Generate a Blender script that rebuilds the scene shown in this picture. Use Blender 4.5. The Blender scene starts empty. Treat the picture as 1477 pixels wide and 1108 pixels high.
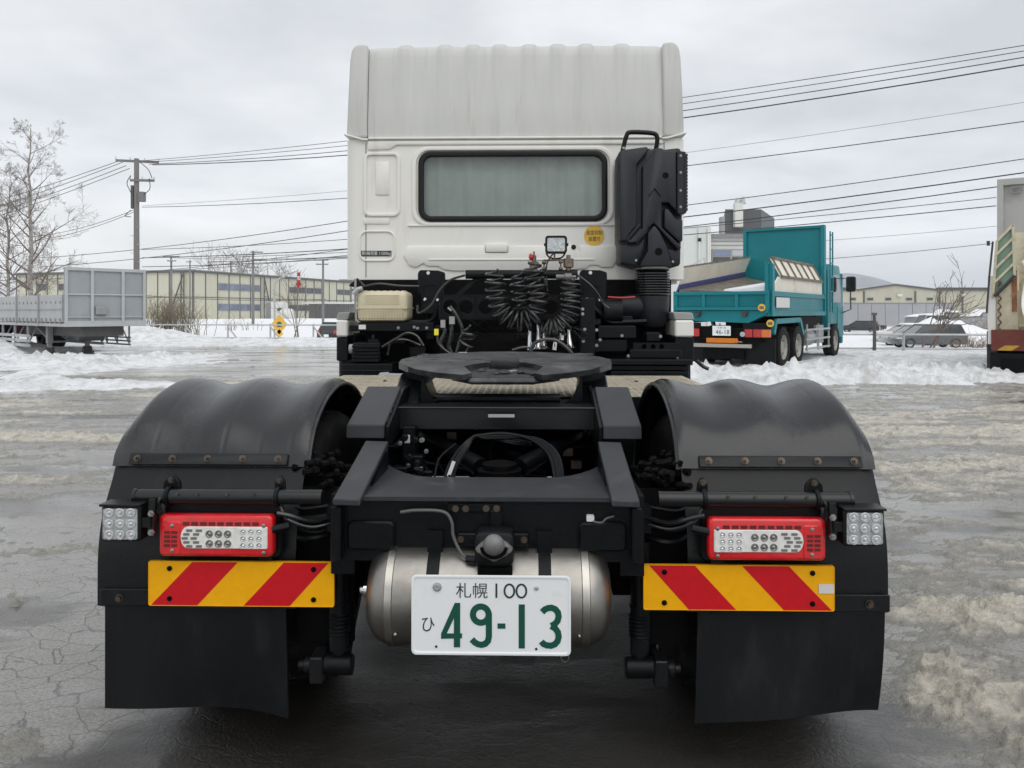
import bpy, bmesh, math, random
import numpy as np
from mathutils import Vector, Matrix

scene = bpy.context.scene
R = math.radians
EYE = 1.40          # camera height, metres
FOC = 1109.0        # focal length in photo pixels (27 mm equivalent)

# ------------------------------------------------------------------ camera
cam_d = bpy.data.cameras.new("camera")
cam_d.sensor_fit = 'HORIZONTAL'
cam_d.sensor_width = 36.0
cam_d.lens = 36.0 * FOC / 1477.0
cam_d.shift_y = -104.0 / 1477.0
cam_d.clip_start = 0.05
cam_d.clip_end = 20000.0
cam = bpy.data.objects.new("camera", cam_d)
cam.location = (0, 0, EYE)
cam.rotation_euler = (R(90), 0, 0)
scene.collection.objects.link(cam)
scene.camera = cam

# ------------------------------------------------------------------ sky, sun
SUN_EL, SUN_AZ = R(52), R(158)
world = bpy.data.worlds.new("World")
scene.world = world
world.use_nodes = True
nt = world.node_tree
nt.nodes.clear()
def wn(t, **k):
    n = nt.nodes.new(t)
    for a, b in k.items(): setattr(n, a, b)
    return n
def wl(a, b): nt.links.new(a, b)
out = wn('ShaderNodeOutputWorld')
bg = wn('ShaderNodeBackground'); bg.inputs['Strength'].default_value = 0.1
wl(bg.outputs[0], out.inputs[0])
sky = wn('ShaderNodeTexSky', sky_type='NISHITA', sun_disc=False, sun_elevation=SUN_EL, sun_rotation=SUN_AZ)
tc = wn('ShaderNodeTexCoord')
sep = wn('ShaderNodeSeparateXYZ'); wl(tc.outputs['Generated'], sep.inputs[0])
def wm(op, a, b=None, c=None):
    n = wn('ShaderNodeMath', operation=op)
    for i, v in enumerate((a, b, c)):
        if v is None: continue
        if isinstance(v, (int, float)): n.inputs[i].default_value = v
        else: wl(v, n.inputs[i])
    return n.outputs[0]
zc = wm('MAXIMUM', sep.outputs[2], 0.0)
den = wm('ADD', zc, 0.16)
cu = wm('DIVIDE', sep.outputs[0], den)
cv = wm('DIVIDE', sep.outputs[1], den)
comb = wn('ShaderNodeCombineXYZ'); wl(cu, comb.inputs[0]); wl(cv, comb.inputs[1]); comb.inputs[2].default_value = 3.7
def wnoise(scale, detail, rough, off):
    mp = wn('ShaderNodeMapping'); mp.inputs['Location'].default_value = off
    wl(comb.outputs[0], mp.inputs[0])
    n = wn('ShaderNodeTexNoise'); n.inputs['Scale'].default_value = scale
    n.inputs['Detail'].default_value = detail; n.inputs['Roughness'].default_value = rough
    n.inputs['Distortion'].default_value = 0.25
    wl(mp.outputs[0], n.inputs['Vector']); return n.outputs[0]
n1 = wnoise(0.62, 7, 0.52, (1.3, 0.4, 0))
n2 = wnoise(2.1, 6, 0.55, (4.2, 1.1, 0))
cl = wm('ADD', wm('MULTIPLY', n1, 0.72), wm('MULTIPLY', n2, 0.28))
ramp = wn('ShaderNodeValToRGB')
e = ramp.color_ramp.elements
e[0].position, e[0].color = 0.37, (4.9, 5.05, 5.25, 1)
e[1].position, e[1].color = 0.63, (8.0, 8.1, 8.2, 1)
wl(cl, ramp.inputs[0])
# a brighter, slightly warm strip low over the horizon, and a bluer one to the right (north) side
def wmix(f, a, b):
    n = wn('ShaderNodeMix', data_type='RGBA')
    for s, v in ((n.inputs[0], f), (n.inputs[6], a), (n.inputs[7], b)):
        if isinstance(v, (int, float)): s.default_value = v
        elif isinstance(v, tuple): s.default_value = v
        else: wl(v, s)
    return n.outputs[2]
low = wm('MULTIPLY', wm('SUBTRACT', 1.0, wm('SMOOTH_MIN', wm('MULTIPLY', zc, 6.5), 1.0, 0.2)), 1.0)
side = wm('ADD', wm('MULTIPLY', sep.outputs[0], -0.75), 0.35)
side_c = wm('MINIMUM', wm('MAXIMUM', side, 0.0), 1.0)
warm = wm('MULTIPLY', low, side_c)
c1 = wmix(wm('MINIMUM', wm('MULTIPLY', warm, 1.0), 0.9), ramp.outputs[0], (9.0, 8.7, 7.9, 1))
rs = wm('MINIMUM', wm('MAXIMUM', wm('SUBTRACT', wm('MULTIPLY', sep.outputs[0], 2.4), 0.55), 0.0), 1.0)
c2 = wmix(wm('MULTIPLY', wm('MULTIPLY', low, rs), 0.75), c1, (4.9, 5.05, 5.45, 1))
c3 = wmix(0.93, sky.outputs[0], c2)
wl(c3, bg.inputs['Color'])

sun_d = bpy.data.lights.new("sun", 'SUN')
sun_d.energy = 0.75
sun_d.angle = R(60)
sun_d.color = (1.0, 0.97, 0.92)
sun = bpy.data.objects.new("sun", sun_d)
d = Vector((math.sin(SUN_AZ) * math.cos(SUN_EL), math.cos(SUN_AZ) * math.cos(SUN_EL), math.sin(SUN_EL)))
sun.rotation_euler = (-d).to_track_quat('-Z', 'Y').to_euler()
sun.location = (0, 0, 30)
scene.collection.objects.link(sun)

scene.view_settings.view_transform = 'Standard'
scene.view_settings.look = 'None'
scene.view_settings.exposure = 0.43
scene.view_settings.gamma = 1.0
scene.view_settings.use_curve_mapping = False
scene.cycles.max_bounces = 8
scene.cycles.volume_bounces = 1
scene.cycles.transparent_max_bounces = 16
rng = random.Random(7)

# ------------------------------------------------------------------ materials
def pbr(name, col, rough=0.5, metal=0.0, var=0.0, vscale=6.0, bump=0.0, bscale=60.0, dirt=None, coat=0.0,
        stretch=(1, 1, 1), rvar=0.0, spec=0.5, emit=0.0):
    """Principled paint with procedural tone variation, fine relief and an optional dirt layer
    dirt = (colour, amount 0..1, noise scale)"""
    m = bpy.data.materials.new(name); m.use_nodes = True
    t = m.node_tree; N = t.nodes; b = N['Principled BSDF']
    b.inputs['Roughness'].default_value = rough
    b.inputs['Metallic'].default_value = metal
    b.inputs['Coat Weight'].default_value = coat
    b.inputs['Coat Roughness'].default_value = 0.08
    b.inputs['Specular IOR Level'].default_value = spec
    c = (*col, 1)
    b.inputs['Base Color'].default_value = c
    if emit: b.inputs['Emission Color'].default_value = c; b.inputs['Emission Strength'].default_value = emit
    if not (var or bump or dirt or rvar): return m
    tcn = N.new('ShaderNodeTexCoord'); mp = N.new('ShaderNodeMapping')
    mp.inputs['Scale'].default_value = stretch
    t.links.new(tcn.outputs['Object'], mp.inputs[0])
    def noise(s, det=6, ro=.6):
        n = N.new('ShaderNodeTexNoise'); n.inputs['Scale'].default_value = s
        n.inputs['Detail'].default_value = det; n.inputs['Roughness'].default_value = ro
        t.links.new(mp.outputs[0], n.inputs['Vector']); return n.outputs[0]
    def rng_(src, a, b_, lo, hi):
        n = N.new('ShaderNodeMapRange'); n.inputs[1].default_value = a; n.inputs[2].default_value = b_
        n.inputs[3].default_value = lo; n.inputs[4].default_value = hi
        t.links.new(src, n.inputs[0]); return n.outputs[0]
    def mix(f, a, b_):
        n = N.new('ShaderNodeMix'); n.data_type = 'RGBA'
        for s, v in ((n.inputs[0], f), (n.inputs[6], a), (n.inputs[7], b_)):
            if isinstance(v, (int, float)): s.default_value = v
            elif isinstance(v, tuple): s.default_value = v
            else: t.links.new(v, s)
        return n.outputs[2]
    colout = c
    if var:
        lo = tuple(max(0, x * (1 - var)) for x in col) + (1,); hi = tuple(min(1, x * (1 + var)) for x in col) + (1,)
        colout = mix(rng_(noise(vscale), .3, .7, 0, 1), lo, hi)
    if dirt:
        dc, da, ds = dirt
        f = rng_(noise(ds, 9, .68), .62 - .3 * da, .78 - .2 * da, 0, min(1, .35 + .6 * da))
        colout = mix(f, colout, (*dc, 1))
        t.links.new(rng_(f, 0, 1, rough, min(1, rough + .3)), b.inputs['Roughness'])
    elif rvar:
        t.links.new(rng_(noise(vscale * 1.7), .3, .7, max(.02, rough - rvar), rough + rvar), b.inputs['Roughness'])
    if not isinstance(colout, tuple): t.links.new(colout, b.inputs['Base Color'])
    if bump:
        bn = N.new('ShaderNodeBump'); bn.inputs['Strength'].default_value = 1.0
        bn.inputs['Distance'].default_value = bump
        t.links.new(noise(bscale, 8, .65), bn.inputs['Height']); t.links.new(bn.outputs[0], b.inputs['Normal'])
    return m

def glass(name, tint=(.85, .9, .88), rough=.02):
    m = bpy.data.materials.new(name); m.use_nodes = True
    t = m.node_tree; N = t.nodes; N.clear()
    o = N.new('ShaderNodeOutputMaterial'); mx = N.new('ShaderNodeMixShader')
    tr = N.new('ShaderNodeBsdfTransparent'); tr.inputs[0].default_value = (*tint, 1)
    gl = N.new('ShaderNodeBsdfGlossy'); gl.inputs['Roughness'].default_value = rough
    fr = N.new('ShaderNodeFresnel'); fr.inputs[0].default_value = 1.55
    t.links.new(fr.outputs[0], mx.inputs[0]); t.links.new(tr.outputs[0], mx.inputs[1]); t.links.new(gl.outputs[0], mx.inputs[2])
    t.links.new(mx.outputs[0], o.inputs[0]); return m

MUD = (.20, .18, .15)
K = {}
K['white'] = pbr('cab_white_paint', (.83, .82, .78), .33, var=.03, vscale=2, coat=.3, stretch=(2.6, 1, .55), dirt=((.56, .535, .47), .24, 2.0))
K['fairing'] = pbr('fairing_grey_white', (.60, .605, .58), .42, var=.03, vscale=3, stretch=(6, 1, .6), dirt=((.40, .40, .37), .2, 2.5))
K['black'] = pbr('chassis_black', (.0034, .0044, .006), .36, spec=.2, var=.3, vscale=9, bump=.0012, bscale=90, dirt=((.03, .03, .03), .12, 7))
K['blackgloss'] = pbr('black_gloss_paint', (.008, .009, .0105), .28, var=.2, vscale=6, dirt=((.035, .035, .034), .08, 9))
K['deep'] = pbr('deep_black', (.003, .003, .0034), .6, spec=.12, var=.3, vscale=7, bump=.002, bscale=40)
K['fender'] = pbr('fender_plastic', (.0095, .011, .0135), .25, spec=.6, var=.22, vscale=3, bump=.0006, bscale=160, dirt=((.055, .054, .052), .26, 4), rvar=.1)
K['panel'] = pbr('mudguard_panel_black', (.0052, .0062, .0078), .38, spec=.32, var=.25, vscale=4, bump=.0009, bscale=70, dirt=((.032, .032, .031), .30, 5))
K['flap'] = pbr('rubber_flap', (.0062, .0072, .0085), .50, spec=.28, var=.3, vscale=6, bump=.001, bscale=70, stretch=(1.6, 1, .5), dirt=((.027, .028, .028), .34, 5))
K['tyre'] = pbr('tyre_rubber', (.008, .008, .0085), .68, spec=.2, var=.2, vscale=8, bump=.002, bscale=50, dirt=((.07, .068, .062), .3, 7))
K['ramp'] = pbr('ramp_grey_black', (.034, .037, .042), .42, spec=.35, var=.15, vscale=8, dirt=((.12, .12, .12), .18, 11))
K['steel'] = pbr('bolt_steel', (.36, .36, .36), .3, 1.0, var=.2, vscale=30)
K['darksteel'] = pbr('dark_steel', (.13, .105, .085), .4, .9, var=.3, vscale=30)
K['chrome'] = pbr('chrome', (.62, .62, .62), .12, 1.0)
K['alu'] = pbr('tank_aluminium', (.34, .325, .30), .38, 1.0, var=.22, vscale=5, stretch=(1, 1, 1), dirt=((.22, .19, .15), .34, 6), bump=.0006, bscale=50)
K['aluband'] = pbr('tank_weld_band', (.46, .44, .40), .32, 1.0, var=.15, vscale=20)
K['plate'] = pbr('plate_white', (.90, .92, .93), .40, spec=.3, var=.02, vscale=3, dirt=((.66, .65, .61), .16, 14))
K['green'] = pbr('plate_green', (.004, .085, .055), .45)
K['ink'] = pbr('plate_ink', (.02, .045, .04), .5)
K['red'] = pbr('reflector_red', (.62, .010, .018), .34, spec=.3, var=.06, vscale=40)
K['yellow'] = pbr('reflector_yellow', (.98, .46, .004), .34, spec=.3, var=.05, vscale=40)
K['lampred'] = pbr('lamp_red', (.74, .012, .018), .12, coat=.6, var=.12, vscale=30)
K['lampdark'] = pbr('lamp_dark_red', (.13, .004, .006), .2, coat=.5)
K['lampclear'] = pbr('lamp_clear', (.84, .83, .80), .2, .0, coat=.7, var=.12, vscale=50)
K['led'] = pbr('led_cell', (.22, .22, .21), .15, .5, coat=1)
K['ledbright'] = pbr('led_reflector', (.72, .74, .76), .12, .9, coat=1, var=.25, vscale=90)
K['grease'] = pbr('greasy_plate', (.035, .038, .042), .40, var=.35, vscale=9, bump=.008, bscale=14, dirt=((.15, .155, .155), .42, 9))
K['greasedark'] = pbr('grease_dark', (.014, .015, .016), .35, var=.3, vscale=14, bump=.005, bscale=22)
K['deck'] = pbr('deck_plate', (.47, .43, .35), .5, .15, var=.16, vscale=9, bump=.003, bscale=38, dirt=((.24, .21, .16), .35, 8))
K['cream'] = pbr('tank_cream', (.62, .56, .40), .42, var=.1, vscale=8, dirt=((.40, .33, .22), .22, 9))
K['hose'] = pbr('hose_black', (.016, .017, .019), .24, coat=.3)
K['airbox'] = pbr('airbox_plastic', (.013, .0155, .021), .42, spec=.42, var=.12, vscale=6, bump=.0005, bscale=140)
K['gasket'] = pbr('window_gasket', (.006, .0065, .007), .38, spec=.3)
K['pane'] = glass('rear_window_glass', (.90, .93, .915))
K['curtain'] = pbr('curtain_cloth', (.86, .885, .86), .8, var=.1, vscale=4)
K['lens'] = pbr('lamp_lens', (.46, .49, .50), .14, .55, coat=1, var=.4, vscale=60)
K['stickery'] = pbr('sticker_yellow', (.82, .50, .06), .45)
K['stickerw'] = pbr('sticker_white', (.72, .72, .70), .5)
K['tagyellow'] = pbr('tag_yellow', (.85, .78, .05), .5)
K['valvered'] = pbr('valve_red', (.55, .03, .03), .35, var=.15, vscale=40)
K['brass'] = pbr('valve_bronze', (.20, .17, .13), .4, .8, var=.3, vscale=40)
K['greypl'] = pbr('grey_plastic', (.32, .33, .33), .5, var=.06, vscale=6)
K['cablegrey'] = pbr('cable_grey', (.10, .10, .10), .5)
K['cast'] = pbr('cast_grey', (.20, .20, .195), .5, .4, var=.15, vscale=20)

# ------------------------------------------------------------------ mesh helper
def rot_to(axis):
    return Vector((0, 0, 1)).rotation_difference(Vector(axis).normalized()).to_matrix()

# builders that make several alike pieces at once: each piece becomes an object under this name
APART = {'bolts': 'bolt', 'nuts': 'nut', 'socket_screws': 'socket_screw', 'clamp_bolts': 'clamp_bolt', 'band_rivets': 'band_rivet', 'stud_nuts': 'stud_nut',
         'shelf_bolts': 'shelf_bolt', 'lamp_bolts': 'lamp_bolt', 'deck_bolts': 'deck_bolt', 'bracket_bolts': 'bracket_bolt', 'tube_brackets': 'tube_bracket',
         'lamp_cables': 'lamp_cable', 'lamp_carriers': 'lamp_carrier', 'rack_braces': 'rack_brace', 'brake_hoses': 'brake_hose', 'cable_plugs': 'cable_plug',
         'bright_plates': 'bright_plate', 'junction_fittings': 'junction_fitting', 'side_lugs': 'side_lug', 'side_tanks': 'side_tank', 'valve_blocks': 'valve_block',
         'step_beams': 'step_beam', 'wheels': 'wheel', 'hinges': 'hinge', 'bright_scraps': 'bright_scrap', 'landing_foots': 'leg_foot', 'insulators': 'insulator',
         'jumper_cables': 'jumper_cable', 'leg_braces': 'leg_brace', 'pillars': 'pillar', 'symbols': 'symbol', 'door_windows': 'door_window', 'valve_fittings': 'valve_fitting', 'mount_brackets': 'mount_bracket', 'shelf_rails': 'shelf_rail'}
class Mesh:
    def __init__(s): s.bm = bmesh.new()
    def face(s, vs):
        try: return s.bm.faces.new(vs)
        except ValueError: return None
    def v(s, p): return s.bm.verts.new(p)
    def box(s, x0, x1, y0, y1, z0, z1):
        P = [(x0, y0, z0), (x1, y0, z0), (x1, y1, z0), (x0, y1, z0), (x0, y0, z1), (x1, y0, z1), (x1, y1, z1), (x0, y1, z1)]
        return s.hexa(P)
    def hexa(s, P):
        V = [s.v(p) for p in P]
        for f in ((0, 3, 2, 1), (4, 5, 6, 7), (0, 1, 5, 4), (1, 2, 6, 5), (2, 3, 7, 6), (3, 0, 4, 7)): s.face([V[i] for i in f])
        return s
    def obox(s, c, size, m):
        c = Vector(c); hx, hy, hz = (a / 2 for a in size); m = m.to_3x3() if hasattr(m, 'to_3x3') else m
        return s.hexa([c + m @ Vector(p) for p in ((-hx, -hy, -hz), (hx, -hy, -hz), (hx, hy, -hz), (-hx, hy, -hz), (-hx, -hy, hz), (hx, -hy, hz), (hx, hy, hz), (-hx, hy, hz))])
    def bar(s, p0, p1, w, h=None, up=(0, 0, 1)):
        p0, p1 = Vector(p0), Vector(p1); h = h or w
        z = (p1 - p0).normalized(); x = z.cross(Vector(up))
        if x.length < 1e-4: x = z.cross(Vector((1, 0, 0)))
        x.normalize(); y = x.cross(z)
        m = Matrix((x, y, z)).transposed()
        return s.obox((p0 + p1) / 2, (w, h, (p1 - p0).length), m)
    def prism(s, poly, a, b, ax='y'):
        f = {'y': lambda u, w, t: (u, t, w), 'x': lambda u, w, t: (t, u, w), 'z': lambda u, w, t: (u, w, t)}[ax]
        A = [s.v(f(u, w, a)) for u, w in poly]; B = [s.v(f(u, w, b)) for u, w in poly]
        s.face(A); s.face(B[::-1]); n = len(poly)
        for i in range(n): s.face([A[i], B[i], B[(i + 1) % n], A[(i + 1) % n]])
        return s
    def ring(s, outer, inner, a, b, ax='y'):
        """prism with a hole; outer and inner have equal counts"""
        f = {'y': lambda u, w, t: (u, t, w), 'x': lambda u, w, t: (t, u, w), 'z': lambda u, w, t: (u, w, t)}[ax]
        n = len(outer)
        OA = [s.v(f(*p, a)) for p in outer]; OB = [s.v(f(*p, b)) for p in outer]
        IA = [s.v(f(*p, a)) for p in inner]; IB = [s.v(f(*p, b)) for p in inner]
        for i in range(n):
            j = (i + 1) % n
            s.face([OA[i], OA[j], IA[j], IA[i]]); s.face([OB[i], IB[i], IB[j], OB[j]])
            s.face([OA[i], OB[i], OB[j], OA[j]]); s.face([IA[i], IA[j], IB[j], IB[i]])
        return s
    def tube(s, pts, r, n=8, closed=False, cap=True):
        P = [Vector(p) for p in pts]; m = len(P)
        T = []
        for i in range(m):
            a = P[(i - 1) % m] if (closed or i > 0) else P[i]; b = P[(i + 1) % m] if (closed or i < m - 1) else P[i]
            t = b - a; T.append(t.normalized() if t.length > 1e-9 else Vector((0, 0, 1)))
        up = Vector((0, 0, 1)) if abs(T[0].z) < .9 else Vector((1, 0, 0))
        X = T[0].cross(up).normalized(); rings = []
        for i in range(m):
            if i: X = (X - T[i] * X.dot(T[i])); X = X.normalized() if X.length > 1e-6 else T[i].orthogonal().normalized()
            Y = T[i].cross(X); ri = r[i] if isinstance(r, (list, tuple)) else r
            rings.append([s.v(P[i] + (X * math.cos(2 * math.pi * k / n) + Y * math.sin(2 * math.pi * k / n)) * ri) for k in range(n)])
        for i in range(m if closed else m - 1):
            A, B = rings[i], rings[(i + 1) % m]
            for k in range(n): s.face([A[k], A[(k + 1) % n], B[(k + 1) % n], B[k]])
        if cap and not closed: s.face(rings[0][::-1]); s.face(rings[-1])
        return s
    def cyl(s, p0, p1, r, n=16, r1=None):
        return s.lathe(p0, Vector(p1) - Vector(p0), [(0, r), ((Vector(p1) - Vector(p0)).length, r if r1 is None else r1)], n)
    def lathe(s, o, axis, prof, n=24, cap=True):
        """prof: list of (distance along axis, radius)"""
        o = Vector(o); m = rot_to(axis); rings = []
        for t, r in prof:
            rings.append([s.v(o + m @ Vector((r * math.cos(2 * math.pi * k / n), r * math.sin(2 * math.pi * k / n), t))) for k in range(n)])
        for A, B in zip(rings, rings[1:]):
            for k in range(n): s.face([A[k], A[(k + 1) % n], B[(k + 1) % n], B[k]])
        if cap: s.face(rings[0][::-1]); s.face(rings[-1])
        return s
    def ball(s, c, r, n=10, m=6, sc=(1, 1, 1)):
        c = Vector(c); rows = []
        for i in range(1, m):
            a = math.pi * i / m
            rows.append([s.v(c + Vector((sc[0] * r * math.sin(a) * math.cos(2 * math.pi * k / n), sc[1] * r * math.sin(a) * math.sin(2 * math.pi * k / n), sc[2] * r * math.cos(a)))) for k in range(n)])
        t = s.v(c + Vector((0, 0, r * sc[2]))); b = s.v(c - Vector((0, 0, r * sc[2])))
        for k in range(n): s.face([t, rows[0][k], rows[0][(k + 1) % n]]); s.face([b, rows[-1][(k + 1) % n], rows[-1][k]])
        for A, B in zip(rows, rows[1:]):
            for k in range(n): s.face([A[k], B[k], B[(k + 1) % n], A[(k + 1) % n]])
        return s
    def sheet(s, G, thick=0.0):
        V = [[s.v(p) for p in row] for row in G]; F = []
        for i in range(len(V) - 1):
            for j in range(len(V[0]) - 1): F.append(s.face([V[i][j], V[i][j + 1], V[i + 1][j + 1], V[i + 1][j]]))
        if thick:
            F = [f for f in F if f]
            bmesh.ops.recalc_face_normals(s.bm, faces=F)
            bmesh.ops.solidify(s.bm, geom=F, thickness=thick)
        return s
    def mesh(s, name, mat, bevel=0, seg=1, smooth=35):
        bmesh.ops.recalc_face_normals(s.bm, faces=s.bm.faces[:])
        if bevel:
            E = [e for e in s.bm.edges if len(e.link_faces) == 2 and e.calc_face_angle(0) > R(28)]
            bmesh.ops.bevel(s.bm, geom=E, offset=bevel, segments=seg, affect='EDGES', profile=.5, clamp_overlap=True)
        me = bpy.data.meshes.new(name); s.bm.to_mesh(me); s.bm.free()
        if smooth:
            me.polygons.foreach_set('use_smooth', [True] * len(me.polygons)); me.set_sharp_from_angle(angle=R(smooth))
        me.materials.append(mat); return me
    def islands(s):
        """one Mesh per connected piece"""
        s.bm.verts.index_update(); seen = set(); out = []
        for v0 in s.bm.verts:
            if v0 in seen: continue
            st = [v0]; seen.add(v0); comp = []
            while st:
                v = st.pop(); comp.append(v)
                for e in v.link_edges:
                    w = e.other_vert(v)
                    if w not in seen: seen.add(w); st.append(w)
            n = Mesh(); mp = {v: n.v(v.co) for v in comp}
            for f in {f for v in comp for f in v.link_faces}: n.face([mp[v] for v in f.verts])
            out.append(n)
        s.bm.free(); return out
    def build(s, name, mat, parent=None, bevel=0, seg=1, smooth=35, loc=None, **kw):
        if name in APART:
            L = [n.build(APART[name], mat, parent, bevel, seg, smooth, loc, **kw) for n in s.islands()]
            return L[0]
        me = s.mesh(name, mat, bevel, seg, smooth)
        o = bpy.data.objects.new(name, me); scene.collection.objects.link(o)
        if loc is not None:
            me.transform(Matrix.Translation(-Vector(loc))); o.location = loc
        if parent: o.parent = parent
        return tag(o, **kw)

def tag(o, label=None, cat=None, group=None, kind=None):
    if label: o['label'] = label
    if cat: o['category'] = cat
    if group: o['group'] = group
    if kind: o['kind'] = kind
    return o
def thing(name, label, cat, loc=(0, 0, 0), rz=0.0, group=None):
    o = bpy.data.objects.new(name, None); o.empty_display_size = .2
    o.location = loc; o.rotation_euler = (0, 0, rz); scene.collection.objects.link(o)
    return tag(o, label, cat, group)
KIDS = lambda o: [c for c in scene.objects if c.parent == o]
def copy_tree(o, parent=None):
    c = o.copy(); scene.collection.objects.link(c); c.parent = parent
    for ch in KIDS(o): copy_tree(ch, c)
    return c
def at(px, py, D):
    """the point D metres ahead that is seen in the direction of photo pixel (px, py)"""
    return Vector(((px - 738.5) / FOC * D, D, EYE - (py - 450) / FOC * D))
def rrect(x0, x1, z0, z1, r, n=5):
    P = []
    for cx, cz, a in ((x1 - r, z1 - r, 0), (x0 + r, z1 - r, 90), (x0 + r, z0 + r, 180), (x1 - r, z0 + r, 270)):
        for k in range(n + 1):
            t = R(a + 90 * k / n); P.append((cx + r * math.cos(t), cz + r * math.sin(t)))
    return P
def disc(cx, cz, r, n=16): return [(cx + r * math.cos(2 * math.pi * k / n), cz + r * math.sin(2 * math.pi * k / n)) for k in range(n)]
def smooth_path(P, n=6):
    """Catmull-Rom through the points"""
    P = [Vector(p) for p in P]; Q = [P[0] * 2 - P[1]] + P + [P[-1] * 2 - P[-2]]; O = []
    for i in range(1, len(Q) - 2):
        a, b, c, d_ = Q[i - 1], Q[i], Q[i + 1], Q[i + 2]
        for k in range(n):
            t = k / n
            O.append(.5 * ((2 * b) + (c - a) * t + (2 * a - 5 * b + 4 * c - d_) * t * t + (3 * b - a - 3 * c + d_) * t ** 3))
    O.append(P[-1]); return O
def lettering(text, name, mat, parent, box_, y, thick=.0012, mode='y'):
    """flat print: text fitted into box_ = (x0, x1, z0, z1) in the plane at depth y, facing -y"""
    cu_ = bpy.data.curves.new(name, 'FONT'); cu_.body = text; cu_.size = 1; cu_.resolution_u = 3
    ob = bpy.data.objects.new(name + '_curve', cu_); scene.collection.objects.link(ob)
    dg = bpy.context.evaluated_depsgraph_get(); me = bpy.data.meshes.new_from_object(ob.evaluated_get(dg))
    bpy.data.objects.remove(ob); bpy.data.curves.remove(cu_)
    V = [v.co.copy() for v in me.vertices]
    if not V: return None
    ax, bx = min(v.x for v in V), max(v.x for v in V); ay, by = min(v.y for v in V), max(v.y for v in V)
    x0, x1, z0, z1 = box_
    for v in me.vertices:
        v.co = (x0 + (v.co.x - ax) / (bx - ax) * (x1 - x0), y, z0 + (v.co.y - ay) / (by - ay) * (z1 - z0))
    me.materials.clear(); me.materials.append(mat); me.name = name
    o = bpy.data.objects.new(name, me); scene.collection.objects.link(o); o.parent = parent
    return o
def stroke_poly(bmh, pts, w, y, thick=.001, closed=False):
    """one pen stroke of width w in the x-z plane, as a ribbon"""
    P = [Vector((p[0], p[1])) for p in pts]; m = len(P); L, Rr = [], []
    for i in range(m):
        a = P[i - 1] if i else P[i]; b = P[i + 1] if i < m - 1 else P[i]
        if closed: a, b = P[i - 1], P[(i + 1) % m]
        t1 = (P[i] - a); t2 = (b - P[i]); t = (b - a).normalized()
        nrm = Vector((-t.y, t.x)); k = 1.0
        if t1.length > 1e-9 and t2.length > 1e-9:
            c = max(.4, abs(t1.normalized().dot(t))); k = 1 / c
        L.append(P[i] + nrm * w / 2 * k); Rr.append(P[i] - nrm * w / 2 * k)
    VL = [bmh.v((p.x, y, p.y)) for p in L]; VR = [bmh.v((p.x, y, p.y)) for p in Rr]
    for i in range(m if closed else m - 1):
        j = (i + 1) % m; bmh.face([VL[i], VL[j], VR[j], VR[i]])
def arc(cx, cz, rx, rz, a0, a1, n=14): return [(cx + rx * math.cos(R(a0 + (a1 - a0) * k / n)), cz + rz * math.sin(R(a0 + (a1 - a0) * k / n))) for k in range(n + 1)]

# numpy gradient noise
def _h(ix, iy, seed):
    n = (ix.astype(np.int64) * 374761393 + iy.astype(np.int64) * 668265263 + seed * 1442695041) & 0xffffffff
    n = ((n ^ (n >> 13)) * 1274126177) & 0xffffffff
    return ((n ^ (n >> 16)) & 0xffff) / 65535.0
def vn(x, y, seed=0):
    ix, iy = np.floor(x), np.floor(y); fx, fy = x - ix, y - iy
    ux, uy = fx * fx * fx * (fx * (fx * 6 - 15) + 10), fy * fy * fy * (fy * (fy * 6 - 15) + 10)
    g = []
    for dx in (0, 1):
        for dy in (0, 1):
            a = _h(ix + dx, iy + dy, seed) * 2 * np.pi
            g.append(np.cos(a) * (fx - dx) + np.sin(a) * (fy - dy))
    return (g[0] * (1 - uy) + g[1] * uy) * (1 - ux) + (g[2] * (1 - uy) + g[3] * uy) * ux
def fbm(x, y, oct=5, seed=0, gain=.5):
    o = 0 * x; a = 1.0
    for i in range(oct):
        o = o + a * vn(x, y, seed + i * 17); x, y, a = x * 2.03 + 5.1, y * 2.03 + 1.7, a * gain
    return o
def sstep(a, b, x):
    t = np.clip((x - a) / (b - a), 0, 1); return t * t * (3 - 2 * t)
# ================================================================== ground, snow, slush
def terrain(X, Y):
    """the lot is level; beyond the pipe guard fence on the right the land drops to a lower car park"""
    d = sstep(26.5, 40, Y) * sstep(2.0, 9.0, X - 0.10 * (Y - 27))
    return -1.25 * d + dip(X, Y)

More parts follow.
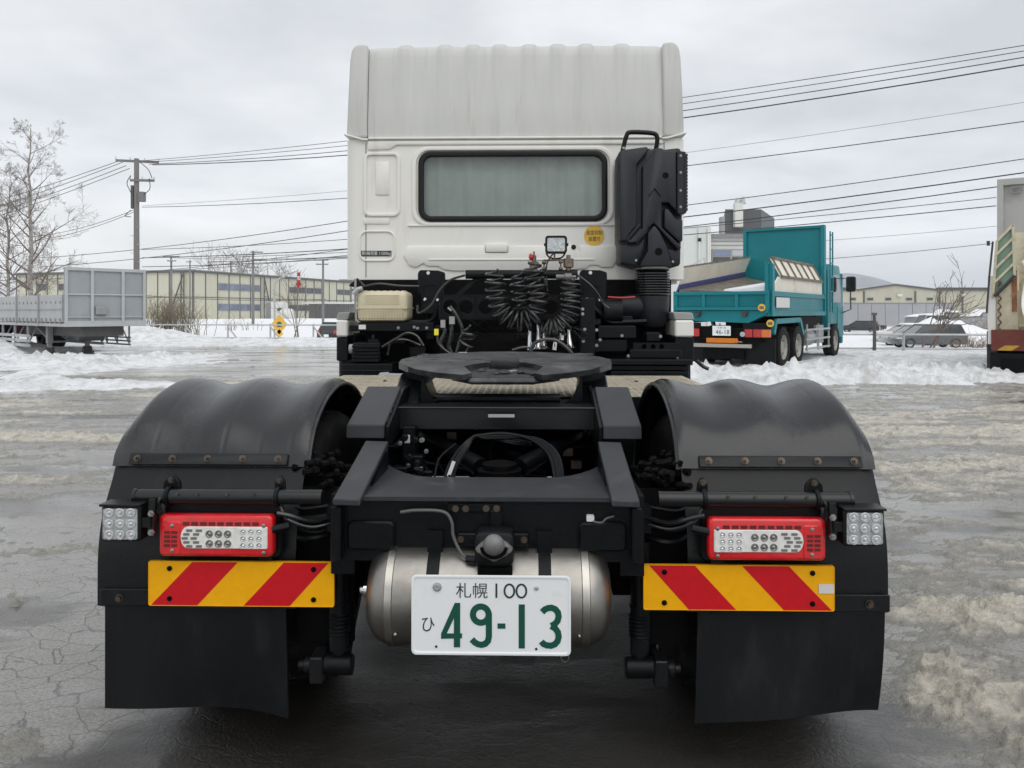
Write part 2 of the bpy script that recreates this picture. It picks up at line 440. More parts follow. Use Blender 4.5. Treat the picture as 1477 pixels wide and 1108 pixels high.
def dip(X, Y):
    return -.85 * sstep(38, 46, Y) * (1 - sstep(66, 90, Y)) * sstep(-18.5, -13.5, X) * (1 - sstep(2, 10, X))
def asphalt_mat():
    m = bpy.data.materials.new('wet_asphalt'); m.use_nodes = True
    t = m.node_tree; N = t.nodes; L = t.links; b = N['Principled BSDF']
    tcn = N.new('ShaderNodeTexCoord'); P = tcn.outputs['Object']
    def mapping(sc, rot=0, loc=(0, 0, 0), src=None):
        n = N.new('ShaderNodeMapping'); n.inputs['Scale'].default_value = sc; n.inputs['Rotation'].default_value = (0, 0, rot); n.inputs['Location'].default_value = loc
        L.new(src or P, n.inputs[0]); return n.outputs[0]
    def noise(src, s, det=6, ro=.6):
        n = N.new('ShaderNodeTexNoise'); n.inputs['Scale'].default_value = s; n.inputs['Detail'].default_value = det; n.inputs['Roughness'].default_value = ro
        L.new(src, n.inputs['Vector']); return n.outputs[0]
    def mr(src, a, c, lo=0, hi=1):
        n = N.new('ShaderNodeMapRange'); n.interpolation_type = 'SMOOTHSTEP'
        for i, v in enumerate((a, c, lo, hi)): n.inputs[i + 1].default_value = v
        L.new(src, n.inputs[0]); return n.outputs[0]
    def mth(op, a, c):
        n = N.new('ShaderNodeMath'); n.operation = op
        for i, v in enumerate((a, c)):
            if isinstance(v, (int, float)): n.inputs[i].default_value = v
            else: L.new(v, n.inputs[i])
        return n.outputs[0]
    def mix(f, a, c):
        n = N.new('ShaderNodeMix'); n.data_type = 'RGBA'
        for s, v in ((n.inputs[0], f), (n.inputs[6], a), (n.inputs[7], c)):
            if isinstance(v, (int, float)): s.default_value = v
            elif isinstance(v, tuple): s.default_value = v
            else: L.new(v, s)
        return n.outputs[2]
    warp = N.new('ShaderNodeVectorMath'); warp.operation = 'MULTIPLY_ADD'
    wn_ = N.new('ShaderNodeTexNoise'); wn_.inputs['Scale'].default_value = 2.3; wn_.inputs['Detail'].default_value = 5; L.new(P, wn_.inputs['Vector'])
    L.new(wn_.outputs[1], warp.inputs[0]); warp.inputs[1].default_value = (.35, .35, 0); L.new(P, warp.inputs[2])
    vo = N.new('ShaderNodeTexVoronoi'); vo.feature = 'DISTANCE_TO_EDGE'; vo.inputs['Scale'].default_value = 5.5
    L.new(mapping((1, 1.5, 1), .3, src=warp.outputs[0]), vo.inputs['Vector'])
    crack = mr(vo.outputs['Distance'], 0.0, .03, 1, 0)
    crack = mth('MULTIPLY', crack, mr(noise(P, .8), .40, .56))
    big = noise(mapping((.55, 1.1, 1)), 1.1, 7, .62)
    streak = noise(mapping((.22, 1.4, 1), .04), 1.6, 8, .66)
    grain = noise(P, 260, 3, .7); chips = noise(P, 75, 4, .7); lumps = noise(P, 9, 8, .7)
    base = mix(mth('MULTIPLY', mr(chips, .34, .68), mr(noise(P, 14, 6, .7), .3, .62, .45, 1)), (.012, .010, .008, 1), (.036, .031, .026, 1))
    base = mix(mr(big, .35, .68), base, (.036, .032, .027, 1))
    film = mth('MULTIPLY', mr(streak, .50, .68), .75)                 # thin grey-beige slush film in streaks
    fr = mth('MULTIPLY', film, mr(noise(P, 22, 8, .75), .35, .6))
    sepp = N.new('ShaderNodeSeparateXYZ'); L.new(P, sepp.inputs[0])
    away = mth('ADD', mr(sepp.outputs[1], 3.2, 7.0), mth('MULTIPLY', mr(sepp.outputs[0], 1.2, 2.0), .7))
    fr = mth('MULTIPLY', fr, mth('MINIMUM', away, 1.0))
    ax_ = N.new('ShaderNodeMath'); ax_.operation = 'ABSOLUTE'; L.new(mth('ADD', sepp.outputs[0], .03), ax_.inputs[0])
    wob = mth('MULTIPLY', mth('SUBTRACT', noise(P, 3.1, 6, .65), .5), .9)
    grit_shade = mth('MAXIMUM', mr(mth('ADD', ax_.outputs[0], wob), 1.15, 1.55), mr(mth('ADD', sepp.outputs[1], wob), 5.0, 6.5))  # truck footprint masked out: its shade goes into the asphalt colour
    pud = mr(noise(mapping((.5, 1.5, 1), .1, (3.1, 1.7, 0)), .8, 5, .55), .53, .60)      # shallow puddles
    grit_shade = mth('MULTIPLY', grit_shade, mth('MULTIPLY', mr(chips, .28, .6, .35, 1), mr(pud, 0, 1, 1, .38)))
    base = mix(mth('MULTIPLY', grit_shade, .8), base, (.385, .37, .34, 1))    # gritty salt film, left off under the truck to paint in its shade
    base = mix(fr, base, (.60, .575, .515, 1))
    base = mix(mth('MULTIPLY', crack, .8), base, (.03, .03, .03, 1))
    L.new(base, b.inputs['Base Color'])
    wet = mr(noise(mapping((.6, 1.2, 1)), .9, 6, .6), .38, .62)
    rough = N.new('ShaderNodeMix'); L.new(wet, rough.inputs[0]); rough.inputs[2].default_value = .26; rough.inputs[3].default_value = .5
    L.new(rough.outputs[0], b.inputs['Roughness'])
    h = mth('ADD', mth('MULTIPLY', grain, .25), mth('MULTIPLY', chips, .7))
    h = mth('ADD', h, mth('MULTIPLY', lumps, 1.3)); h = mth('SUBTRACT', h, mth('MULTIPLY', crack, .35))
    h = mth('ADD', h, mth('MULTIPLY', fr, 1.6))
    bp = N.new('ShaderNodeBump'); bp.inputs['Distance'].default_value = .008; bp.inputs['Strength'].default_value = 1.0
    L.new(h, bp.inputs['Height']); L.new(bp.outputs[0], b.inputs['Normal'])
    L.new(mr(pud, 0, 1, .8, .10), (bp2 := N.new('ShaderNodeBump')).inputs['Strength']); b.inputs['Specular IOR Level'].default_value = .35
    cw = mth('MULTIPLY', mr(wet, 0, 1, 1.0, .55), mr(chips, .52, .66, 1, .35)); L.new(cw, b.inputs['Coat Weight']); b.inputs['Coat Roughness'].default_value = .035; b.inputs['Coat IOR'].default_value = 1.45
    bp2.inputs['Distance'].default_value = .0036
    L.new(mth('ADD', noise(mapping((1, 2.0, 1)), 24, 7, .66), mth('MULTIPLY', chips, .45)), bp2.inputs['Height']); L.new(bp2.outputs[0], b.inputs['Coat Normal'])
    return m
K['asphalt'] = asphalt_mat()
K['snow'] = pbr('snow', (.86, .88, .90), .55, var=.05, vscale=1.4, bump=.06, bscale=11, dirt=((.44, .43, .41), .60, 2.4))
K['snowclean'] = pbr('snow_clean', (.88, .89, .91), .55, var=.03, vscale=3, bump=.02, bscale=6)
K['slush'] = pbr('slush', (.60, .555, .465), .26, var=.28, vscale=9, bump=.032, bscale=24, dirt=((.24, .225, .20), .5, 16), rvar=.12)
K['roadslush'] = pbr('dirty_slush', (.62, .61, .58), .38, var=.22, vscale=2.5, bump=.012, bscale=14, dirt=((.28, .27, .25), .4, 3))

def grid_mesh(name, X, Y, Z, keep, mat, kind='structure', smooth=60):
    """quad grid of vertices; faces only where keep says so"""
    r, c = X.shape
    idx = np.arange(r * c).reshape(r, c)
    q = np.stack([idx[:-1, :-1], idx[:-1, 1:], idx[1:, 1:], idx[1:, :-1]], -1).reshape(-1, 4)
    if keep is not None:
        kf = keep.reshape(-1); q = q[kf[q].any(1)]
        used = np.zeros(r * c, bool); used[q.reshape(-1)] = True
        mp_ = np.cumsum(used) - 1; q = mp_[q]
    else: used = np.ones(r * c, bool)
    co = np.stack([X.reshape(-1), Y.reshape(-1), Z.reshape(-1)], -1)[used]
    me = bpy.data.meshes.new(name)
    me.vertices.add(len(co)); me.vertices.foreach_set('co', co.astype(np.float32).ravel())
    me.loops.add(q.size); me.loops.foreach_set('vertex_index', q.astype(np.int32).ravel())
    me.polygons.add(len(q)); me.polygons.foreach_set('loop_start', np.arange(0, q.size, 4, dtype=np.int32))
    me.polygons.foreach_set('loop_total', np.full(len(q), 4, np.int32))
    me.polygons.foreach_set('use_smooth', np.ones(len(q), bool))
    me.update(calc_edges=True); me.validate()
    me.materials.append(mat)
    o = bpy.data.objects.new(name, me); scene.collection.objects.link(o); o['kind'] = kind
    return o
def axis_geo(lo, hi, d0, k, c0, c1):
    """coordinates: step d0 between c0 and c1, growing outside by factor k"""
    A = list(np.arange(c0, c1 + 1e-6, d0)); st = d0
    while A[-1] < hi: st *= k; A.append(A[-1] + st)
    st = d0
    while A[0] > lo: st *= k; A.insert(0, A[0] - st)
    return np.array(A)
# one sheet out to the horizon
gx = axis_geo(-3500, 3500, 1.2, 1.25, -40, 60); gy = axis_geo(-60, 6000, 1.2, 1.2, -4, 60)
X, Y = np.meshgrid(gx, gy)
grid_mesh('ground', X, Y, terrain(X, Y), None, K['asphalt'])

def blob(X, Y, cx, cy, ax, ay, rot=0.0, p=2):
    c, s = math.cos(rot), math.sin(rot); u = (X - cx) * c + (Y - cy) * s; w = -(X - cx) * s + (Y - cy) * c
    return np.exp(-(np.abs(u / ax) ** p + np.abs(w / ay) ** p))
def snow_h(X, Y):
    """snow depth over the ground; negative = bare"""
    edge = np.interp(X, [-60, -20, -9, -5.5, -3, 2.2, 3.5, 6, 10, 16, 60], [29, 30.5, 31.5, 31, 27, 16.0, 14.9, 14.8, 15.2, 15.0, 15])
    edge = edge + .55 * fbm(X * .5, Y * 0 + 3.3, 4, 5) + .35 * fbm(X * 1.7, Y * 1.2, 3, 9)
    d = Y - edge
    rough = fbm(X * .8, Y * .8, 6, 11, .6); fine = fbm(X * 3.1, Y * 2.4, 5, 23, .62)
    H = np.where(d > 0, .05 + .07 * sstep(0, 2, d) + .10 * rough * sstep(0, 3, d) * np.exp(-d / 9) + .02 * rough, d * .10 - .02)
    # clods ploughed up along the right-hand edge
    right = sstep(2.0, 3.6, X)
    H = H + .035 * fbm(X * 7, Y * 6, 4, 91, .65) * (H > 0)
    H = H + right * (.24 * np.exp(-((d - .9) / .9) ** 2) * (.55 + 1.3 * np.maximum(0, fine) + .5 * rough))
    # tyre tracks beyond it
    tr = np.abs(np.sin((Y - .35 * X) * 1.1 + 1.5 * rough)) ** 6
    H = H - right * sstep(1.5, 3, d) * (1 - sstep(7, 9, d)) * .15 * tr * sstep(-.15, .2, vn(X * .3, Y * .5, 77))
    # left: bank round the trailer and two thin ploughed ridges
    lump = .75 + .9 * np.maximum(0, fine) + .5 * rough
    H = np.maximum(H, .30 * blob(X, Y, -14.5, 21.0, 5.0, 2.2, .1) * lump - .05)
    H = np.maximum(H, .30 * blob(X, Y, -10.2, 20.6, .85, 4.2, -.08) * lump - .07)
    H = np.maximum(H, .22 * blob(X, Y, -8.9, 14.4, 2.7, .75, .12) * lump - .05)
    H = np.maximum(H, .22 * blob(X, Y, -13.5, 13.6, 2.6, .75, .05) * lump - .05)
    H = np.maximum(H, .75 * blob(X, Y, -21, 27.5, 4.2, 1.5, .1) * (.8 + .5 * rough) - .05)
    # big ploughed bank under the left fence
    H = np.maximum(H, 1.15 * blob(X, Y, -18.6, 35.0, 4.2, 2.0, .02) * (.85 + .35 * rough) - .06)
    H = np.maximum(H, .30 * blob(X, Y, -9.5, 34.6, 8.5, 1.7, .0, 4) * (.8 + .4 * rough) - .06)
    H = np.maximum(H, .62 * blob(X, Y, -40, 96, 33, 7, .45, 4) * (.9 + .15 * rough) - .08)
    # heaps beyond the lower car park
    H = np.maximum(H, 2.4 * blob(X, Y, 37, 66, 5.0, 3.2, .1) * (.85 + .3 * rough) - .08)
    H = np.maximum(H, 1.9 * blob(X, Y, 45, 58, 6.5, 3.0, .3) * (.85 + .3 * rough) - .08)
    # bare wet road strip in front of the left bank
    return H
for (ax0, ax1, dx, ay0, ay1, dy) in ((-24, 24, .075, 11.5, 38, .075),):
    X, Y = np.meshgrid(np.arange(ax0, ax1 + .01, dx), np.arange(ay0, ay1 + .01, dy))
    H = snow_h(X, Y)
    grid_mesh('snow_cover', X, Y, terrain(X, Y) + np.maximum(H, -.03), H > -.012, K['snow'])
sx = axis_geo(-900, 900, .8, 1.18, -60, 70); sy = np.concatenate([np.arange(37.95, 110, .8), 110 + np.cumsum(.8 * 1.13 ** np.arange(44))])
X, Y = np.meshgrid(sx, sy); H = snow_h(X, Y)
grid_mesh('snow_cover', X, Y, terrain(X, Y) + np.maximum(H, .03), None, K['snowclean'])
for a, c in ((-70, -23.95), (23.95, 70)):
    X, Y = np.meshgrid(np.arange(a, c + .01, .5), np.arange(11.5, 38.3, .35)); H = snow_h(X, Y)
    grid_mesh('snow_cover', X, Y, terrain(X, Y) + np.maximum(H, -.03), H > -.012, K['snow'])

# half-melted slush lying on the asphalt near the truck
rows = 1.55 * 1.0085 ** np.arange(300); rows = rows[rows < 17]
ang = np.linspace(-1.15, 1.15, 560)
X = rows[:, None] * ang[None, :]; Y = np.repeat(rows[:, None], len(ang), 1)
n1_ = fbm(X * .45, Y * 1.5, 5, 31, .58); n2_ = fbm(X * 2.6, Y * 4.5, 5, 41, .62); n3_ = fbm(X * 14, Y * 17, 4, 51, .6)
far_l = .25 * sstep(6.0, 8.0, Y) * sstep(-2.2, -4.2, X) + .25 * sstep(5.0, 7.5, Y) * sstep(2.0, 3.5, X)
cov = -.405 + n1_ * .75 + n2_ * .42 + far_l
for (cx, cy, ax_, ay_, ro, am) in ((1.55, 2.75, .26, .75, -.55, .62), (2.35, 3.55, .60, .55, -.4, .55), (2.9, 4.6, .7, .35, 0, .55), (-1.62, 2.36, .42, .20, .25, .55),
                                   (-5.4, 8.7, 2.2, .35, 0, .55), (-3.9, 6.25, .9, .22, 0, .6), (-6.6, 10.6, 2.4, .25, .05, .4), (5.9, 9.3, 2.9, 1.3, 0, .52), (4.6, 7.0, 1.6, .5, 0, .42),
                                   (2.55, 5.4, .5, .18, 0, .35), (3.3, 5.2, .5, .2, 0, .4)):
    cov = cov + am * blob(X, Y, cx, cy, ax_, ay_, ro)
cov = cov + .16 * n3_ + .14 * sstep(1.0, 1.8, np.abs(X))
cov = cov - 1.2 * blob(X, Y, 0, 3.2, 1.35, 2.2, 0, 6)
n4_ = fbm(X * 9, Y * 11, 4, 71, .6)
Hs = .030 * np.minimum(cov, .5) + np.maximum(cov, 0) ** .5 * (.018 * n3_ + .022 * n2_ + .10 * np.maximum(0, n4_) ** 1.4)
Hs = np.where(cov > -.06, np.maximum(Hs, .0014 + .006 * (np.minimum(cov, .2) + .06)), -.003)
def slush_mat():
    m = K['slush']; t = m.node_tree; N = t.nodes; b = N['Principled BSDF']
    at_ = N.new('ShaderNodeAttribute'); at_.attribute_name = 'thickness'
    nz = N.new('ShaderNodeTexNoise'); nz.inputs['Scale'].default_value = 42; nz.inputs['Detail'].default_value = 7; nz.inputs['Roughness'].default_value = .7
    tc_ = N.new('ShaderNodeTexCoord'); t.links.new(tc_.outputs['Object'], nz.inputs['Vector'])
    ad = N.new('ShaderNodeMath'); ad.operation = 'MULTIPLY_ADD'; t.links.new(nz.outputs[0], ad.inputs[0]); ad.inputs[1].default_value = .5; t.links.new(at_.outputs['Fac'], ad.inputs[2])
    mr = N.new('ShaderNodeMapRange'); mr.interpolation_type = 'SMOOTHSTEP'; mr.inputs[1].default_value = .26; mr.inputs[2].default_value = .72; t.links.new(ad.outputs[0], mr.inputs[0])
    old = b.inputs['Base Color'].links[0].from_socket
    mx = N.new('ShaderNodeMix'); mx.data_type = 'RGBA'; t.links.new(mr.outputs[0], mx.inputs[0]); mx.inputs[6].default_value = (.27, .26, .235, 1); t.links.new(old, mx.inputs[7])
    t.links.new(mx.outputs[2], b.inputs['Base Color'])
slush_mat()
so_ = grid_mesh('slush', X, Y, Hs, cov > -.10, K['slush'])
kk = (cov > -.10); qk = kk[:-1, :-1] | kk[:-1, 1:] | kk[1:, 1:] | kk[1:, :-1]
us = np.zeros(cov.shape, bool); us[:-1, :-1] |= qk; us[:-1, 1:] |= qk; us[1:, 1:] |= qk; us[1:, :-1] |= qk
so_.data.attributes.new('thickness', 'FLOAT', 'POINT').data.foreach_set('value', cov[us].astype(np.float32))

# low wooded hills far beyond, under the cloud
hx = np.linspace(-2600, 3600, 240); hy = np.linspace(0, 1, 10)
Xh, T_ = np.meshgrid(hx, hy)
Yh = 2350 + 900 * T_
prof = 46 + 112 * np.exp(-((Xh - 1270) / 210) ** 2) + 40 * np.exp(-((Xh - 1700) / 260) ** 2) + 38 * np.exp(-((Xh + 1280) / 210) ** 2) + 14 * fbm(Xh / 190, T_ * 2, 5, 3)
Zh = prof * np.sin(np.clip(T_ * 1.25, 0, 1) * np.pi / 2) - 6
K['hill'] = pbr('winter_forest_hill', (.10, .115, .135), .9, var=.35, vscale=.012, bump=0)
grid_mesh('hills', Xh, Yh, Zh, None, K['hill'])
# ================================================================== buildings, poles, fences, trees behind the lot
K['siding'] = pbr('factory_cream_siding', (.56, .545, .43), .6, var=.07, vscale=.5, stretch=(4, 4, .3), dirt=((.30, .29, .23), .15, .6))
K['trimdark'] = pbr('dark_trim', (.10, .10, .095), .6, var=.15)
K['roofgrey'] = pbr('roof_grey', (.22, .22, .22), .6, var=.1)
K['winframe'] = pbr('window_frame_grey', (.30, .30, .30), .5)
K['bluepane'] = pbr('pane_blue_blind', (.16, .19, .27), .12, var=.4, vscale=.5, coat=.6)
K['darkpane'] = pbr('pane_dark', (.05, .06, .065), .08, var=.4, vscale=.4, coat=.6)
K['palewall'] = pbr('pale_cladding', (.62, .65, .63), .55, var=.05, vscale=.4, stretch=(1, 1, .3))
K['offwhite'] = pbr('off_white_wall', (.66, .66, .62), .6, var=.05, vscale=.6)
K['boxgrey'] = pbr('dark_grey_cladding', (.095, .10, .105), .55, var=.08, vscale=.6, stretch=(6, 6, .2))
K['concrete'] = pbr('concrete_pole', (.20, .197, .192), .75, var=.14, vscale=2, stretch=(1, 1, .2))
K['galv'] = pbr('galvanised_pipe', (.50, .51, .51), .45, .5, var=.1, vscale=4)
K['wire'] = pbr('cable_black', (.035, .036, .04), .6)
K['wallgrey'] = pbr('grey_panel_wall', (.34, .345, .365), .6, var=.06, vscale=.3)
K['warehouse'] = pbr('warehouse_beige', (.46, .44, .35), .6, var=.07, vscale=.3, stretch=(3, 3, .3))
K['bark'] = pbr('birch_bark', (.33, .305, .28), .8, var=.35, vscale=3, stretch=(1, 1, 4))
K['twig'] = pbr('twig_brown', (.17, .14, .12), .8, var=.25, vscale=1)
K['weed'] = pbr('dry_weed', (.22, .15, .11), .85, var=.35, vscale=2)
K['brush'] = pbr('dry_brush', (.20, .165, .115), .85, var=.35, vscale=2)

def facade(root, p0, p1, z0, z1, thick, mat, bay, floors, winspec, braces=(), skip_corner=True):
    """wall from p0 to p1 (x, y), cut into bays by dark battens; winspec: set of (bay, floor) that carry a window"""
    p0, p1 = Vector((*p0, 0)), Vector((*p1, 0)); u = (p1 - p0).normalized(); n = Vector((u.y, -u.x, 0))
    if n.dot(-p0) < 0: n = -n
    L = (p1 - p0).length; nb = max(1, round(L / bay)); w = L / nb
    m = Matrix((u, -n, Vector((0, 0, 1)))).transposed()
    P = lambda s, off, z: p0 + u * s + n * off + Vector((0, 0, z))
    Mesh().obox(P(L / 2, -thick / 2, (z0 + z1) / 2), (L, thick, z1 - z0), m).build('wall', mat, root)
    for i in range(nb + 1):
        Mesh().obox(P(min(max(i * w, .1), L - .1), .05, (z0 + z1) / 2), (.13, .1, z1 - z0 - .02), m).build('batten', K['trimdark'], root)
    zm = z0 + (z1 - z0) * .5
    Mesh().obox(P(L / 2, .04, zm), (L, .07, .12), m).build('floor_band', K['trimdark'], root)
    Mesh().obox(P(L / 2, .10, z1 + .06), (L + .5, .5, .26), m).build('roof_edge', K['trimdark'], root)
    for (b, f, blue) in winspec:
        if b >= nb: continue
        c = P((b + .5) * w, .04, z0 + (z1 - z0) * (.30 if f == 0 else .73)); fr = Mesh()
        fr.obox(c, (w * .92, .1, 1.25), m)
        fo = fr.build('window', K['winframe'], root)
        for k in (-1, 1):
            Mesh().obox(c + u * k * w * .215 + n * .055, (w * .40, .02, 1.08), m).build('pane', K['bluepane' if blue else 'darkpane'], fo)
    for (s0, s1) in braces:
        bm_ = Mesh(); o = .55
        bm_.bar(P(s0, o, z0), P(s1, o, z1), .16); bm_.bar(P(s1, o, z0), P(s1, o, z1), .16)
        for k in (.3, .55, .8): bm_.bar(P(s0 + (s1 - s0) * k, o, z0 + (z1 - z0) * k), P(s1, o, z0 + (z1 - z0) * k), .1); bm_.bar(P(s1, o, z0 + (z1 - z0) * (k - .25)), P(s0 + (s1 - s0) * k, o, z0 + (z1 - z0) * k), .08)
        bm_.build('brace_frame', K['trimdark'], root)
    return P, m, nb
# ---- long two-storey factory on the left
f0, f1, f2 = (-53.5, 129.0), (-37.2, 177.0), (-90.0, 139.6)
fac = thing('factory_building', 'long cream two-storey factory with dark battens and ribbon windows', 'building', (-53.5, 129, 0))
fac_in = fac
def shift(p): return (p[0] + 53.5, p[1] - 129)
def facade_on(root, org, p0, p1, *a, **k):
    """build in world coordinates, then re-seat the new children on the root's origin"""
    before = set(scene.objects)
    r = facade(root, p0, p1, *a, **k)
    for o in set(scene.objects) - before:
        if o.type == 'MESH' and o.parent == root: o.data.transform(Matrix.Translation(-Vector(org)))
        elif o.type == 'MESH': o.data.transform(Matrix.Translation(-Vector(org)))
    return r
ws = [(b, f, b < 9) for f in (0, 1) for b in (2, 3, 4, 5, 9, 10, 11, 12)] + [(16, 1, False), (15, 1, False), (15, 0, False)]
facade_on(fac, fac.location, f0, f1, -.3, 8.1, .3, K['siding'], 2.9, 2, ws, braces=((21, 18.3),))
ws2 = [(b, f, False) for f in (0, 1) for b in (2, 4, 7, 8, 11)]
facade_on(fac, fac.location, f2, f0, -.3, 8.1, .3, K['siding'], 2.4, 2, ws2, braces=((33.2, 36.6),))
Mesh().prism([(f0[0] + 53.5, f0[1] - 129), (f1[0] + 53.5, f1[1] - 129), (f1[0] + 53.5 - 36, f1[1] - 129 + 11), (f2[0] + 53.5, f2[1] - 129)], 8.2, 8.5, 'z').build('roof', K['roofgrey'], fac)
wing = thing('white_annex', 'white annex with dark ribbon window at the far end of the cream factory', 'building', (-37.4, 178.5, 0))
facade_on(wing, wing.location, (-37.4, 178.5), (-29.0, 203), -.3, 8.6, .3, K['offwhite'], 2.9, 2, [(b, 1, False) for b in range(0, 7)])
Mesh().box(-3, 9, 1, 25, 8.7, 9.0).build('roof', K['roofgrey'], wing)
# shed in front of it
shd = thing('lean_to_shelter', 'grey open lean-to shelter at the end of the cream factory', 'shelter', tuple(at(462, 462, 150)))
for k in range(5): Mesh().box(k * 2.1 - 3.0, k * 2.1 - 2.8, 0, .2, 0, 3.2).build('post', K['trimdark'], shd)
Mesh().box(-3.6, 6.4, -.4, 4, 3.2, 3.5).build('roof', K['offwhite'], shd)
Mesh().box(-3.2, 6.0, 3.6, 3.8, 0, 3.2).build('back_wall', K['roofgrey'], shd)
# cabinets before the factory
cb = thing('white_storage_unit', 'white storage unit with slatted grille before the cream factory', 'storage unit', tuple(at(401, 463, 118)))
Mesh().box(-1.1, 1.1, 0, 1.4, -.3, 2.9).build('body', K['offwhite'], cb, bevel=.05)
Mesh().box(-.1, .6, -.04, .02, 1.5, 2.0).build('grille', K['trimdark'], cb)
cb2 = thing('grey_storage_unit', 'plain grey storage unit with a door, before the cream factory', 'storage unit', tuple(at(391, 463, 121)))
Mesh().box(-.9, .7, 0, 1.4, -.3, 3.1).build('body', K['wallgrey'], cb2, bevel=.05)
Mesh().box(-.8, .6, -.05, .01, .2, 2.8).build('door', K['roofgrey'], cb2)
tk = thing('propane_tank', 'rounded white tank beside the white storage unit', 'tank', tuple(at(414, 461, 117)))
Mesh().lathe((-1.1, 0, .8), (1, 0, 0), [(0, .3), (.15, .7), (.4, .85), (1.8, .85), (2.05, .7), (2.2, .3)], 14).build('vessel', K['offwhite'], tk)
Mesh().box(-.7, -.5, -.5, .5, -.3, .2).box(.5, .7, -.5, .5, -.3, .2).build('cradle', K['trimdark'], tk)

# ---- white building right, behind the dump truck
wb = thing('white_office_building', 'pale building with glazed upper floor behind the teal dump truck', 'building', (15.5, 58, -1.2))
def wbp(px, py, D=58): return at(px, py, D) - Vector((15.5, 58, -1.2))
a_, b_ = wbp(968, 326), wbp(1024, 330)
Mesh().box(a_.x, b_.x, 0, 12, 0, a_.z).build('left_wing', K['palewall'], wb, bevel=.05)
for k, px in enumerate((1008, 1021, 1023.5)):
    q = wbp(px, 329); Mesh().bar((q.x, -.12, 0), (q.x, -.12, q.z), .12).build('downpipe', K['offwhite'], wb)
q = wbp(1009, 346); Mesh().box(q.x - .15, q.x + .1, -.18, -.02, q.z - .15, q.z + .12).build('wall_lamp', K['trimdark'], wb)
a_, b_ = wbp(1024.5, 338), wbp(1150, 338)
Mesh().box(a_.x, b_.x, .3, 14, 0, a_.z).build('main_block', K['offwhite'], wb)
Mesh().box(a_.x, b_.x, .05, .32, a_.z - .28, a_.z + .04).build('parapet_cap', K['roofgrey'], wb)
for z in (342.5, 348, 353.5):
    q = wbp(1024.5, z); Mesh().box(a_.x + .02, b_.x, .24, .302, q.z - .04, q.z + .04).build('cladding_joint', K['winframe'], wb)
z1_, z0_ = wbp(0, 359).z, wbp(0, 381).z
fr_ = Mesh().box(a_.x + .15, b_.x, .18, .30, z0_, z1_).build('window', K['winframe'], wb)
for k in range(5):
    x = a_.x + .25 + k * 1.45
    Mesh().box(x, x + 1.3, .15, .2, (z0_ + z1_) / 2 + .06, z1_ - .1).build('pane', K['lens'] if k % 2 else K['bluepane'], fr_)
    Mesh().box(x, x + 1.3, .15, .2, z0_ + .1, (z0_ + z1_) / 2 - .04).build('pane', K['darkpane'], fr_)
z2_ = wbp(0, 392).z
for k in range(4): Mesh().box(a_.x + .1 + k * 1.7, a_.x + 1.5 + k * 1.7, .2, .31, z2_ - 1.4, z2_).build('lower_window', K['darkpane'], wb)
# roof plant room
pr = Mesh(); q0, q1, q2 = wbp(1046, 301, 62), wbp(1098, 302, 62), wbp(1117, 309, 68)
zb = wbp(0, 339, 62).z - .1
pr.prism([(q0.x, 4), (q1.x, 4), (q2.x, 10), (q0.x + 1.5, 10)], zb, q1.z, 'z')
pr.build('roof_plant_room', K['boxgrey'], wb)
Mesh().box(q0.x - .35, q0.x - .05, 3.9, 4.6, zb, q1.z - .6).build('louvre_box', K['wallgrey'], wb)
dct = wbp(1063, 290, 62)
Mesh().tube([(dct.x, 3.7, zb + 1.0), (dct.x, 3.7, dct.z), (dct.x + .3, 3.7, dct.z + .12), (dct.x + .35, 3.7, dct.z - .3)], .27, 10).build('flue_pipe', K['galv'], wb)
Mesh().box(dct.x - .32, dct.x + .32, 3.4, 3.98, zb + .7, zb + 2.6).build('flue_casing', K['offwhite'], wb)
# external stair / ramp with hand rail
st = Mesh(); s0, s1 = wbp(985, 390, 56), wbp(1016, 372, 56)
st.bar(s0, s1, .07); st.bar(s0 - Vector((0, 0, .5)), s1 - Vector((0, 0, .5)), .05); st.bar(s1, s1 - Vector((0, 0, 2.6)), .08)
for k in range(1, 5):
    p = s0.lerp(s1, k / 5); st.bar(p, p - Vector((0, 0, .9)), .05)
st.build('stair_rail', K['galv'], wb)

# ---- far right warehouse and grey wall
wh = thing('beige_warehouse', 'wide low beige warehouse with shallow gable beyond the car park', 'building', (70, 132, -1.25))
def whp(px, py, D=132): return at(px, py, D) - Vector((70, 132, -1.25))
L_, Rr_ = whp(1205, 419), whp(1500, 419); rg = whp(1291, 411.5)
eL, eR = whp(1237, 419), whp(1352, 419)
Mesh().prism([(L_.x, 0), (Rr_.x, 0), (Rr_.x, L_.z), (eR.x, L_.z), (rg.x, rg.z), (eL.x, L_.z), (L_.x, L_.z)], 0, 30).build('wall', K['warehouse'], wh)
Mesh().bar((eL.x, -.15, L_.z + .1), (rg.x, -.15, rg.z + .1), .3).bar((rg.x, -.15, rg.z + .1), (eR.x, -.15, L_.z + .1), .3).bar((L_.x, -.15, L_.z + .1), (eL.x, -.15, L_.z + .1), .3).bar((eR.x, -.15, L_.z + .1), (Rr_.x, -.15, L_.z + .1), .3).build('roof_edge', K['trimdark'], wh)
rt = Mesh()
for k in range(60): rt.box(eR.x + k * .35, eR.x + k * .35 + .18, -.3, .2, L_.z + .25, L_.z + .5)
for k in range(int((eL.x - L_.x) / .35)): rt.box(L_.x + k * .35, L_.x + k * .35 + .18, -.3, .2, L_.z + .25, L_.z + .5)
rt.build('roof_ribs', K['trimdark'], wh, kind='stuff')
for px in (1246, 1320, 1355, 1388):
    q = whp(px, 420); Mesh().box(q.x - .12, q.x + .12, -.14, -.01, 0, L_.z - .1).build('downpipe', K['trimdark'], wh)
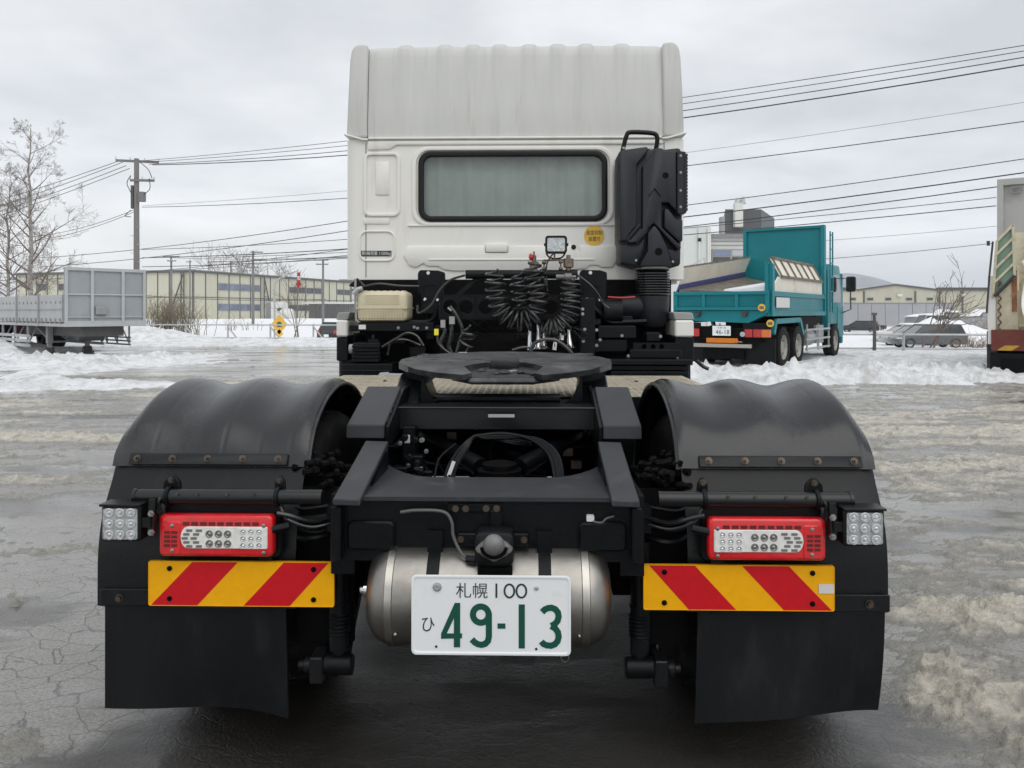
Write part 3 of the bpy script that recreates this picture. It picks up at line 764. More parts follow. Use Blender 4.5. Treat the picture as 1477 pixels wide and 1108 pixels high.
for px in (1230, 1255, 1281, 1311, 1341):
    q = whp(px, 431.5); f_ = Mesh().box(q.x - .55, q.x + .55, -.08, 0, q.z - .28, q.z + .28).build('window', K['winframe'], wh)
    Mesh().box(q.x - .47, q.x + .47, -.1, -.07, q.z - .2, q.z + .2).build('pane', K['darkpane'], f_)
for px in (1296, 1388):
    q = whp(px, 426); Mesh().box(q.x - .4, q.x + .4, -.5, -.02, q.z - .2, q.z + .2).build('wall_lamp', K['offwhite'], wh)
gwl = thing('grey_boundary_wall', 'long plain grey wall in front of the beige warehouse', 'wall', tuple(at(1270, 463, 105)))
g0, g1 = (1218 - 1270) / FOC * 105, (1375 - 1270) / FOC * 105
nb = 8
for k in range(nb):
    a = g0 + (g1 - g0) * k / nb; Mesh().box(a + .03, g0 + (g1 - g0) * (k + 1) / nb - .03, 0, .3, -.6, 2.35).build('panel', K['wallgrey'], gwl)
Mesh().box(g0, g1, -.05, .35, 2.36, 2.5).build('coping', K['roofgrey'], gwl)

# ---- poles
def pole(name, label, px, py_top, D, r, arms, extra=None, base_z=0.0, group='utility poles'):
    p = at(px, py_top, D); root = thing(name, label, 'utility pole', (p.x, D, base_z), 0, group)
    H = p.z - base_z
    Mesh().tube([(0, 0, -.5), (0, 0, H * .5), (0, 0, H)], [r, r * .86, r * .72], 12).build('mast', K['concrete'], root)
    for (dz, xl, xr, dy) in arms:
        a = Mesh().bar((xl, -.16, H - dz), (xr, -.16 + dy, H - dz), .10, .12).build('crossarm', K['concrete'], root)
        n = max(2, int((xr - xl) / .55)); ins = Mesh()
        for k in range(n + 1):
            q = Vector((xl, -.16, H - dz)).lerp(Vector((xr, -.16 + dy, H - dz)), k / n)
            if abs(q.x) > .1: ins.cyl(q + Vector((0, 0, .05)), q + Vector((0, 0, .2)), .045, 8, .03)
        ins.build('insulators', K['offwhite'], a)
    if extra: extra(root, H)
    return root
def main_extra(root, H):
    Mesh().cyl((.32, -.1, H - 2.25), (.32, -.1, H - 1.75), .2, 14).build('transformer', K['concrete'], root, bevel=.02)
    Mesh().box(-.26, -.14, -.1, .1, H - 2.6, H - 1.4).build('riser_box', K['trimdark'], root)
    jm = Mesh()
    jm.tube(smooth_path([(-.2, -.2, H - .9), (-.4, -.2, H - 1.3), (-.2, -.2, H - 1.8)]), .02, 5)
    jm.tube(smooth_path([(.25, -.2, H - .2), (.7, -.2, H - .6), (.9, -.2, H - 1.05)]), .02, 5)
    jm.tube(smooth_path([(.75, -.2, H - 1.05), (.78, -.2, H - 1.6), (.4, -.2, H - 1.95)]), .02, 5)
    jm.tube(smooth_path([(-.2, -.2, H - 2.7), (-.5, -.2, H - 3.0), (-.2, -.2, H - 3.05)]), .02, 5)
    jm.build('jumper_cables', K['wire'], root)
    st_ = Mesh()
    for k in range(9): st_.bar((-.28 if k % 2 else .1, -.12, 2.2 + k * .45), (-.1 if k % 2 else .28, -.12, 2.2 + k * .45), .03)
    st_.build('step_bolts', K['galv'], root)
pole('utility_pole', 'tall concrete utility pole with transformer behind the grey trailer headboard', 197, 229, 40, .165, ((.12, -1.0, 1.0, .5), (1.15, -.25, .95, .1)), main_extra)
pole('utility_pole', 'thin utility pole rising from the brown bush before the factory', 247, 369, 88, .15, ((.1, -.9, 1.0, 0), (.6, -.4, .6, 0)))
pole('utility_pole', 'thin utility pole with square hoop before the ribbon windows', 365, 362, 75, .15, ((.15, -.1, 1.0, 0), (.9, -.1, 1.0, 0), (1.6, -.6, .6, 0)))
pole('utility_pole', 'thin utility pole in front of the white factory annex', 466, 374, 82, .15, ((.1, -1.0, .6, 0), (.55, -.7, .6, 0)))
pole('utility_pole', 'short utility pole rising behind the cream factory roof', 333, 377, 160, .2, ((.3, -.2, .7, 0), (1.0, -.3, .6, 0)))
pole('utility_pole', 'stub utility pole beside the crossbrace at the factory corner', 274, 375, 112, .13, ((.3, -.5, .3, 0),))

# ---- overhead cables
def cable(label, P, sag, r, group):
    a, b = Vector(P[0]), Vector(P[1]); pts = []
    for k in range(15):
        t = k / 14; q = a.lerp(b, t); q.z -= sag * 4 * t * (1 - t); pts.append(q)
    o = Mesh().tube(pts, r, 5).build('overhead_cable', K['wire'], loc=tuple(a), label=label, cat='cable', group=group)
A0 = at(197, 229, 40)
names = ['topmost', 'second', 'third', 'fourth']
for k, (yl, yr, r_, w_) in enumerate(((232, 63, .013, 'thin black top'), (234, 71, .013, 'second thin black'), (237, 80, .016, 'third black'), (238, 91, .022, 'thick black lowest'))):
    cable(w_ + ' cable of the high run from the transformer pole', (at(205 + k * 5, yl, 40 + .1 * k), at(1500, yr - 1, 22.5 + .15 * k)), .35 + .1 * k, r_, 'high cable run across the lot')
for k, (yl, yr, D1, r_) in enumerate(((299, 172, 22.6, .015), (297, 144, 30, .008), (360, 226, 22.8, .014), (372, 246, 23, .02), (385, 261, 23.1, .017))):
    lab = ('middle cable reaching the pole under its transformer', 'faint thin cable between the high and the middle runs', 'upper cable of the low run passing above the dump truck',
           'thick middle cable of the low run above the dump truck', 'lowest cable of the low run touching the plant room roof line')[k]
    cable(lab, (at(205, yl, 40.5), at(1500, yr, D1)), .55, r_, 'middle and low cables across the lot')
cable('twisted grey cable running past the dark plant room', (at(300, 372, 62), at(1437, 285, 40)), .5, .02, 'cables behind the dump truck')
cable('black cable running below the twisted grey one at the plant room', (at(300, 378, 62), at(1437, 297, 40)), .5, .026, 'cables behind the dump truck')
cable('lone cable low over the warehouse to the right truck', (at(900, 385, 70), at(1433, 351, 50)), .4, .02, 'cables behind the dump truck')
cable('faint lone cable over the far hills', (at(900, 360, 90), at(1440, 326, 70)), .4, .018, 'cables behind the dump truck')
for k, (yl, yr) in enumerate(((232, 262), (234, 275), (239, 284), (243, 291))):
    cable(('topmost', 'second', 'third', 'lowest')[k] + ' cable of the bundle running from the pole into the birch', (at(172 + k * 5, yl, 40), at(-160, yr + 65, 52)), .3, .016, 'cables from the pole into the birch')
for k, (yl, yr) in enumerate(((303, 342), (306, 348))):
    cable(('upper', 'lower')[k] + ' slack service cable from the middle of the pole to the birch', (at(193, yl, 40), at(40, yr, 46)), .25, .014, 'service cables left of the pole')
for k, (pa, pb, D0, D1) in enumerate((((60, 372), (520, 316), 60, 42), ((60, 385), (520, 330), 60, 42), ((60, 403), (520, 357), 70, 48), ((205, 391), (520, 366), 90, 55), ((250, 372), (520, 369), 88, 80))):
    cable(('top', 'second', 'third', 'fourth', 'lowest')[k] + ' of the rising cables above the cream factory', (at(*pa, D0), at(*pb, D1)), .25, .022, 'cables above the cream factory')
cable('pair cable strung between the thin poles at the factory floor band', (at(205, 426, 90), at(470, 432, 84)), .3, .03, 'cables above the cream factory')

# ---- street lamp, arrow marker, warning sign
lp = thing('street_lamp', 'curved grey lamp post carrying a red and white arrow', 'street lamp', (at(396, 487, 40).x, 40, 0))
H_ = at(0, 402, 40).z; xa = (410 - 396) / FOC * 40
Mesh().tube(smooth_path([(0, 0, -.3), (0, 0, 1.5), (0, 0, H_ - .5), (.12, 0, H_ - .12), (.35, 0, H_ + .05), (xa, 0, H_ + .1)]), .05, 8).build('mast', K['galv'], lp)
ar = Mesh(); q = at(431, 393, 40); q = q - Vector((lp.location.x, 40, 0))
Mesh().bar((xa, 0, H_ + .1), (q.x, 0, q.z + .1), .05).build('outreach_arm', K['galv'], lp)
hh = (392 - 418) / FOC * 40 * -1
for k in range(3):
    Mesh().box(q.x - .08, q.x + .08, -.02, .02, q.z - .2 * k - .19, q.z - .2 * k).build('arrow_band', K['valvered'] if k != 1 else K['offwhite'], lp)
Mesh().prism([(q.x - .16, q.z - .56), (q.x + .16, q.z - .56), (q.x, q.z - .85)], -.02, .02).build('arrow_head', K['valvered'], lp)
ws_ = thing('warning_sign', 'yellow diamond warning sign on a post before the snow bank', 'road sign', (at(403, 487, 39.5).x, 39.5, 0))
c = at(403, 468, 39.5).z; hw = 12 / FOC * 39.5; hz = 14.5 / FOC * 39.5
dia = lambda a, b, cz: [(a, cz), (0, cz + b), (-a, cz), (0, cz - b)]
Mesh().prism(dia(hw, hz, c), -.03, 0).build('sign_face', K['stickery'], ws_)
Mesh().prism(disc(0, c + .02, .13, 10), -.036, -.031).box(-.16, .16, -.036, -.031, c - .14, c - .10).build('symbols', K['trimdark'], ws_)
c2_ = at(403, 483, 39.5).z
Mesh().prism(dia(hw * .5, hz * .45, c2_ + .06), -.03, 0).build('small_face', K['stickery'], ws_)
Mesh().cyl((-.28, .06, -.3), (-.28, .06, c + .6), .035, 8).bar((-.28, .03, c), (0, .03, c), .03).build('post', K['galv'], ws_)

# ---- fences
def pipe_fence(label, pA, pB, n, heights, group=None, struts=False, base=0.0, z_off=0.0):
    pA, pB = Vector((*pA, 0)), Vector((*pB, 0)); root = thing('pipe_fence', label, 'fence', (pA.x, pA.y, base), 0, group)
    v = pB - pA
    for h in heights: Mesh().tube([Vector((0, 0, h)), v * .5 + Vector((0, 0, h)), v + Vector((0, 0, h))], .032, 8).build('rail', K['galv'], root)
    for k in range(n):
        q = v * (k / (n - 1)) + Vector((0, 0, 0))
        Mesh().cyl(q - Vector((0, 0, .4)), q + Vector((0, 0, heights[0] + .06)), .045, 8).build('post', K['galv'], root)
        if struts: Mesh().bar(q + Vector((0, -.05, heights[0] * .92)), q + Vector((.65, -.3, 0)), .05).build('strut', K['galv'], root)
a_, b_ = at(150, 0, 37.5), at(515, 0, 36.0)
pipe_fence('long galvanised pipe fence along the ploughed snow bank', (a_.x, a_.y), (b_.x, b_.y), 7, (.78, .16), struts=True)
a_, b_ = at(1180, 0, 25.5), at(1560, 0, 24.5)
pipe_fence('galvanised two-rail guard fence above the lower car park', (a_.x, a_.y), (b_.x, b_.y), 4, (.66, .20))
wp = thing('marker_post', 'dark weathered wooden post standing at the guard fence', 'post', tuple(at(1261, 511, 25.2)))
Mesh().tube([(0, 0, -.4), (.01, 0, .7), (0, 0, 1.28)], [.06, .055, .05], 8).build('shaft', K['trimdark'], wp)
Mesh().box(-.07, .07, -.06, .06, 1.28, 1.36).build('cap', K['twig'], wp)

# ---- trees and brush
def branch_tree(trunk, crown, p, d, L, r, depth, rnd, spread, droop=0.0, up=.25, kids=(4, 6), minr=.006, straight=.12, trunk_from=2):
    """recursive limbs: trunk and boughs into one mesh, twigs into another"""
    n = 5 if depth > 1 else 4
    pts = [p.copy()]; rad = [r]; dd = d.normalized(); q = p.copy()
    for k in range(n):
        dd = (dd + Vector((rnd.uniform(-1, 1), rnd.uniform(-1, 1), rnd.uniform(-.6, 1) * .5 + up - droop)) * straight).normalized()
        q = q + dd * (L / n); pts.append(q.copy()); rad.append(max(minr, r * (1 - .8 * (k + 1) / n)))
    (trunk if depth >= trunk_from else crown).tube(pts, rad, 6 if depth >= 2 else 3, cap=False)
    if depth == 0: return
    for k in range(rnd.randint(*kids)):
        t = rnd.uniform(.25, 1.0); i = min(n - 1, int(t * n)); f = t * n - i
        a = pts[i].lerp(pts[i + 1], f); ax = (pts[i + 1] - pts[i]).normalized()
        o = ax.orthogonal().normalized(); o.rotate(Matrix.Rotation(rnd.uniform(0, 6.28), 3, ax))
        nd = (ax * (1 - spread) + o * spread).normalized()
        branch_tree(trunk, crown, a, nd, L * rnd.uniform(.42, .68) * (1.05 - .35 * t), max(minr, rad[i] * .55), depth - 1, rnd, spread, droop, up, kids, minr, straight, trunk_from)
def birch(label, px, py_top, D, r, seed, spread=.55, n_b=24, width=.32):
    rnd = random.Random(seed); p = at(px, py_top, D); H = p.z
    root = thing('birch_tree', label, 'tree', (p.x, D, 0), 0, 'bare birches behind the trailer')
    T_m, C_m = Mesh(), Mesh()
    pts = [Vector((rnd.uniform(-.1, .1) * k / 8, rnd.uniform(-.1, .1) * k / 8, H * .97 * k / 10 - .3 * (k == 0))) for k in range(11)]
    rad = [r * (1 - .86 * k / 10) for k in range(11)]
    T_m.tube(pts, rad, 9, cap=False)
    for k in range(n_b):
        t = .16 + .8 * (k + rnd.random()) / n_b; i = min(9, int(t * 10)); a = pts[i].lerp(pts[i + 1], t * 10 - i)
        ang = k * 2.4 + rnd.uniform(-.4, .4); el = .35 + .65 * t
        d_ = Vector((math.cos(ang), math.sin(ang), el)).normalized()
        L = H * width * (1.12 - .80 * t) * rnd.uniform(.8, 1.15)
        branch_tree(T_m, C_m, a, d_, L, max(.022, rad[i] * .42), 3, rnd, spread, .10, .22, (4, 6), .0052, .18, 9)
    T_m.build('trunk', K['bark'], root); C_m.build('crown', K['twig'], root)
birch('tall bare birch with pale trunk behind the grey trailer', 44, 176, 40, .15, 5)
birch('lower bare birch left of the tall one behind the trailer', 12, 262, 41, .12, 9, .6, 20, .45)
def brush(name, label, cat, px, py, D, w, h, n, mat, seed, base=None, lean=(0, 0), group=None):
    rnd = random.Random(seed); p = at(px, py, D)
    m_ = Mesh()
    for k in range(n):
        x = rnd.gauss(0, w * .4); y = rnd.uniform(-.5, .5) * w * .6; hh = h * rnd.uniform(.5, 1.1)
        d_ = Vector((rnd.uniform(-.35, .35) + lean[0], rnd.uniform(-.3, .3), 1)).normalized()
        branch_tree(m_, m_, Vector((x, y, -.15)), d_, hh, .012 + .004 * h, 1, rnd, .5, 0, .1, (3, 5), .005, .16)
    return m_.build(name, mat, loc=None, label=label, cat=cat, group=group), p
def place(bp, z=None):
    o, p = bp; o.location = (p.x, p.y, p.z if z is None else z)
place(brush('dry_bush', 'dense brown dry bush against the fence by the trailer headboard', 'bush', 242, 480, 42, 2.4, 1.9, 190, K['brush'], 3, group='dry bushes'), .25)
place(brush('dry_bush', 'thin reddish dry weeds at the pole foot on the snow bank', 'bush', 350, 485, 44, 1.2, .8, 18, K['weed'], 4, group='dry bushes'), .5)
place(brush('dry_bush', 'reddish dry weeds on the slope beside the snow-laden truck', 'bush', 1408, 487, 33, 1.6, 1.1, 120, K['weed'], 6, group='dry bushes'), -.65)
place(brush('dry_bush', 'dark scrub at the foot of the warehouse wall', 'bush', 1420, 462, 70, 4.5, 2.4, 90, K['brush'], 8, group='dry bushes'), -1.0)
def sapling(label, px, py, D, H, lean, seed, n=5, r=.028, z=0.0):
    rnd = random.Random(seed); p = at(px, py, D)
    root = thing('bare_sapling', label, 'tree', (p.x, D, z), 0, 'bare saplings'); T_m, C_m = Mesh(), Mesh()
    for k in range(n):
        d_ = Vector((lean + rnd.uniform(-.22, .22), rnd.uniform(-.3, .3), 1)).normalized()
        branch_tree(T_m, C_m, Vector((rnd.uniform(-.2, .2), rnd.uniform(-.15, .15), -.2)), d_, H * rnd.uniform(.7, 1.05), r, 2, rnd, .42, 0, .25, (3, 5), .008, .13)
    T_m.build('trunk', K['twig'], root); C_m.build('crown', K['twig'], root)
sapling('bare leaning sapling in front of the grey parked car', 1336, 500, 26.5, 2.9, .42, 12, 5, .035)
sapling('slender bare sapling beside the white annex', 428, 492, 40, 3.1, .05, 14, 4, .03)
tb = Mesh(); rnd = random.Random(44)
for k in range(16):
    branch_tree(tb, tb, Vector((rnd.uniform(-9, 12), rnd.uniform(-2, 2), 0)), Vector((rnd.uniform(-.3, .3), 0, 1)), rnd.uniform(8, 15), .2, 2, rnd, .5, 0, .2, (5, 7), .035, .16)
p_ = at(352, 420, 190); tb.build('far_trees', K['twig'], loc=None, label='hazy row of bare trees showing over the cream factory roof', cat='trees', kind='stuff').location = (p_.x, 190, 0)

# ---- thin winter air between the lot and the hills
hz_m = bpy.data.materials.new('winter_haze'); hz_m.use_nodes = True; hz_m.node_tree.nodes.clear()
ho_ = hz_m.node_tree.nodes.new('ShaderNodeOutputMaterial'); hv_ = hz_m.node_tree.nodes.new('ShaderNodeVolumePrincipled')
hv_.inputs['Color'].default_value = (.86, .90, .96, 1); hv_.inputs['Density'].default_value = .00024
hz_m.node_tree.links.new(hv_.outputs[0], ho_.inputs['Volume'])
Mesh().box(-7000, 7000, -1200, 12000, -3.5, 190).build('haze', hz_m, kind='stuff', smooth=0)
# ================================================================== the tractor unit
TR = thing('tractor_unit', 'white high-roof tractor unit seen from behind, fifth wheel bare, black fenders', 'truck', (-.058, 2.12, 0), R(-1.27))
FX = -.02                      # the chassis sits a touch left of the cab's centre line
def P_(m, name, mat, parent=TR, **k): return m.build(name, K[mat], parent, **k)
def bolt(m, p, r=.008, h=.008, ax=(0, -1, 0)): m.lathe(p, ax, [(0, r * 1.5), (.002, r * 1.5), (.0021, r), (h, r * .95)], 8)

# ---- cab -----------------------------------------------------------
CABY = 3.45
cx_ = lambda px: (px - 742.2) / 199.1
cz_ = lambda py: EYE - (py - 450) / 199.1
zt, zb = 2.656, 1.635
wx0, wx1, wz0, wz1 = cx_(608), cx_(871), cz_(315), cz_(223)
cab = Mesh()
def corner_wall(s):
    o = [(s * 1.235, 5.7), (s * 1.235, CABY + .09)] + [(s * (1.145 + .09 * math.cos(R(a))), CABY + .09 - .09 * math.sin(R(a))) for a in (15, 30, 45, 60, 75, 90)]
    o += [(s * 1.10, CABY), (s * 1.10, CABY + .045), (s * 1.19, CABY + .10), (s * 1.19, 5.7)]
    return o
for s in (-1, 1): cab.prism(corner_wall(s), zb, zt, 'z')
n_ = 40
OUT = []; IN = rrect(wx0, wx1, wz0, wz1, .07, 9)
X0, X1 = -1.1, 1.1
for (x, z) in IN:     # push the window outline out to the wall's rectangle, matching counts
    cx0, cz0 = (wx0 + wx1) / 2, (wz0 + wz1) / 2; dx, dz = x - cx0, z - cz0
    t = min(((X1 - cx0) / dx) if dx > 1e-6 else ((X0 - cx0) / dx) if dx < -1e-6 else 9e9, ((zt - cz0) / dz) if dz > 1e-6 else ((zb - cz0) / dz) if dz < -1e-6 else 9e9)
    OUT.append((cx0 + dx * t, cz0 + dz * t))
def snap(P):
    P = list(P)
    for c in ((X1, zt), (X0, zt), (X0, zb), (X1, zb)):
        i = min(range(len(P)), key=lambda k: (P[k][0] - c[0]) ** 2 + (P[k][1] - c[1]) ** 2); P[i] = c
    return P
cab.ring(snap(OUT), IN, CABY, CABY + .045, 'y')
cab.box(-1.19, 1.19, 3.55, 5.7, zb - .03, zb + .03)
cab.box(-1.19, 1.19, 3.5, 5.7, zt - .04, zt)
cab.box(-1.23, 1.23, 5.66, 5.72, zb - .7, 1.9); cab.box(-1.23, -1.1, 5.62, 5.7, 1.9, zt); cab.box(1.1, 1.23, 5.62, 5.7, 1.9, zt)
CAB = P_(cab, 'cab', 'white', smooth=40)
def press(poly, d, name='pressed_panel', bev=.010, mat='white'):
    return P_(Mesh().prism(poly, CABY - d, CABY + .004), name, mat, CAB, bevel=bev, seg=2)
q = lambda *P: [(cx_(a), cz_(b)) for a, b in P]
# raised frame round the window, ledge under the roof, pressed shapes
P_(Mesh().ring(rrect(cx_(594), cx_(885), cz_(326), cz_(211), .12, 9), rrect(cx_(600), cx_(879), cz_(321), cz_(217), .10, 9), CABY - .014, CABY + .002), 'window_swage', 'white', CAB, bevel=.006, seg=2)
press(q((530, 203), (955, 203), (955, 209), (572, 209), (562, 215), (530, 216)), .016, bev=.007)
def outline(x0, x1, y0, y1, r, w, d):
    P_(Mesh().ring(rrect(cx_(x0), cx_(x1), cz_(y1), cz_(y0), r, 6), rrect(cx_(x0 + w), cx_(x1 - w), cz_(y1 - w), cz_(y0 + w), max(.01, r - w / 199), 6), CABY - d, CABY + .002), 'swage_outline', 'white', CAB, bevel=.005, seg=2)
outline(524, 577, 219, 312, .05, 4.5, .016)
press(q((541, 233), (561, 233), (561, 281), (541, 281)), .010)
press(q((530, 209), (560, 209), (558, 215), (531, 216)), .008, bev=.004)
press(q((523, 314), (562, 314), (561, 323), (524, 323)), .008, bev=.004)
outline(517, 570, 332, 377, .06, 2.6, .011)
# lower pressing with its stepped outline and the centre lug
press(q((588, 355), (700, 355), (700, 365), (733, 365), (733, 355), (828, 355), (836, 364), (836, 355), (893, 355), (893, 372), (882, 386), (866, 386), (862, 383), (850, 383), (845, 388), (800, 391), (655, 391), (640, 389), (632, 384), (616, 384), (611, 380), (600, 386), (590, 383), (582, 369)), .016, bev=.008)
press(q((618, 373.5), (857, 373.5), (857, 376), (618, 376)), .023, bev=.004)
press(q((700, 352), (733, 352), (732, 364), (701, 364)), .026, bev=.006)
press(q((588, 324), (893, 324), (893, 326.5), (588, 326.5)), .012, bev=.005)
P_(Mesh().cyl((cx_(827), CABY - .02, cz_(357)), (cx_(827), CABY - .008, cz_(357)), .018, 14), 'grommet', 'gasket', CAB)
for s, px in ((-1, 527), (1, 957)): P_(Mesh().box(cx_(px) - .004, cx_(px) + .004, CABY - .004, CABY + .002, zb + .02, zt - .03), 'panel_seam', 'greypl', CAB)
# window: gasket, pane, curtain
win = P_(Mesh().ring(rrect(wx0 - .024, wx1 + .024, wz0 - .024, wz1 + .024, .09, 9), rrect(wx0 + .016, wx1 - .016, wz0 + .016, wz1 - .016, .06, 9), CABY - .022, CABY + .012), 'rear_window', 'gasket', bevel=.008, seg=2)
P_(Mesh().prism(rrect(wx0 + .004, wx1 - .004, wz0 + .004, wz1 - .004, .06, 8), CABY + .000, CABY + .006), 'pane', 'pane', win)
G = []
for i in range(2):
    row = []
    for k in range(181):
        x = wx0 - .05 + (wx1 - wx0 + .1) * k / 180
        row.append((x, CABY + .11 + .008 * math.sin(k * .47 + .6 * math.sin(k * .05)) + .006 * math.sin(k * .19 + 1) + .02 * i * 0, wz0 - .08 if i == 0 else wz1 + .06))
    G.append(row)
P_(Mesh().sheet(G), 'curtain', 'curtain', smooth=80)
P_(Mesh().box(-1.1, 1.1, CABY + .2, CABY + .22, wz0 - .15, wz1 + .1), 'bunk_wall', 'deep')
# load sticker and round yellow sticker
sp = P_(Mesh().box(cx_(520), cx_(564), CABY - .0045, CABY, cz_(369.5), cz_(361.5)), 'load_sticker', 'ink')
lettering('第5輪荷重 11500kg', 'lettering', K['stickerw'], sp, (cx_(521), cx_(563.2), cz_(368.8), cz_(362.2)), CABY - .006)
ys = P_(Mesh().prism(disc(cx_(856.5), cz_(340), .0725, 32), CABY - .006, CABY), 'round_sticker', 'stickery')
lettering('速度抑制', 'lettering', K['ink'], ys, (cx_(845), cx_(868.5), cz_(339.5), cz_(332.5)), CABY - .0075)
lettering('装置付', 'lettering', K['ink'], ys, (cx_(848.5), cx_(865.5), cz_(348.5), cz_(341.5)), CABY - .0075)

# ---- roof fairing ---------------------------------------------------
z0f, z1f = 2.672, cz_(59)
fx0, fx1 = cx_(529), cx_(957)
NU = 200
ribs = [cx_(480 + a / 2.787) for a in (285, 445, 560, 670, 790, 905, 1020, 1165)]
def ribf(x):
    v = 0
    for r_ in ribs: v = max(v, min(1, max(0, (.062 - abs(x - r_)) / .03)))
    return v
G = []
prof = [(z0f, .012), (z0f + .1, .006), (2.9, .02), (3.1, .035), (z1f - .10, .055), (z1f - .045, .066), (z1f - .012, .09), (z1f, .135), (z1f + .004, .25), (z1f + .01, .6)]
for z, dy in prof:
    row = []
    for k in range(NU + 1):
        x = fx0 + (fx1 - fx0) * k / NU; e_ = min(1, (x - fx0) / .06, (fx1 - x) / .06); e_ = max(0, e_)
        f = ribf(x) * .016 * (.25 + .75 * min(1, max(0, (z - z1f + .12) / .1)))
        top = max(0, (z - (z1f - .1)) / .1)
        drop = .03 * max(0, abs(x) - .55) ** 2
        row.append((x, CABY + dy - f + .0 + (1 - e_) * .012, z + f * .9 * min(1, top) - drop * min(1, top)))
    G.append(row)
FA = P_(Mesh().sheet(G, .004), 'roof_fairing', 'fairing', smooth=50)
for s in (-1, 1):
    xo, xi = 1.212, 1.075
    prof2 = [(s * xi, z0f), (s * 1.224, z0f), (s * 1.214, 3.0), (s * 1.204, z1f - .12), (s * 1.194, z1f - .055), (s * 1.172, z1f - .018), (s * 1.14, z1f - .004), (s * xi, z1f - .010)]
    a = Mesh(); A = [a.v((x, CABY - .008 + max(0, z - z0f) * .05, z)) for x, z in prof2]; B = [a.v((x, CABY + 1.7, z - .02)) for x, z in prof2]
    a.face(A); a.face(B[::-1])
    for i in range(len(A)): a.face([A[i], B[i], B[(i + 1) % len(A)], A[(i + 1) % len(A)]])
    P_(a, 'side_wing', 'white' if 0 else 'fairing', FA, bevel=.022, seg=3)
P_(Mesh().box(-1.07, 1.07, CABY + .1, CABY + 1.7, z0f, z1f - .05), 'fairing_shell', 'fairing', FA)
for s in (-1, 1):
    tr = Mesh(); e_ = [(s * 1.236, z0f + .008), (s * 1.10, z0f - .03), (s * 1.06, z0f - .03), (s * 1.06, z0f - .016), (s * 1.10, z0f - .014), (s * 1.236, z0f + .020)]
    tr.prism(e_, CABY - .03, CABY + .5); P_(tr, 'gutter_lip', 'white', FA, bevel=.004)
P_(Mesh().box(-1.06, 1.06, CABY - .026, CABY + .3, z0f - .022, z0f - .006), 'gutter', 'white', FA, bevel=.004)

# ---- air intake box on the right rear corner -------------------------
AY = 3.10
ax_ = lambda X: (880 + X / 3.817 - 741.4) / 212.4
az_ = lambda Yp: EYE - (190 + Yp / 3.817 - 450) / 212.4
qa = lambda *P: [(ax_(a), az_(b)) for a, b in P]
ai = Mesh().prism(qa((52, 112), (62, 102), (205, 80), (290, 92), (385, 82), (398, 90), (408, 400), (398, 640), (392, 735), (345, 748), (150, 748), (62, 725), (62, 620), (52, 600)), AY + .07, AY + .30)
AI = P_(ai, 'air_intake_box', 'airbox', bevel=.012, seg=2)
def ap(poly, d, name='moulding', bev=.008): return P_(Mesh().prism(qa(*poly), AY + .07 - d, AY + .075), name, 'airbox', AI, bevel=bev, seg=2)
ap([(50, 115), (62, 103), (205, 84), (212, 104), (146, 182), (146, 515), (96, 578), (96, 602), (54, 600)], .062)
ap([(180, 190), (240, 116), (252, 92), (288, 96), (298, 112), (362, 108), (364, 440), (318, 392), (282, 394), (280, 528), (388, 632), (388, 646), (368, 648), (240, 506), (206, 535), (205, 556), (150, 612), (100, 615), (104, 602), (122, 598), (178, 536)], .075)
ap([(300, 424), (322, 428), (366, 482), (400, 486), (400, 600), (386, 612), (300, 530)], .055)
ap([(240, 520), (268, 552), (306, 632), (338, 742), (160, 742), (205, 660), (206, 560)], .09)
ap([(64, 618), (160, 622), (196, 580), (196, 655), (152, 735), (66, 722)], .03)
ap([(318, 646), (392, 656), (390, 730), (346, 738)], .035)
P_(Mesh().tube([(ax_(x), AY + .012, az_(z)) for x, z in ((168, 512), (100, 588), (104, 604), (120, 602), (176, 538))], .010, 6), 'moulded_slot_rim', 'airbox', AI)
P_(Mesh().tube([(ax_(x), AY - .008, az_(z)) for x, z in ((208, 360), (243, 316), (278, 358))], .006, 5), 'moulded_chevron', 'airbox', AI)
for (x, z, r, d) in ((303, 246, .021, .076), (263, 664, .026, .091)):
    P_(Mesh().cyl((ax_(x), AY + .07 - d - .001, az_(z)), (ax_(x), AY + .07 - d + .004, az_(z)), r, 20), 'boss_hole', 'deep', AI)
ve = Mesh().prism(qa((365, 112), (412, 118), (416, 452), (372, 462), (366, 440)), AY - .02, AY + .07); VE = P_(ve, 'vent_frame', 'airbox', AI, bevel=.005)
for k in range(17):
    z = az_(135 + k * 18.5); P_(Mesh().box(ax_(402), ax_(421), AY - .025, AY + .05, z - .011, z + .006), 'louvre', 'airbox', VE)
bs = Mesh()
for x, z in ((383, 140), (383, 232), (383, 330), (383, 420), (228, 92), (78, 88), (146, 708), (348, 716)): bolt(bs, (ax_(x), AY - .02 if x > 360 else AY + .03, az_(z)), .006, .006)
P_(bs, 'bolts', 'steel', AI)
P_(Mesh().tube(smooth_path([(ax_(78), AY + .10, az_(98)), (ax_(88), AY + .09, az_(50)), (ax_(100), AY + .08, az_(10)), (ax_(122), AY + .08, az_(-8)), (ax_(240), AY + .08, az_(-2)), (ax_(268), AY + .08, az_(18)), (ax_(268), AY + .09, az_(60)), (ax_(262), AY + .10, az_(90))], 5), .016, 10), 'grab_handle', 'gasket', AI)
P_(Mesh().box(ax_(60), ax_(200), AY + .3, CABY, az_(420), az_(300)).box(ax_(60), ax_(380), AY + .3, CABY, az_(180), az_(140)), 'mount_brackets', 'black', AI)
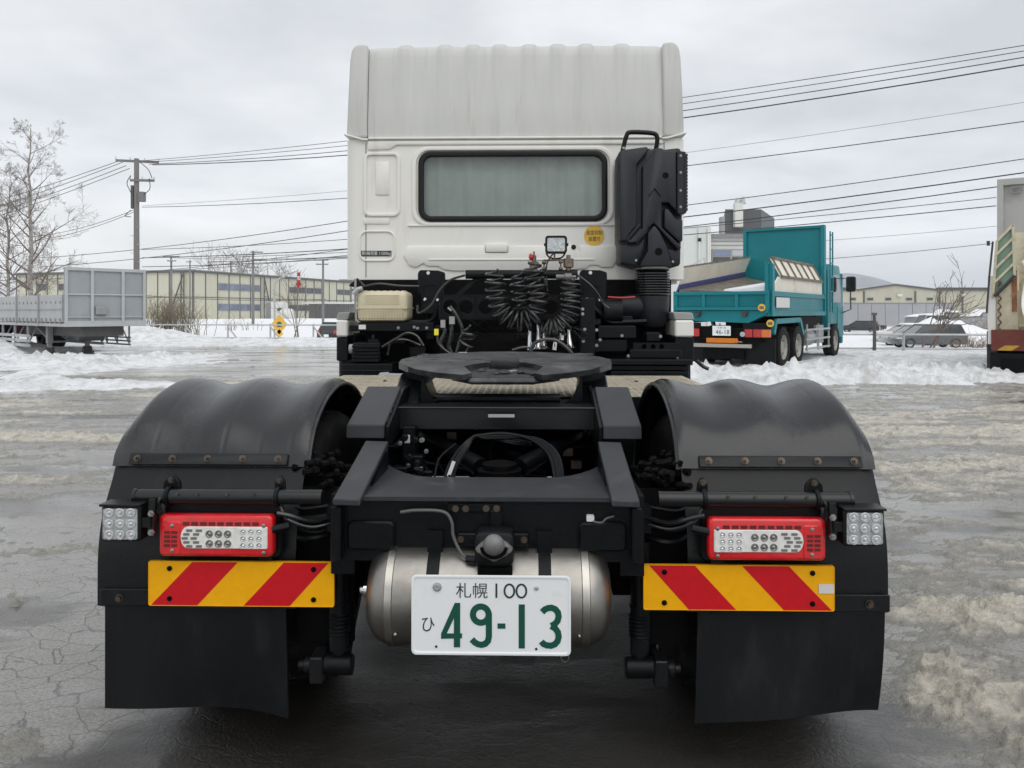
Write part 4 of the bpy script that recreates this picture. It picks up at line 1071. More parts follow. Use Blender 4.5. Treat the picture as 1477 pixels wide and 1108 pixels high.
# bellows and elbow
bx, by = (945.5 - 741.2) / 212, AY + .16
zz = lambda py: EYE - (py - 450) / 212.0
prof = [(0, .112), (.012, .118)]; zt_ = zz(387); L_ = zt_ - zz(427)
for k in range(9):
    t = .02 + k * (L_ - .03) / 9; prof += [(t, .100), (t + .008, .121), (t + .015, .121)]
prof += [(L_, .11)]
BE = P_(Mesh().lathe((bx, by, zt_), (0, 0, -1), prof, 32), 'intake_bellows', 'hose', smooth=20)
P_(Mesh().lathe((bx, by, zt_ + .02), (0, 0, -1), [(0, .116), (.003, .122), (.02, .122), (.023, .116)], 32), 'clamp_band', 'galv', BE)
el = Mesh().lathe((bx, by, zz(427)), (0, 0, -1), [(0, .118), (.07, .116), (.16, .104), (.21, .075), (.22, .03)], 28).tube([(bx, by, zz(440)), (bx - .18, by + .02, zz(444)), (bx - .32, by + .05, zz(447))], [.10, .085, .075], 16)
P_(el, 'intake_elbow', 'airbox', BE)

# ---- equipment between cab and deck -----------------------------------
RY = 2.95                                     # plane of the hose rack
rx_ = lambda px: (px - 740.4) / 218.7
rz_ = lambda py: EYE - (py - 450) / 218.7
rp = lambda px, py, dy=0.0: (rx_(px), RY + dy, rz_(py))
P_(Mesh().box(-1.12, 1.12, 3.40, 3.44, .55, 1.63), 'shade_backing', 'deep')  # dark sheet added to stand in for the shade under the cab
P_(Mesh().box(-.55, .55, 3.05, 5.3, .6, 1.25), 'gearbox', 'deep', bevel=.05)
P_(Mesh().tube([rp(672, 396), rp(833, 396)], .030, 14), 'rack_tube', 'black', bevel=0)
def holed_plate(m, x0, x1, z0, z1, y, holes, r, t=.012, n=16):
    """plate cut into square cells, one round hole in each"""
    xs = [x0] + [a for h in holes for a in (h - r * 1.25, h + r * 1.25)] + [x1]
    for i in range(0, len(xs), 2):
        if xs[i + 1] - xs[i] > .002: m.box(xs[i], xs[i + 1], y, y + t, z0, z1)
    zc = (z0 + z1) / 2
    for h in holes:
        inn = disc(h, zc, r, 24); hw = r * 1.25; o = []
        for (x, z) in inn:
            dx, dz = x - h, z - zc; k = min(hw / abs(dx) if abs(dx) > 1e-6 else 9e9, ((z1 - z0) / 2) / abs(dz) if abs(dz) > 1e-6 else 9e9); o.append((h + dx * k, zc + dz * k))
        for c in ((h + hw, z1), (h - hw, z1), (h - hw, z0), (h + hw, z0)):
            i = min(range(24), key=lambda k: (o[k][0] - c[0]) ** 2 + (o[k][1] - c[1]) ** 2); o[i] = c
        m.ring(o, inn, y, y + t)
hp = Mesh(); holed_plate(hp, rx_(632), rx_(845), rz_(459), rz_(427), RY + .03, [rx_(a) for a in (649, 672, 700, 737, 765, 795, 820)], .046)
P_(hp, 'perforated_cross_plate', 'black', bevel=.002)
P_(Mesh().box(rx_(632), rx_(845), RY + .03, RY + .09, rz_(427) , rz_(425)).box(rx_(632), rx_(845), RY + .03, RY + .08, rz_(461), rz_(459)), 'cross_plate_flange', 'black')
for s, px0, px1 in ((-1, 596, 637), (1, 839, 880)):
    w = px1 - px0
    b = P_(Mesh().prism([(rx_(px0 + 3), rz_(387)), (rx_(px0 + w * .75), rz_(387.5)), (rx_(px1), rz_(391)), (rx_(px1), rz_(428)), (rx_(px1 - 4), rz_(432)), (rx_(px1 - 2), rz_(448)), (rx_(px0 + 4), rz_(448)), (rx_(px0 + 5), rz_(430)), (rx_(px0), rz_(414)), (rx_(px0), rz_(392))], RY + .20, RY + .235), 'cab_mount_bracket', 'black', bevel=.006)
    P_(Mesh().ring(rrect(rx_(px0 + 7), rx_(px1 - 9), rz_(433), rz_(408), .03), rrect(rx_(px0 + 9), rx_(px1 - 11), rz_(432), rz_(410), .025), RY + .188, RY + .205), 'stamped_rim', 'black', b)
    m = Mesh()
    for px, py, r in ((px0 + 16 if s > 0 else px0 + 16, 391.5, .020), (px0 + 11, 431, .018), (px0 + 30, 431.5, .018)): m.lathe((rx_(px), RY + .20, rz_(py)), (0, -1, 0), [(0, r * .62), (.005, r * .62), (.0051, r * .42), (.014, r * .38)], 8)
    P_(m, 'bolts', 'chrome', b)
    P_(Mesh().box(rx_(px0 + 4), rx_(px1 - 4), RY + .2, RY + .42, rz_(452), rz_(444)).cyl((rx_(px0 + 20), RY + .35, rz_(478)), (rx_(px0 + 20), RY + .35, rz_(446)), .06, 12), 'cab_damper', 'black', b)
# braces from the plate up to the tube
P_(Mesh().bar(rp(655, 430, .05), rp(683, 405, .05), .03).bar(rp(826, 430, .05), rp(808, 408, .05), .03).bar(rp(683, 405, .05), rp(700, 400, .02), .03), 'rack_braces', 'black')
# coiled hoses
def coil(path, turns, rad, r, flat=.8):
    C = smooth_path([Vector(p) for p in path], 24); n = len(C); cum = [0]
    for a, b in zip(C, C[1:]): cum.append(cum[-1] + (b - a).length)
    tot = cum[-1]; pts = []; j = 0; N = int(turns * 18)
    for i in range(N + 1):
        s = tot * i / N
        while j < n - 2 and cum[j + 1] < s: j += 1
        f = (s - cum[j]) / max(1e-9, cum[j + 1] - cum[j]); c = C[j].lerp(C[j + 1], f); t = (C[j + 1] - C[j]).normalized()
        side = Vector((0, 1, 0)); nrm = t.cross(side).normalized()
        a = 2 * math.pi * turns * i / N; k = min(1, i / 12, (N - i) / 12)
        pts.append(c + (nrm * math.cos(a) + side * math.sin(a) * flat) * rad * (.35 + .65 * k))
    return Mesh().tube(pts, r, 6)
def rpv(L, dy): return [rp(a, b, dy + c) for a, b, c in L]
P_(coil(rpv([(714, 391, 0), (716, 420, 0), (722, 446, 0), (738, 461, -.02), (757, 464, -.03), (774, 452, -.02), (776, 425, 0), (770, 400, 0), (768, 380, .02)], -.12), 18, .062, .0088), 'coiled_air_hose', 'hose')
P_(coil(rpv([(748, 395, 0), (750, 415, 0), (752, 436, 0), (757, 452, 0)], -.05), 5.5, .056, .0088), 'coiled_air_hose', 'hose')
P_(coil(rpv([(822, 405, 0), (822, 430, 0), (820, 452, -.01), (810, 468, -.03), (795, 474, -.04), (780, 470, -.03)], -.12), 12.5, .060, .0085), 'coiled_air_hose', 'hose')
P_(coil(rpv([(676, 470, 0), (678, 485, 0), (674, 500, 0), (679, 508, 0)], -.1), 2.6, .05, .010), 'coiled_cable', 'hose')
# cables
def cabl(L, r=.008, dy=-.05, name='cable', mat='hose', n=7): return P_(Mesh().tube(smooth_path([rp(a, b, dy + (c[0] if c else 0)) for a, b, *c in L], n), r, 6), name, mat)
cabl([(671, 397), (650, 404), (635, 418), (622, 440), (604, 452), (602, 440)], .009, .0)
cabl([(833, 397), (850, 410), (862, 424), (870, 438), (878, 445)], .008, .0)
cabl([(515, 412), (540, 408), (570, 411), (600, 412)], .008, .15)
cabl([(880, 428), (900, 429), (920, 428)], .006, .15, mat='valvered')
cabl([(640, 466), (642, 480), (636, 494), (640, 505)], .014, -.02); cabl([(651, 464), (652, 482), (648, 498), (653, 512)], .014, -.02)
cabl([(650, 442), (660, 456), (668, 476), (664, 492), (660, 508)], .012, -.04)
cabl([(632, 482), (634, 495), (644, 505), (652, 510)], .009, -.06)
cabl([(555, 500), (575, 488), (590, 480), (604, 484), (614, 498)], .009, -.1); cabl([(560, 512), (566, 494), (586, 490), (608, 498)], .009, -.05)
cabl([(766, 505), (770, 494), (785, 488), (802, 490), (818, 502), (826, 512)], .012, -.22); cabl([(740, 503), (755, 499), (766, 500)], .009, -.2)
cabl([(822, 472), (836, 476), (846, 484), (838, 488), (826, 476)], .007, -.1, mat='black')
cabl([(780, 388), (784, 400), (790, 420)], .006, -.02); cabl([(798, 366), (790, 378), (788, 392), (789, 410)], .006, -.02)
cabl([(845, 434, .1), (854, 440, .1), (880, 464, .1), (905, 465, .1), (935, 464, .1)], .018, 0, 'bent_pipe', 'black')
cabl([(557, 465, .1), (590, 465, .1), (616, 464, .1), (626, 455, .1), (629, 440, .1)], .016, 0, 'bent_pipe', 'black')
cabl([(1001, 519), (1010, 527), (1018, 531)], .014, -.05, 'cable', 'hose')
P_(Mesh().obox(rp(650, 446, -.05), (.03, .03, .012), Matrix.Rotation(.7, 3, 'Y')).obox(rp(653, 462, -.03), (.035, .04, .05), Matrix.Identity(3)).obox(rp(640, 467, -.03), (.03, .04, .05), Matrix.Identity(3)), 'cable_plugs', 'greypl')
P_(Mesh().box(*[v for v in (rx_(629), rx_(635), RY - .1, RY - .09, rz_(483), rz_(474))]), 'cable_tag', 'tagyellow')
# polished horn ends / hose tails
for (px, p0, p1, dpx) in ((765, 466, 504, -1), (776, 462, 503, 1), (784, 478, 503, 1), (803, 472, 504, -4), (811, 466, 490, -2), (819, 472, 502, 2)):
    a, b = Vector(rp(px, p0, -.08)), Vector(rp(px + dpx, p1, -.10)); L_ = (b - a).length
    P_(Mesh().lathe(a, b - a, [(0, .010), (L_ * .5, .014), (L_ * .8, .022), (L_ * .94, .034), (L_, .042)] if px in (784, 819, 776) else [(0, .013), (L_, .018)], 14), 'horn_trumpet', 'chrome')
# valves and working lamp on their bracket
vb = P_(Mesh().bar(rp(784, 376), rp(813, 375), .012).bar(rp(785, 376), rp(785, 400), .010).bar(rp(809, 376), rp(809, 396), .010).bar(rp(800, 366), rp(800, 376), .012).bar(rp(802, 400, .02), rp(826, 400, .02), .02), 'lamp_bracket', 'darksteel')
m = Mesh()
for px, py in ((785, 379), (785, 388), (809, 378), (809, 388)): m.lathe(rp(px - 3, py), (1, 0, 0), [(0, .008), (.006, .012), (.02, .012), (.027, .008)], 8)
P_(m, 'nuts', 'darksteel', vb)
va = P_(Mesh().lathe(rp(770.5, 400), (0, 0, 1), [(0, .022), (.06, .022), (.065, .03), (.10, .03), (.105, .015), (.14, .015), (.15, .006), (.17, .006)], 12), 'shut_off_valve', 'brass')
P_(Mesh().ball(rp(766, 371, -.02), .021, 12, 8, (.7, .7, 1.1)), 'valve_knob', 'valvered', va)
va = P_(Mesh().lathe(rp(820, 402), (0, 0, 1), [(0, .018), (.07, .018), (.075, .034), (.13, .034), (.135, .014), (.155, .014)], 12).cyl(rp(814, 379), rp(824, 379), .018, 10), 'shut_off_valve', 'brass')
P_(Mesh().lathe(rp(802, 400, -.03), (1, 0, 0), [(0, .018), (.05, .018), (.06, .026), (.1, .026), (.105, .012), (.13, .012)], 12), 'gladhand', 'cast')
wl_ = P_(Mesh().prism(rrect(rx_(787), rx_(817.5), rz_(365.5), rz_(341), .018), RY - .01, RY + .07), 'work_lamp', 'gasket', bevel=.006)
P_(Mesh().ring(rrect(rx_(786.5), rx_(818), rz_(366), rz_(340.5), .02), rrect(rx_(789.5), rx_(815), rz_(363), rz_(343.5), .012), RY - .022, RY - .008), 'rim', 'gasket', wl_, bevel=.003)
P_(Mesh().prism(rrect(rx_(789), rx_(815.5), rz_(363.5), rz_(343), .012), RY - .014, RY - .006), 'lens', 'lens', wl_)
P_(Mesh().box(rx_(785), rx_(788), RY + .0, RY + .03, rz_(355), rz_(351)).box(rx_(817), rx_(820), RY, RY + .03, rz_(355), rz_(351)), 'side_lugs', 'gasket', wl_)
P_(Mesh().tube(smooth_path([rp(788, 365, .03), rp(793, 371, .03), rp(802, 373, .03), rp(811, 371, .03), rp(816, 364, .03)]), .006, 6), 'stirrup', 'gasket', wl_)
# cream tank with ribs
tk_ = Mesh(); tx0, tx1, tz0, tz1 = rx_(514.5), rx_(587.5), rz_(464), rz_(420)
TK = P_(tk_.box(tx0, tx1, RY - .02, RY + .26, tz0, tz1), 'reservoir_tank', 'cream', bevel=.035, seg=3)
m = Mesh()
for k in range(7):
    x = tx0 + .04 + (tx1 - tx0 - .08) * k / 6; m.ball((x, RY + .10, tz1 - .006), .026, 10, 6, (.9, 4, .5))
P_(m, 'top_ribs', 'cream', TK)
m = Mesh().box(tx0 - .003, tx1 + .003, RY - .026, RY + .265, tz0 + .085, tz0 + .094)
for k in range(15):
    x = tx0 + .035 + (tx1 - tx0 - .07) * k / 14; m.box(x - .0025, x + .0025, RY - .0245, RY - .018, tz0 + .012, tz0 + .083)
for k in range(6): m.box(tx0 + .02, tx1 - .02, RY - .0235, RY - .018, tz0 + .012 + k * .0145, tz0 + .0145 + k * .0145)
for k in range(5): m.box(tx0 + .06, tx1 - .05, RY - .0235, RY - .018, tz0 + .115 + k * .014, tz0 + .119 + k * .014)
P_(m, 'moulded_grid', 'cream', TK)
P_(Mesh().box(rx_(517), rx_(626), RY - .02, RY + .3, rz_(478), rz_(465)).box(rx_(500), rx_(640), RY + .05, RY + .1, rz_(478), rz_(470)), 'tank_shelf', 'black', bevel=.004)
P_(Mesh().box(rx_(518), rx_(528), RY - .024, RY - .02, rz_(475), rz_(468.5)), 'shelf_sticker', 'stickerw')
m = Mesh()
for px, py in ((575, 473), (598, 472), (603, 473.5), (616, 473)): bolt(m, rp(px, py, -.02), .0068, .01)
P_(m, 'shelf_bolts', 'steel')
P_(Mesh().tube(smooth_path([rp(510, 424, -.02), rp(516, 418, -.02), rp(523, 416, -.02)]), .016, 8), 'filler_hose', 'galv')
P_(Mesh().prism([(rx_(502), rz_(412)), (rx_(514), rz_(401)), (rx_(524), rz_(412)), (rx_(514), rz_(416))], RY, RY + .05), 'latch_bracket', 'black')
P_(Mesh().tube([rp(512, 402, 0), rp(512, 440, 0), rp(513, 462, 0), rp(519, 466, 0)], .008, 6), 'tank_strap', 'greypl')
# ribbed battery / compressor block low on the left
bb = P_(Mesh().box(rx_(513), rx_(552), RY - .10, RY + .25, rz_(521), rz_(494)), 'ribbed_control_box', 'black', bevel=.006)
for k in range(5):
    z = rz_(519 - k * 5.0); P_(Mesh().box(rx_(512.5), rx_(551), RY - .118, RY - .098, z - .009, z + .009), 'rib', 'black', bb, bevel=.003)
P_(Mesh().cyl(rp(504.5, 503.5, -.02), rp(512, 503.5, -.02), .032, 14), 'end_cap', 'greypl', bb)
P_(Mesh().box(rx_(533), rx_(548), RY - .06, RY + .05, rz_(494), rz_(489)).lathe(rp(538, 489), (0, 0, 1), [(0, .012), (.02, .012), (.03, .006)], 8), 'fitting', 'black', bb)
P_(Mesh().box(rx_(501), rx_(572), RY - .16, RY + .1, rz_(538), rz_(523)).box(rx_(499), rx_(570), RY - .17, RY - .15, rz_(534), rz_(531.5)), 'step_beams', 'black', bevel=.004)
P_(Mesh().lathe(rp(557, 538, -.26), (1, 0, 0), [(0, .012), (.01, .022), (.06, .026), (.07, .018), (.15, .016), (.2, .016)], 12), 'cable_coupling', 'greypl')
# right-hand step, bracket with holes, long double beam
rb = Mesh(); holed_plate(rb, rx_(913), rx_(979), rz_(505), rz_(494), RY - .02, [rx_(a) for a in (928, 941, 953)], .016)
P_(rb, 'step_bracket', 'black'); P_(Mesh().box(rx_(907), rx_(981), RY - .04, RY + .2, rz_(516), rz_(504)), 'step_box', 'black', bevel=.005)
P_(Mesh().box(rx_(876), rx_(991), RY - .16, RY + .0, rz_(524), rz_(516.5)).box(rx_(878), rx_(984), RY - .13, RY + .05, rz_(532), rz_(525)).box(rx_(878), rx_(985), RY - .16, RY + .05, rz_(541), rz_(533)), 'step_beams', 'black', bevel=.004)
P_(Mesh().box(rx_(862), rx_(917), RY, RY + .2, rz_(488), rz_(470)).box(rx_(858), rx_(905), RY + .02, RY + .2, rz_(508), rz_(489)).box(rx_(836), rx_(858), RY - .03, RY + .1, rz_(512), rz_(430)), 'valve_blocks', 'black', bevel=.006)
m = Mesh()
for px, py in ((840, 446), (840, 453), (843, 475), (841, 492), (860, 476), (865, 490), (860, 498), (896, 484), (905, 513), (975, 515), (951, 485)): bolt(m, rp(px, py, -.03), .0072, .010)
P_(m, 'bracket_bolts', 'steel')
P_(Mesh().cyl(rp(873, 450, .15), rp(900, 450, .15), .09, 18).box(rx_(858), rx_(866), RY, RY + .02, rz_(468), rz_(460)), 'air_dryer', 'black')
# front mudguard ends beside the cab
for s, a in ((-1, 484), (1, 1000)):
    y0 = 3.05; sc = 1109 / 5.17; f = lambda px: (px - 740.9) / sc; g = lambda py: EYE - (py - 450) / sc
    e = 501 if s < 0 else 973
    mg = P_(Mesh().prism([(f(a), g(462)), (f(a), g(486)), (f(e), g(486)), (f(e + 5 * -s * -1 * 0), g(462))], y0, y0 + .5), 'front_mudguard_end', 'white', bevel=.01)
    P_(Mesh().prism([(f(a + s * -1 * 2), g(451)), (f(a + s * 1), g(461.5)), (f(e), g(461.5)), (f(e - s * 3), g(450))], y0 + .01, y0 + .5), 'upper_section', 'greypl', mg, bevel=.006)
    P_(Mesh().prism([(f(a), g(487)), (f(a + s * 0), g(521)), (f(e - s * 0), g(521)), (f(e), g(487))], y0 + .005, y0 + .5), 'lower_section', 'black', mg, bevel=.006)
    P_(Mesh().box(*(sorted((s * 1.08, s * 1.22))), 3.2, 4.9, .45, 1.25), 'side_step_panel', 'black', bevel=.02)

# ---- frame, deck, fifth wheel ----------------------------------------
for s in (-1, 1):
    x = FX + s * .43
    P_(Mesh().box(x - .035, x + .035, .16, 5.4, .62, .855), 'frame_rail', 'black')
DZ = 1.005
dk = P_(Mesh().box(-1.05, 1.05, 1.46, 2.66, DZ - .012, DZ), 'deck_plate', 'deck')
m = Mesh()
for i in range(58):
    for j in range(0, 30):
        x = -1.02 + i * .0355; y = 1.49 + j * .039; a = .6 if (i + j) % 2 else -.6
        c, s_ = math.cos(a) * .014, math.sin(a) * .014
        m.prism([(x - c - s_ * .2, y - s_ + c * .2), (x + c - s_ * .2, y + s_ + c * .2), (x + c + s_ * .2, y + s_ - c * .2), (x - c + s_ * .2, y - s_ - c * .2)], DZ - .002, DZ + .003, 'z')
P_(m, 'tread_pattern', 'deck', dk, kind='stuff', smooth=0)
P_(Mesh().box(-1.05, 1.05, 1.44, 1.46, DZ - .07, DZ + .001).box(-1.05, 1.05, 1.70, 1.76, DZ - .12, DZ - .013).box(-1.05, 1.05, 2.4, 2.46, DZ - .12, DZ - .013), 'deck_edge', 'black', dk)
m = Mesh()
for k in range(9): bolt(m, (-.95 + k * .237, 2.05 + .18 * (k % 2), DZ), .009, .008, (0, 0, 1))
P_(m, 'deck_bolts', 'darksteel', dk)
P_(Mesh().box(-1.0, -.52, 1.85, 2.7, .40, .93), 'battery_box', 'black', bevel=.02)
P_(Mesh().cyl((.80, 1.75, .66), (.80, 2.85, .66), .27, 24), 'fuel_tank', 'black', bevel=.02)

# fifth wheel: a tilted plate with two rear horns and a coupling throat
FWY, FWZ, TILT = 1.28, 1.182, R(2.4)
def fw(x, y, z):   # local plate coordinates (y forward of the pivot, z above the plate)
    return (x, FWY + y * math.cos(TILT) - z * math.sin(TILT), FWZ + y * math.sin(TILT) + z * math.cos(TILT))
m = Mesh(); outl = []
for k in range(13): a = R(-12 + 204 * k / 12); outl.append((.475 * math.cos(a) if abs(math.cos(a)) < .99 else .475 * math.cos(a), .04 + .42 * math.sin(a)))
outl = [(.40, -.20), (.462, -.06)] + [p for p in outl if p[1] > -.04] + [(-.462, -.06), (-.40, -.20)]
throat = [(-.165, -.20), (-.135, -.12), (-.08, -.05), (0, -.03), (.08, -.05), (.135, -.12), (.165, -.20)]
poly = outl + throat
T0 = [m.v(fw(x, y, 0)) for x, y in poly]; B0 = [m.v(fw(x, y, -.027)) for x, y in poly]
m.face(T0); m.face(B0[::-1])
for i in range(len(poly)): m.face([T0[i], B0[i], B0[(i + 1) % len(poly)], T0[(i + 1) % len(poly)]])
bmesh.ops.triangulate(m.bm, faces=m.bm.faces[:])
FW = P_(m, 'fifth_wheel_plate', 'grease', smooth=30)
for s in (-1, 1):   # rear horns slope down
    m = Mesh(); t = [(s * .40, -.20, .0), (s * .165, -.20, 0), (s * .125, -.33, -.012), (s * .16, -.36, -.016), (s * .27, -.315, -.012), (s * .36, -.255, -.006)]
    A = [m.v(fw(*p)) for p in t]; B = [m.v(fw(p[0] * .99, p[1] + .012, p[2] - .024)) for p in t]
    m.face(A); m.face(B[::-1])
    for i in range(len(t)): m.face([A[i], B[i], B[(i + 1) % len(t)], A[(i + 1) % len(t)]])
    bmesh.ops.triangulate(m.bm, faces=[f for f in m.bm.faces if len(f.verts) > 4])
    P_(m, 'rear_horn', 'grease', FW, smooth=25)
    P_(Mesh().hexa([fw(s * .33, -.14, -.08), fw(s * .41, -.10, -.08), fw(s * .43, .25, -.08), fw(s * .30, .25, -.08), fw(s * .31, -.18, -.0355), fw(s * .43, -.12, -.0355), fw(s * .455, .25, -.0355), fw(s * .30, .25, -.0355)]), 'plate_skirt', 'grease', FW)
m = Mesh().hexa([fw(-.14, -.35, -.055), fw(.14, -.35, -.055), fw(.26, .1, -.10), fw(-.26, .1, -.10), fw(-.135, -.33, -.026), fw(.135, -.33, -.026), fw(.2, -.02, -.016), fw(-.2, -.02, -.016)])
P_(m, 'throat_casting', 'greasedark', FW, bevel=.015, seg=2)
P_(Mesh().obox(fw(0, -.075, -.004), (.125, .10, .05), Matrix.Rotation(TILT, 3, 'X')), 'lock_jaw', 'greasedark', FW, bevel=.012, seg=2)
P_(Mesh().obox(fw(0, -.355, -.042), (.27, .04, .024), Matrix.Rotation(TILT, 3, 'X')), 'throat_lip', 'grease', FW, bevel=.01)
m = Mesh()
for k in range(16):
    m.ball(fw(rng.uniform(-.1, .13), rng.uniform(-.30, -.14), rng.uniform(-.03, -.018)), rng.uniform(.010, .028), 6, 4, (1.2, 1, .6))
P_(m, 'grease_clumps', 'greasedark', FW, kind='stuff')
P_(Mesh().obox(fw(.03, -.2, -.022), (.05, .02, .012), Matrix.Rotation(.5, 3, 'Z')).obox(fw(-.22, .36, .004), (.04, .02, .004), Matrix.Rotation(.2, 3, 'Z')), 'bright_scraps', 'galv', FW)
m = Mesh()
for k in range(40):
    a = rng.uniform(-.4, .4) if k % 2 else rng.choice((-1, 1)) * rng.uniform(.3, .44); y = rng.uniform(-.15, .33)
    m.ball(fw(a, y, .0), rng.uniform(.006, .02), 6, 4, (1.6, 1, .28))
P_(m, 'grease_ridges', 'grease', FW, kind='stuff')
# pedestals, sub-frame
for s in (-1, 1):
    x = s * .39 + FX * .4
    p = P_(Mesh().prism([(.98, 1.0), (1.62, 1.0), (1.50, 1.06), (1.36, 1.13), (1.20, 1.13), (1.06, 1.06)], x - .055, x + .055, 'x'), 'pedestal', 'black', bevel=.006)
    P_(Mesh().prism([(x - s * .05, 1.0), (x - s * .17, 1.0), (x - s * .10, 1.04), (x - s * .06, 1.13)], 1.05, 1.075), 'gusset', 'black', p)
    m = Mesh()
    for dy in (.94, 1.6):
        for dx in (-.03, .04): bolt(m, (x + dx, dy, 1.0), .014, .025, (0, 0, 1))
    P_(m, 'bolts', 'steel', p)
P_(Mesh().box(FX - .47, FX + .47, .92, 1.66, .955, .998), 'subframe_plate', 'black')
P_(Mesh().box(FX - .40, FX + .41, .84, .92, .945, 1.035).box(FX - .40, FX + .41, .80, .93, 1.030, 1.038), 'subframe_crossbar', 'blackgloss', bevel=.004)
P_(Mesh().cyl((FX - .25, 1.0, 1.05), (FX + .25, 1.0, 1.05), .018, 10), 'release_rod', 'black')
P_(Mesh().box(FX - .03, FX + .07, .795, .80, 1.0, 1.012), 'worn_patch', 'galv')
# guide ramps
for s in (-1, 1):
    x0, x1 = FX + s * .362, FX + s * .441
    if x0 > x1: x0, x1 = x1, x0
    lo = Mesh().hexa([(x0, .085, .842), (x1, .085, .840), (x1, .53, .934), (x0, .53, .936), (x0, .085, .861), (x1, .085, .859), (x1, .53, .953), (x0, .53, .955)])
    lo.box(x0, x1, .5, .53, .80, .94)
    LO = P_(lo, 'lower_guide_ramp', 'ramp', bevel=.003)
    P_(Mesh().prism([(.15, .80), (.15, .825), (.53, .93), (.53, .70)], FX + s * .362, FX + s * .372, 'x'), 'ramp_web', 'black', LO)
    xi, xo = FX + s * .385, FX + s * .518
    a, b = min(xi, xo), max(xi, xo)
    u = Mesh().hexa([(a, .58, .990), (b, .58, .990), (b, .93, 1.092), (a, .93, 1.092), (a, .58, 1.002), (b, .58, 1.002), (b, .93, 1.104), (a, .93, 1.104)])
    u.hexa([(a, .572, .955), (b, .572, .955), (b, .584, .955), (a, .584, .955), (a, .576, 1.002), (b, .576, 1.002), (b, .59, 1.0), (a, .59, 1.0)])
    UR = P_(u, 'upper_guide_ramp', 'ramp', bevel=.003)
    P_(Mesh().prism([(.60, .93), (.60, .992), (.93, 1.092), (1.1, 1.092), (1.1, .93)], xi - s * .012, xi, 'x'), 'ramp_web', 'black', UR)
    P_(Mesh().box(min(xi, xi + s * .12), max(xi, xi + s * .12), .75, 1.1, .90, .99), 'ramp_foot', 'black', UR)
# rear cross member: front plate, curved top flange, side cheeks
CM = P_(Mesh().box(FX - .452, FX + .452, .145, .155, .665, .852), 'rear_crossmember', 'black')
fl = [(FX - .395, .128), (FX + .395, .128), (FX + .375, .60)] + [(FX + .375 * t, .40 + .2 * max(0, (abs(t) - .5) / .5) ** 2) for t in [1 - k / 10 for k in range(1, 20)]] + [(FX - .375, .60)]
m = Mesh().prism(fl, .846, .858, 'z'); bmesh.ops.triangulate(m.bm, faces=[f for f in m.bm.faces if len(f.verts) > 4])
P_(m, 'top_flange', 'ramp', CM, smooth=20)
for s in (-1, 1):
    xx = FX + s * .452
    P_(Mesh().prism(rrect(*(sorted((xx, xx - s * .03))), .672, .835, .008), .10, .30), 'side_cheek', 'black', CM, bevel=.004)
    P_(Mesh().prism(rrect(*(sorted((FX + s * .41, FX + s * .27))), .70, .785, .018), .128, .15), 'recessed_block', 'black', CM, bevel=.006)
br = P_(Mesh().prism(rrect(FX - .115, FX + .045, .812, .838, .008), .132, .147), 'drilled_bracket', 'black', CM, bevel=.003)
P_(Mesh().box(FX + .01, FX + .045, .125, .146, .76, .82).box(FX - .085, FX + .125, .126, .146, .715, .752), 'socket_mount', 'black', CM, bevel=.004)
m = Mesh()
for x, z in ((-.09, .825), (-.06, .825), (.0, .826), (.03, .826), (-.075, .735), (.11, .735)): bolt(m, (FX + x, .125, z), .007, .008)
P_(m, 'bolts', 'darksteel', br)
# trailer electrical socket
so = P_(Mesh().prism(rrect(FX - .029, FX + .082, .680, .775, .018), .05, .135), 'socket_housing', 'panel', bevel=.008, seg=2)
P_(Mesh().prism([(FX - .028, .735), (FX - .01, .752), (FX + .027, .775), (FX + .064, .752), (FX + .082, .735), (FX + .064, .718), (FX + .027, .698), (FX - .01, .718)], .030, .05), 'socket_flange', 'cast', so, bevel=.006, seg=2)
P_(Mesh().ball((FX + .027, .018, .752), .030, 18, 12, (1, .8, 1)), 'socket_cap', 'cast', so)
P_(Mesh().tube([(FX + .027 + .036 * math.cos(R(a)), .026, .748 + .034 * math.sin(R(a))) for a in range(190, 351, 16)], .005, 6), 'cap_spring', 'deep', so)
m = Mesh()
for x in (-.014, .068): m.lathe((FX + x, .03, .735), (0, -1, 0), [(0, .009), (.002, .009), (.0021, .006), (.005, .006)], 10)
P_(m, 'socket_screws', 'steel', so)
P_(Mesh().prism(rrect(FX - .022, FX + .078, .600, .678, .008), .06, .12), 'socket_lower_body', 'deep', so, bevel=.008)
P_(Mesh().tube(smooth_path([(FX - .25, .12, .815), (FX - .2, .115, .822), (FX - .125, .115, .818), (FX - .10, .112, .79), (FX - .095, .11, .75), (FX - .075, .10, .71), (FX - .05, .085, .690), (FX - .03, .08, .690)], 7), .0048, 7), 'socket_cable', 'cablegrey', so)
P_(Mesh().cyl((FX - .055, .088, .690), (FX - .028, .08, .690), .011, 10), 'cable_gland', 'panel', so)
# small hooks and wires on the crossmember
P_(Mesh().tube(smooth_path([(FX + .155, .12, .69), (FX + .16, .11, .672), (FX + .18, .11, .668), (FX + .24, .12, .672), (FX + .3, .12, .665)]), .0035, 5), 'loose_wire', 'cablegrey')
P_(Mesh().prism(rrect(FX + .293, FX + .315, .788, .806, .004), .13, .144), 'white_plug', 'stickerw', CM)
P_(Mesh().tube(smooth_path([(FX + .31, .125, .79), (FX + .335, .12, .788), (FX + .35, .12, .80), (FX + .372, .125, .805)]), .003, 5), 'plug_wire', 'cablegrey')
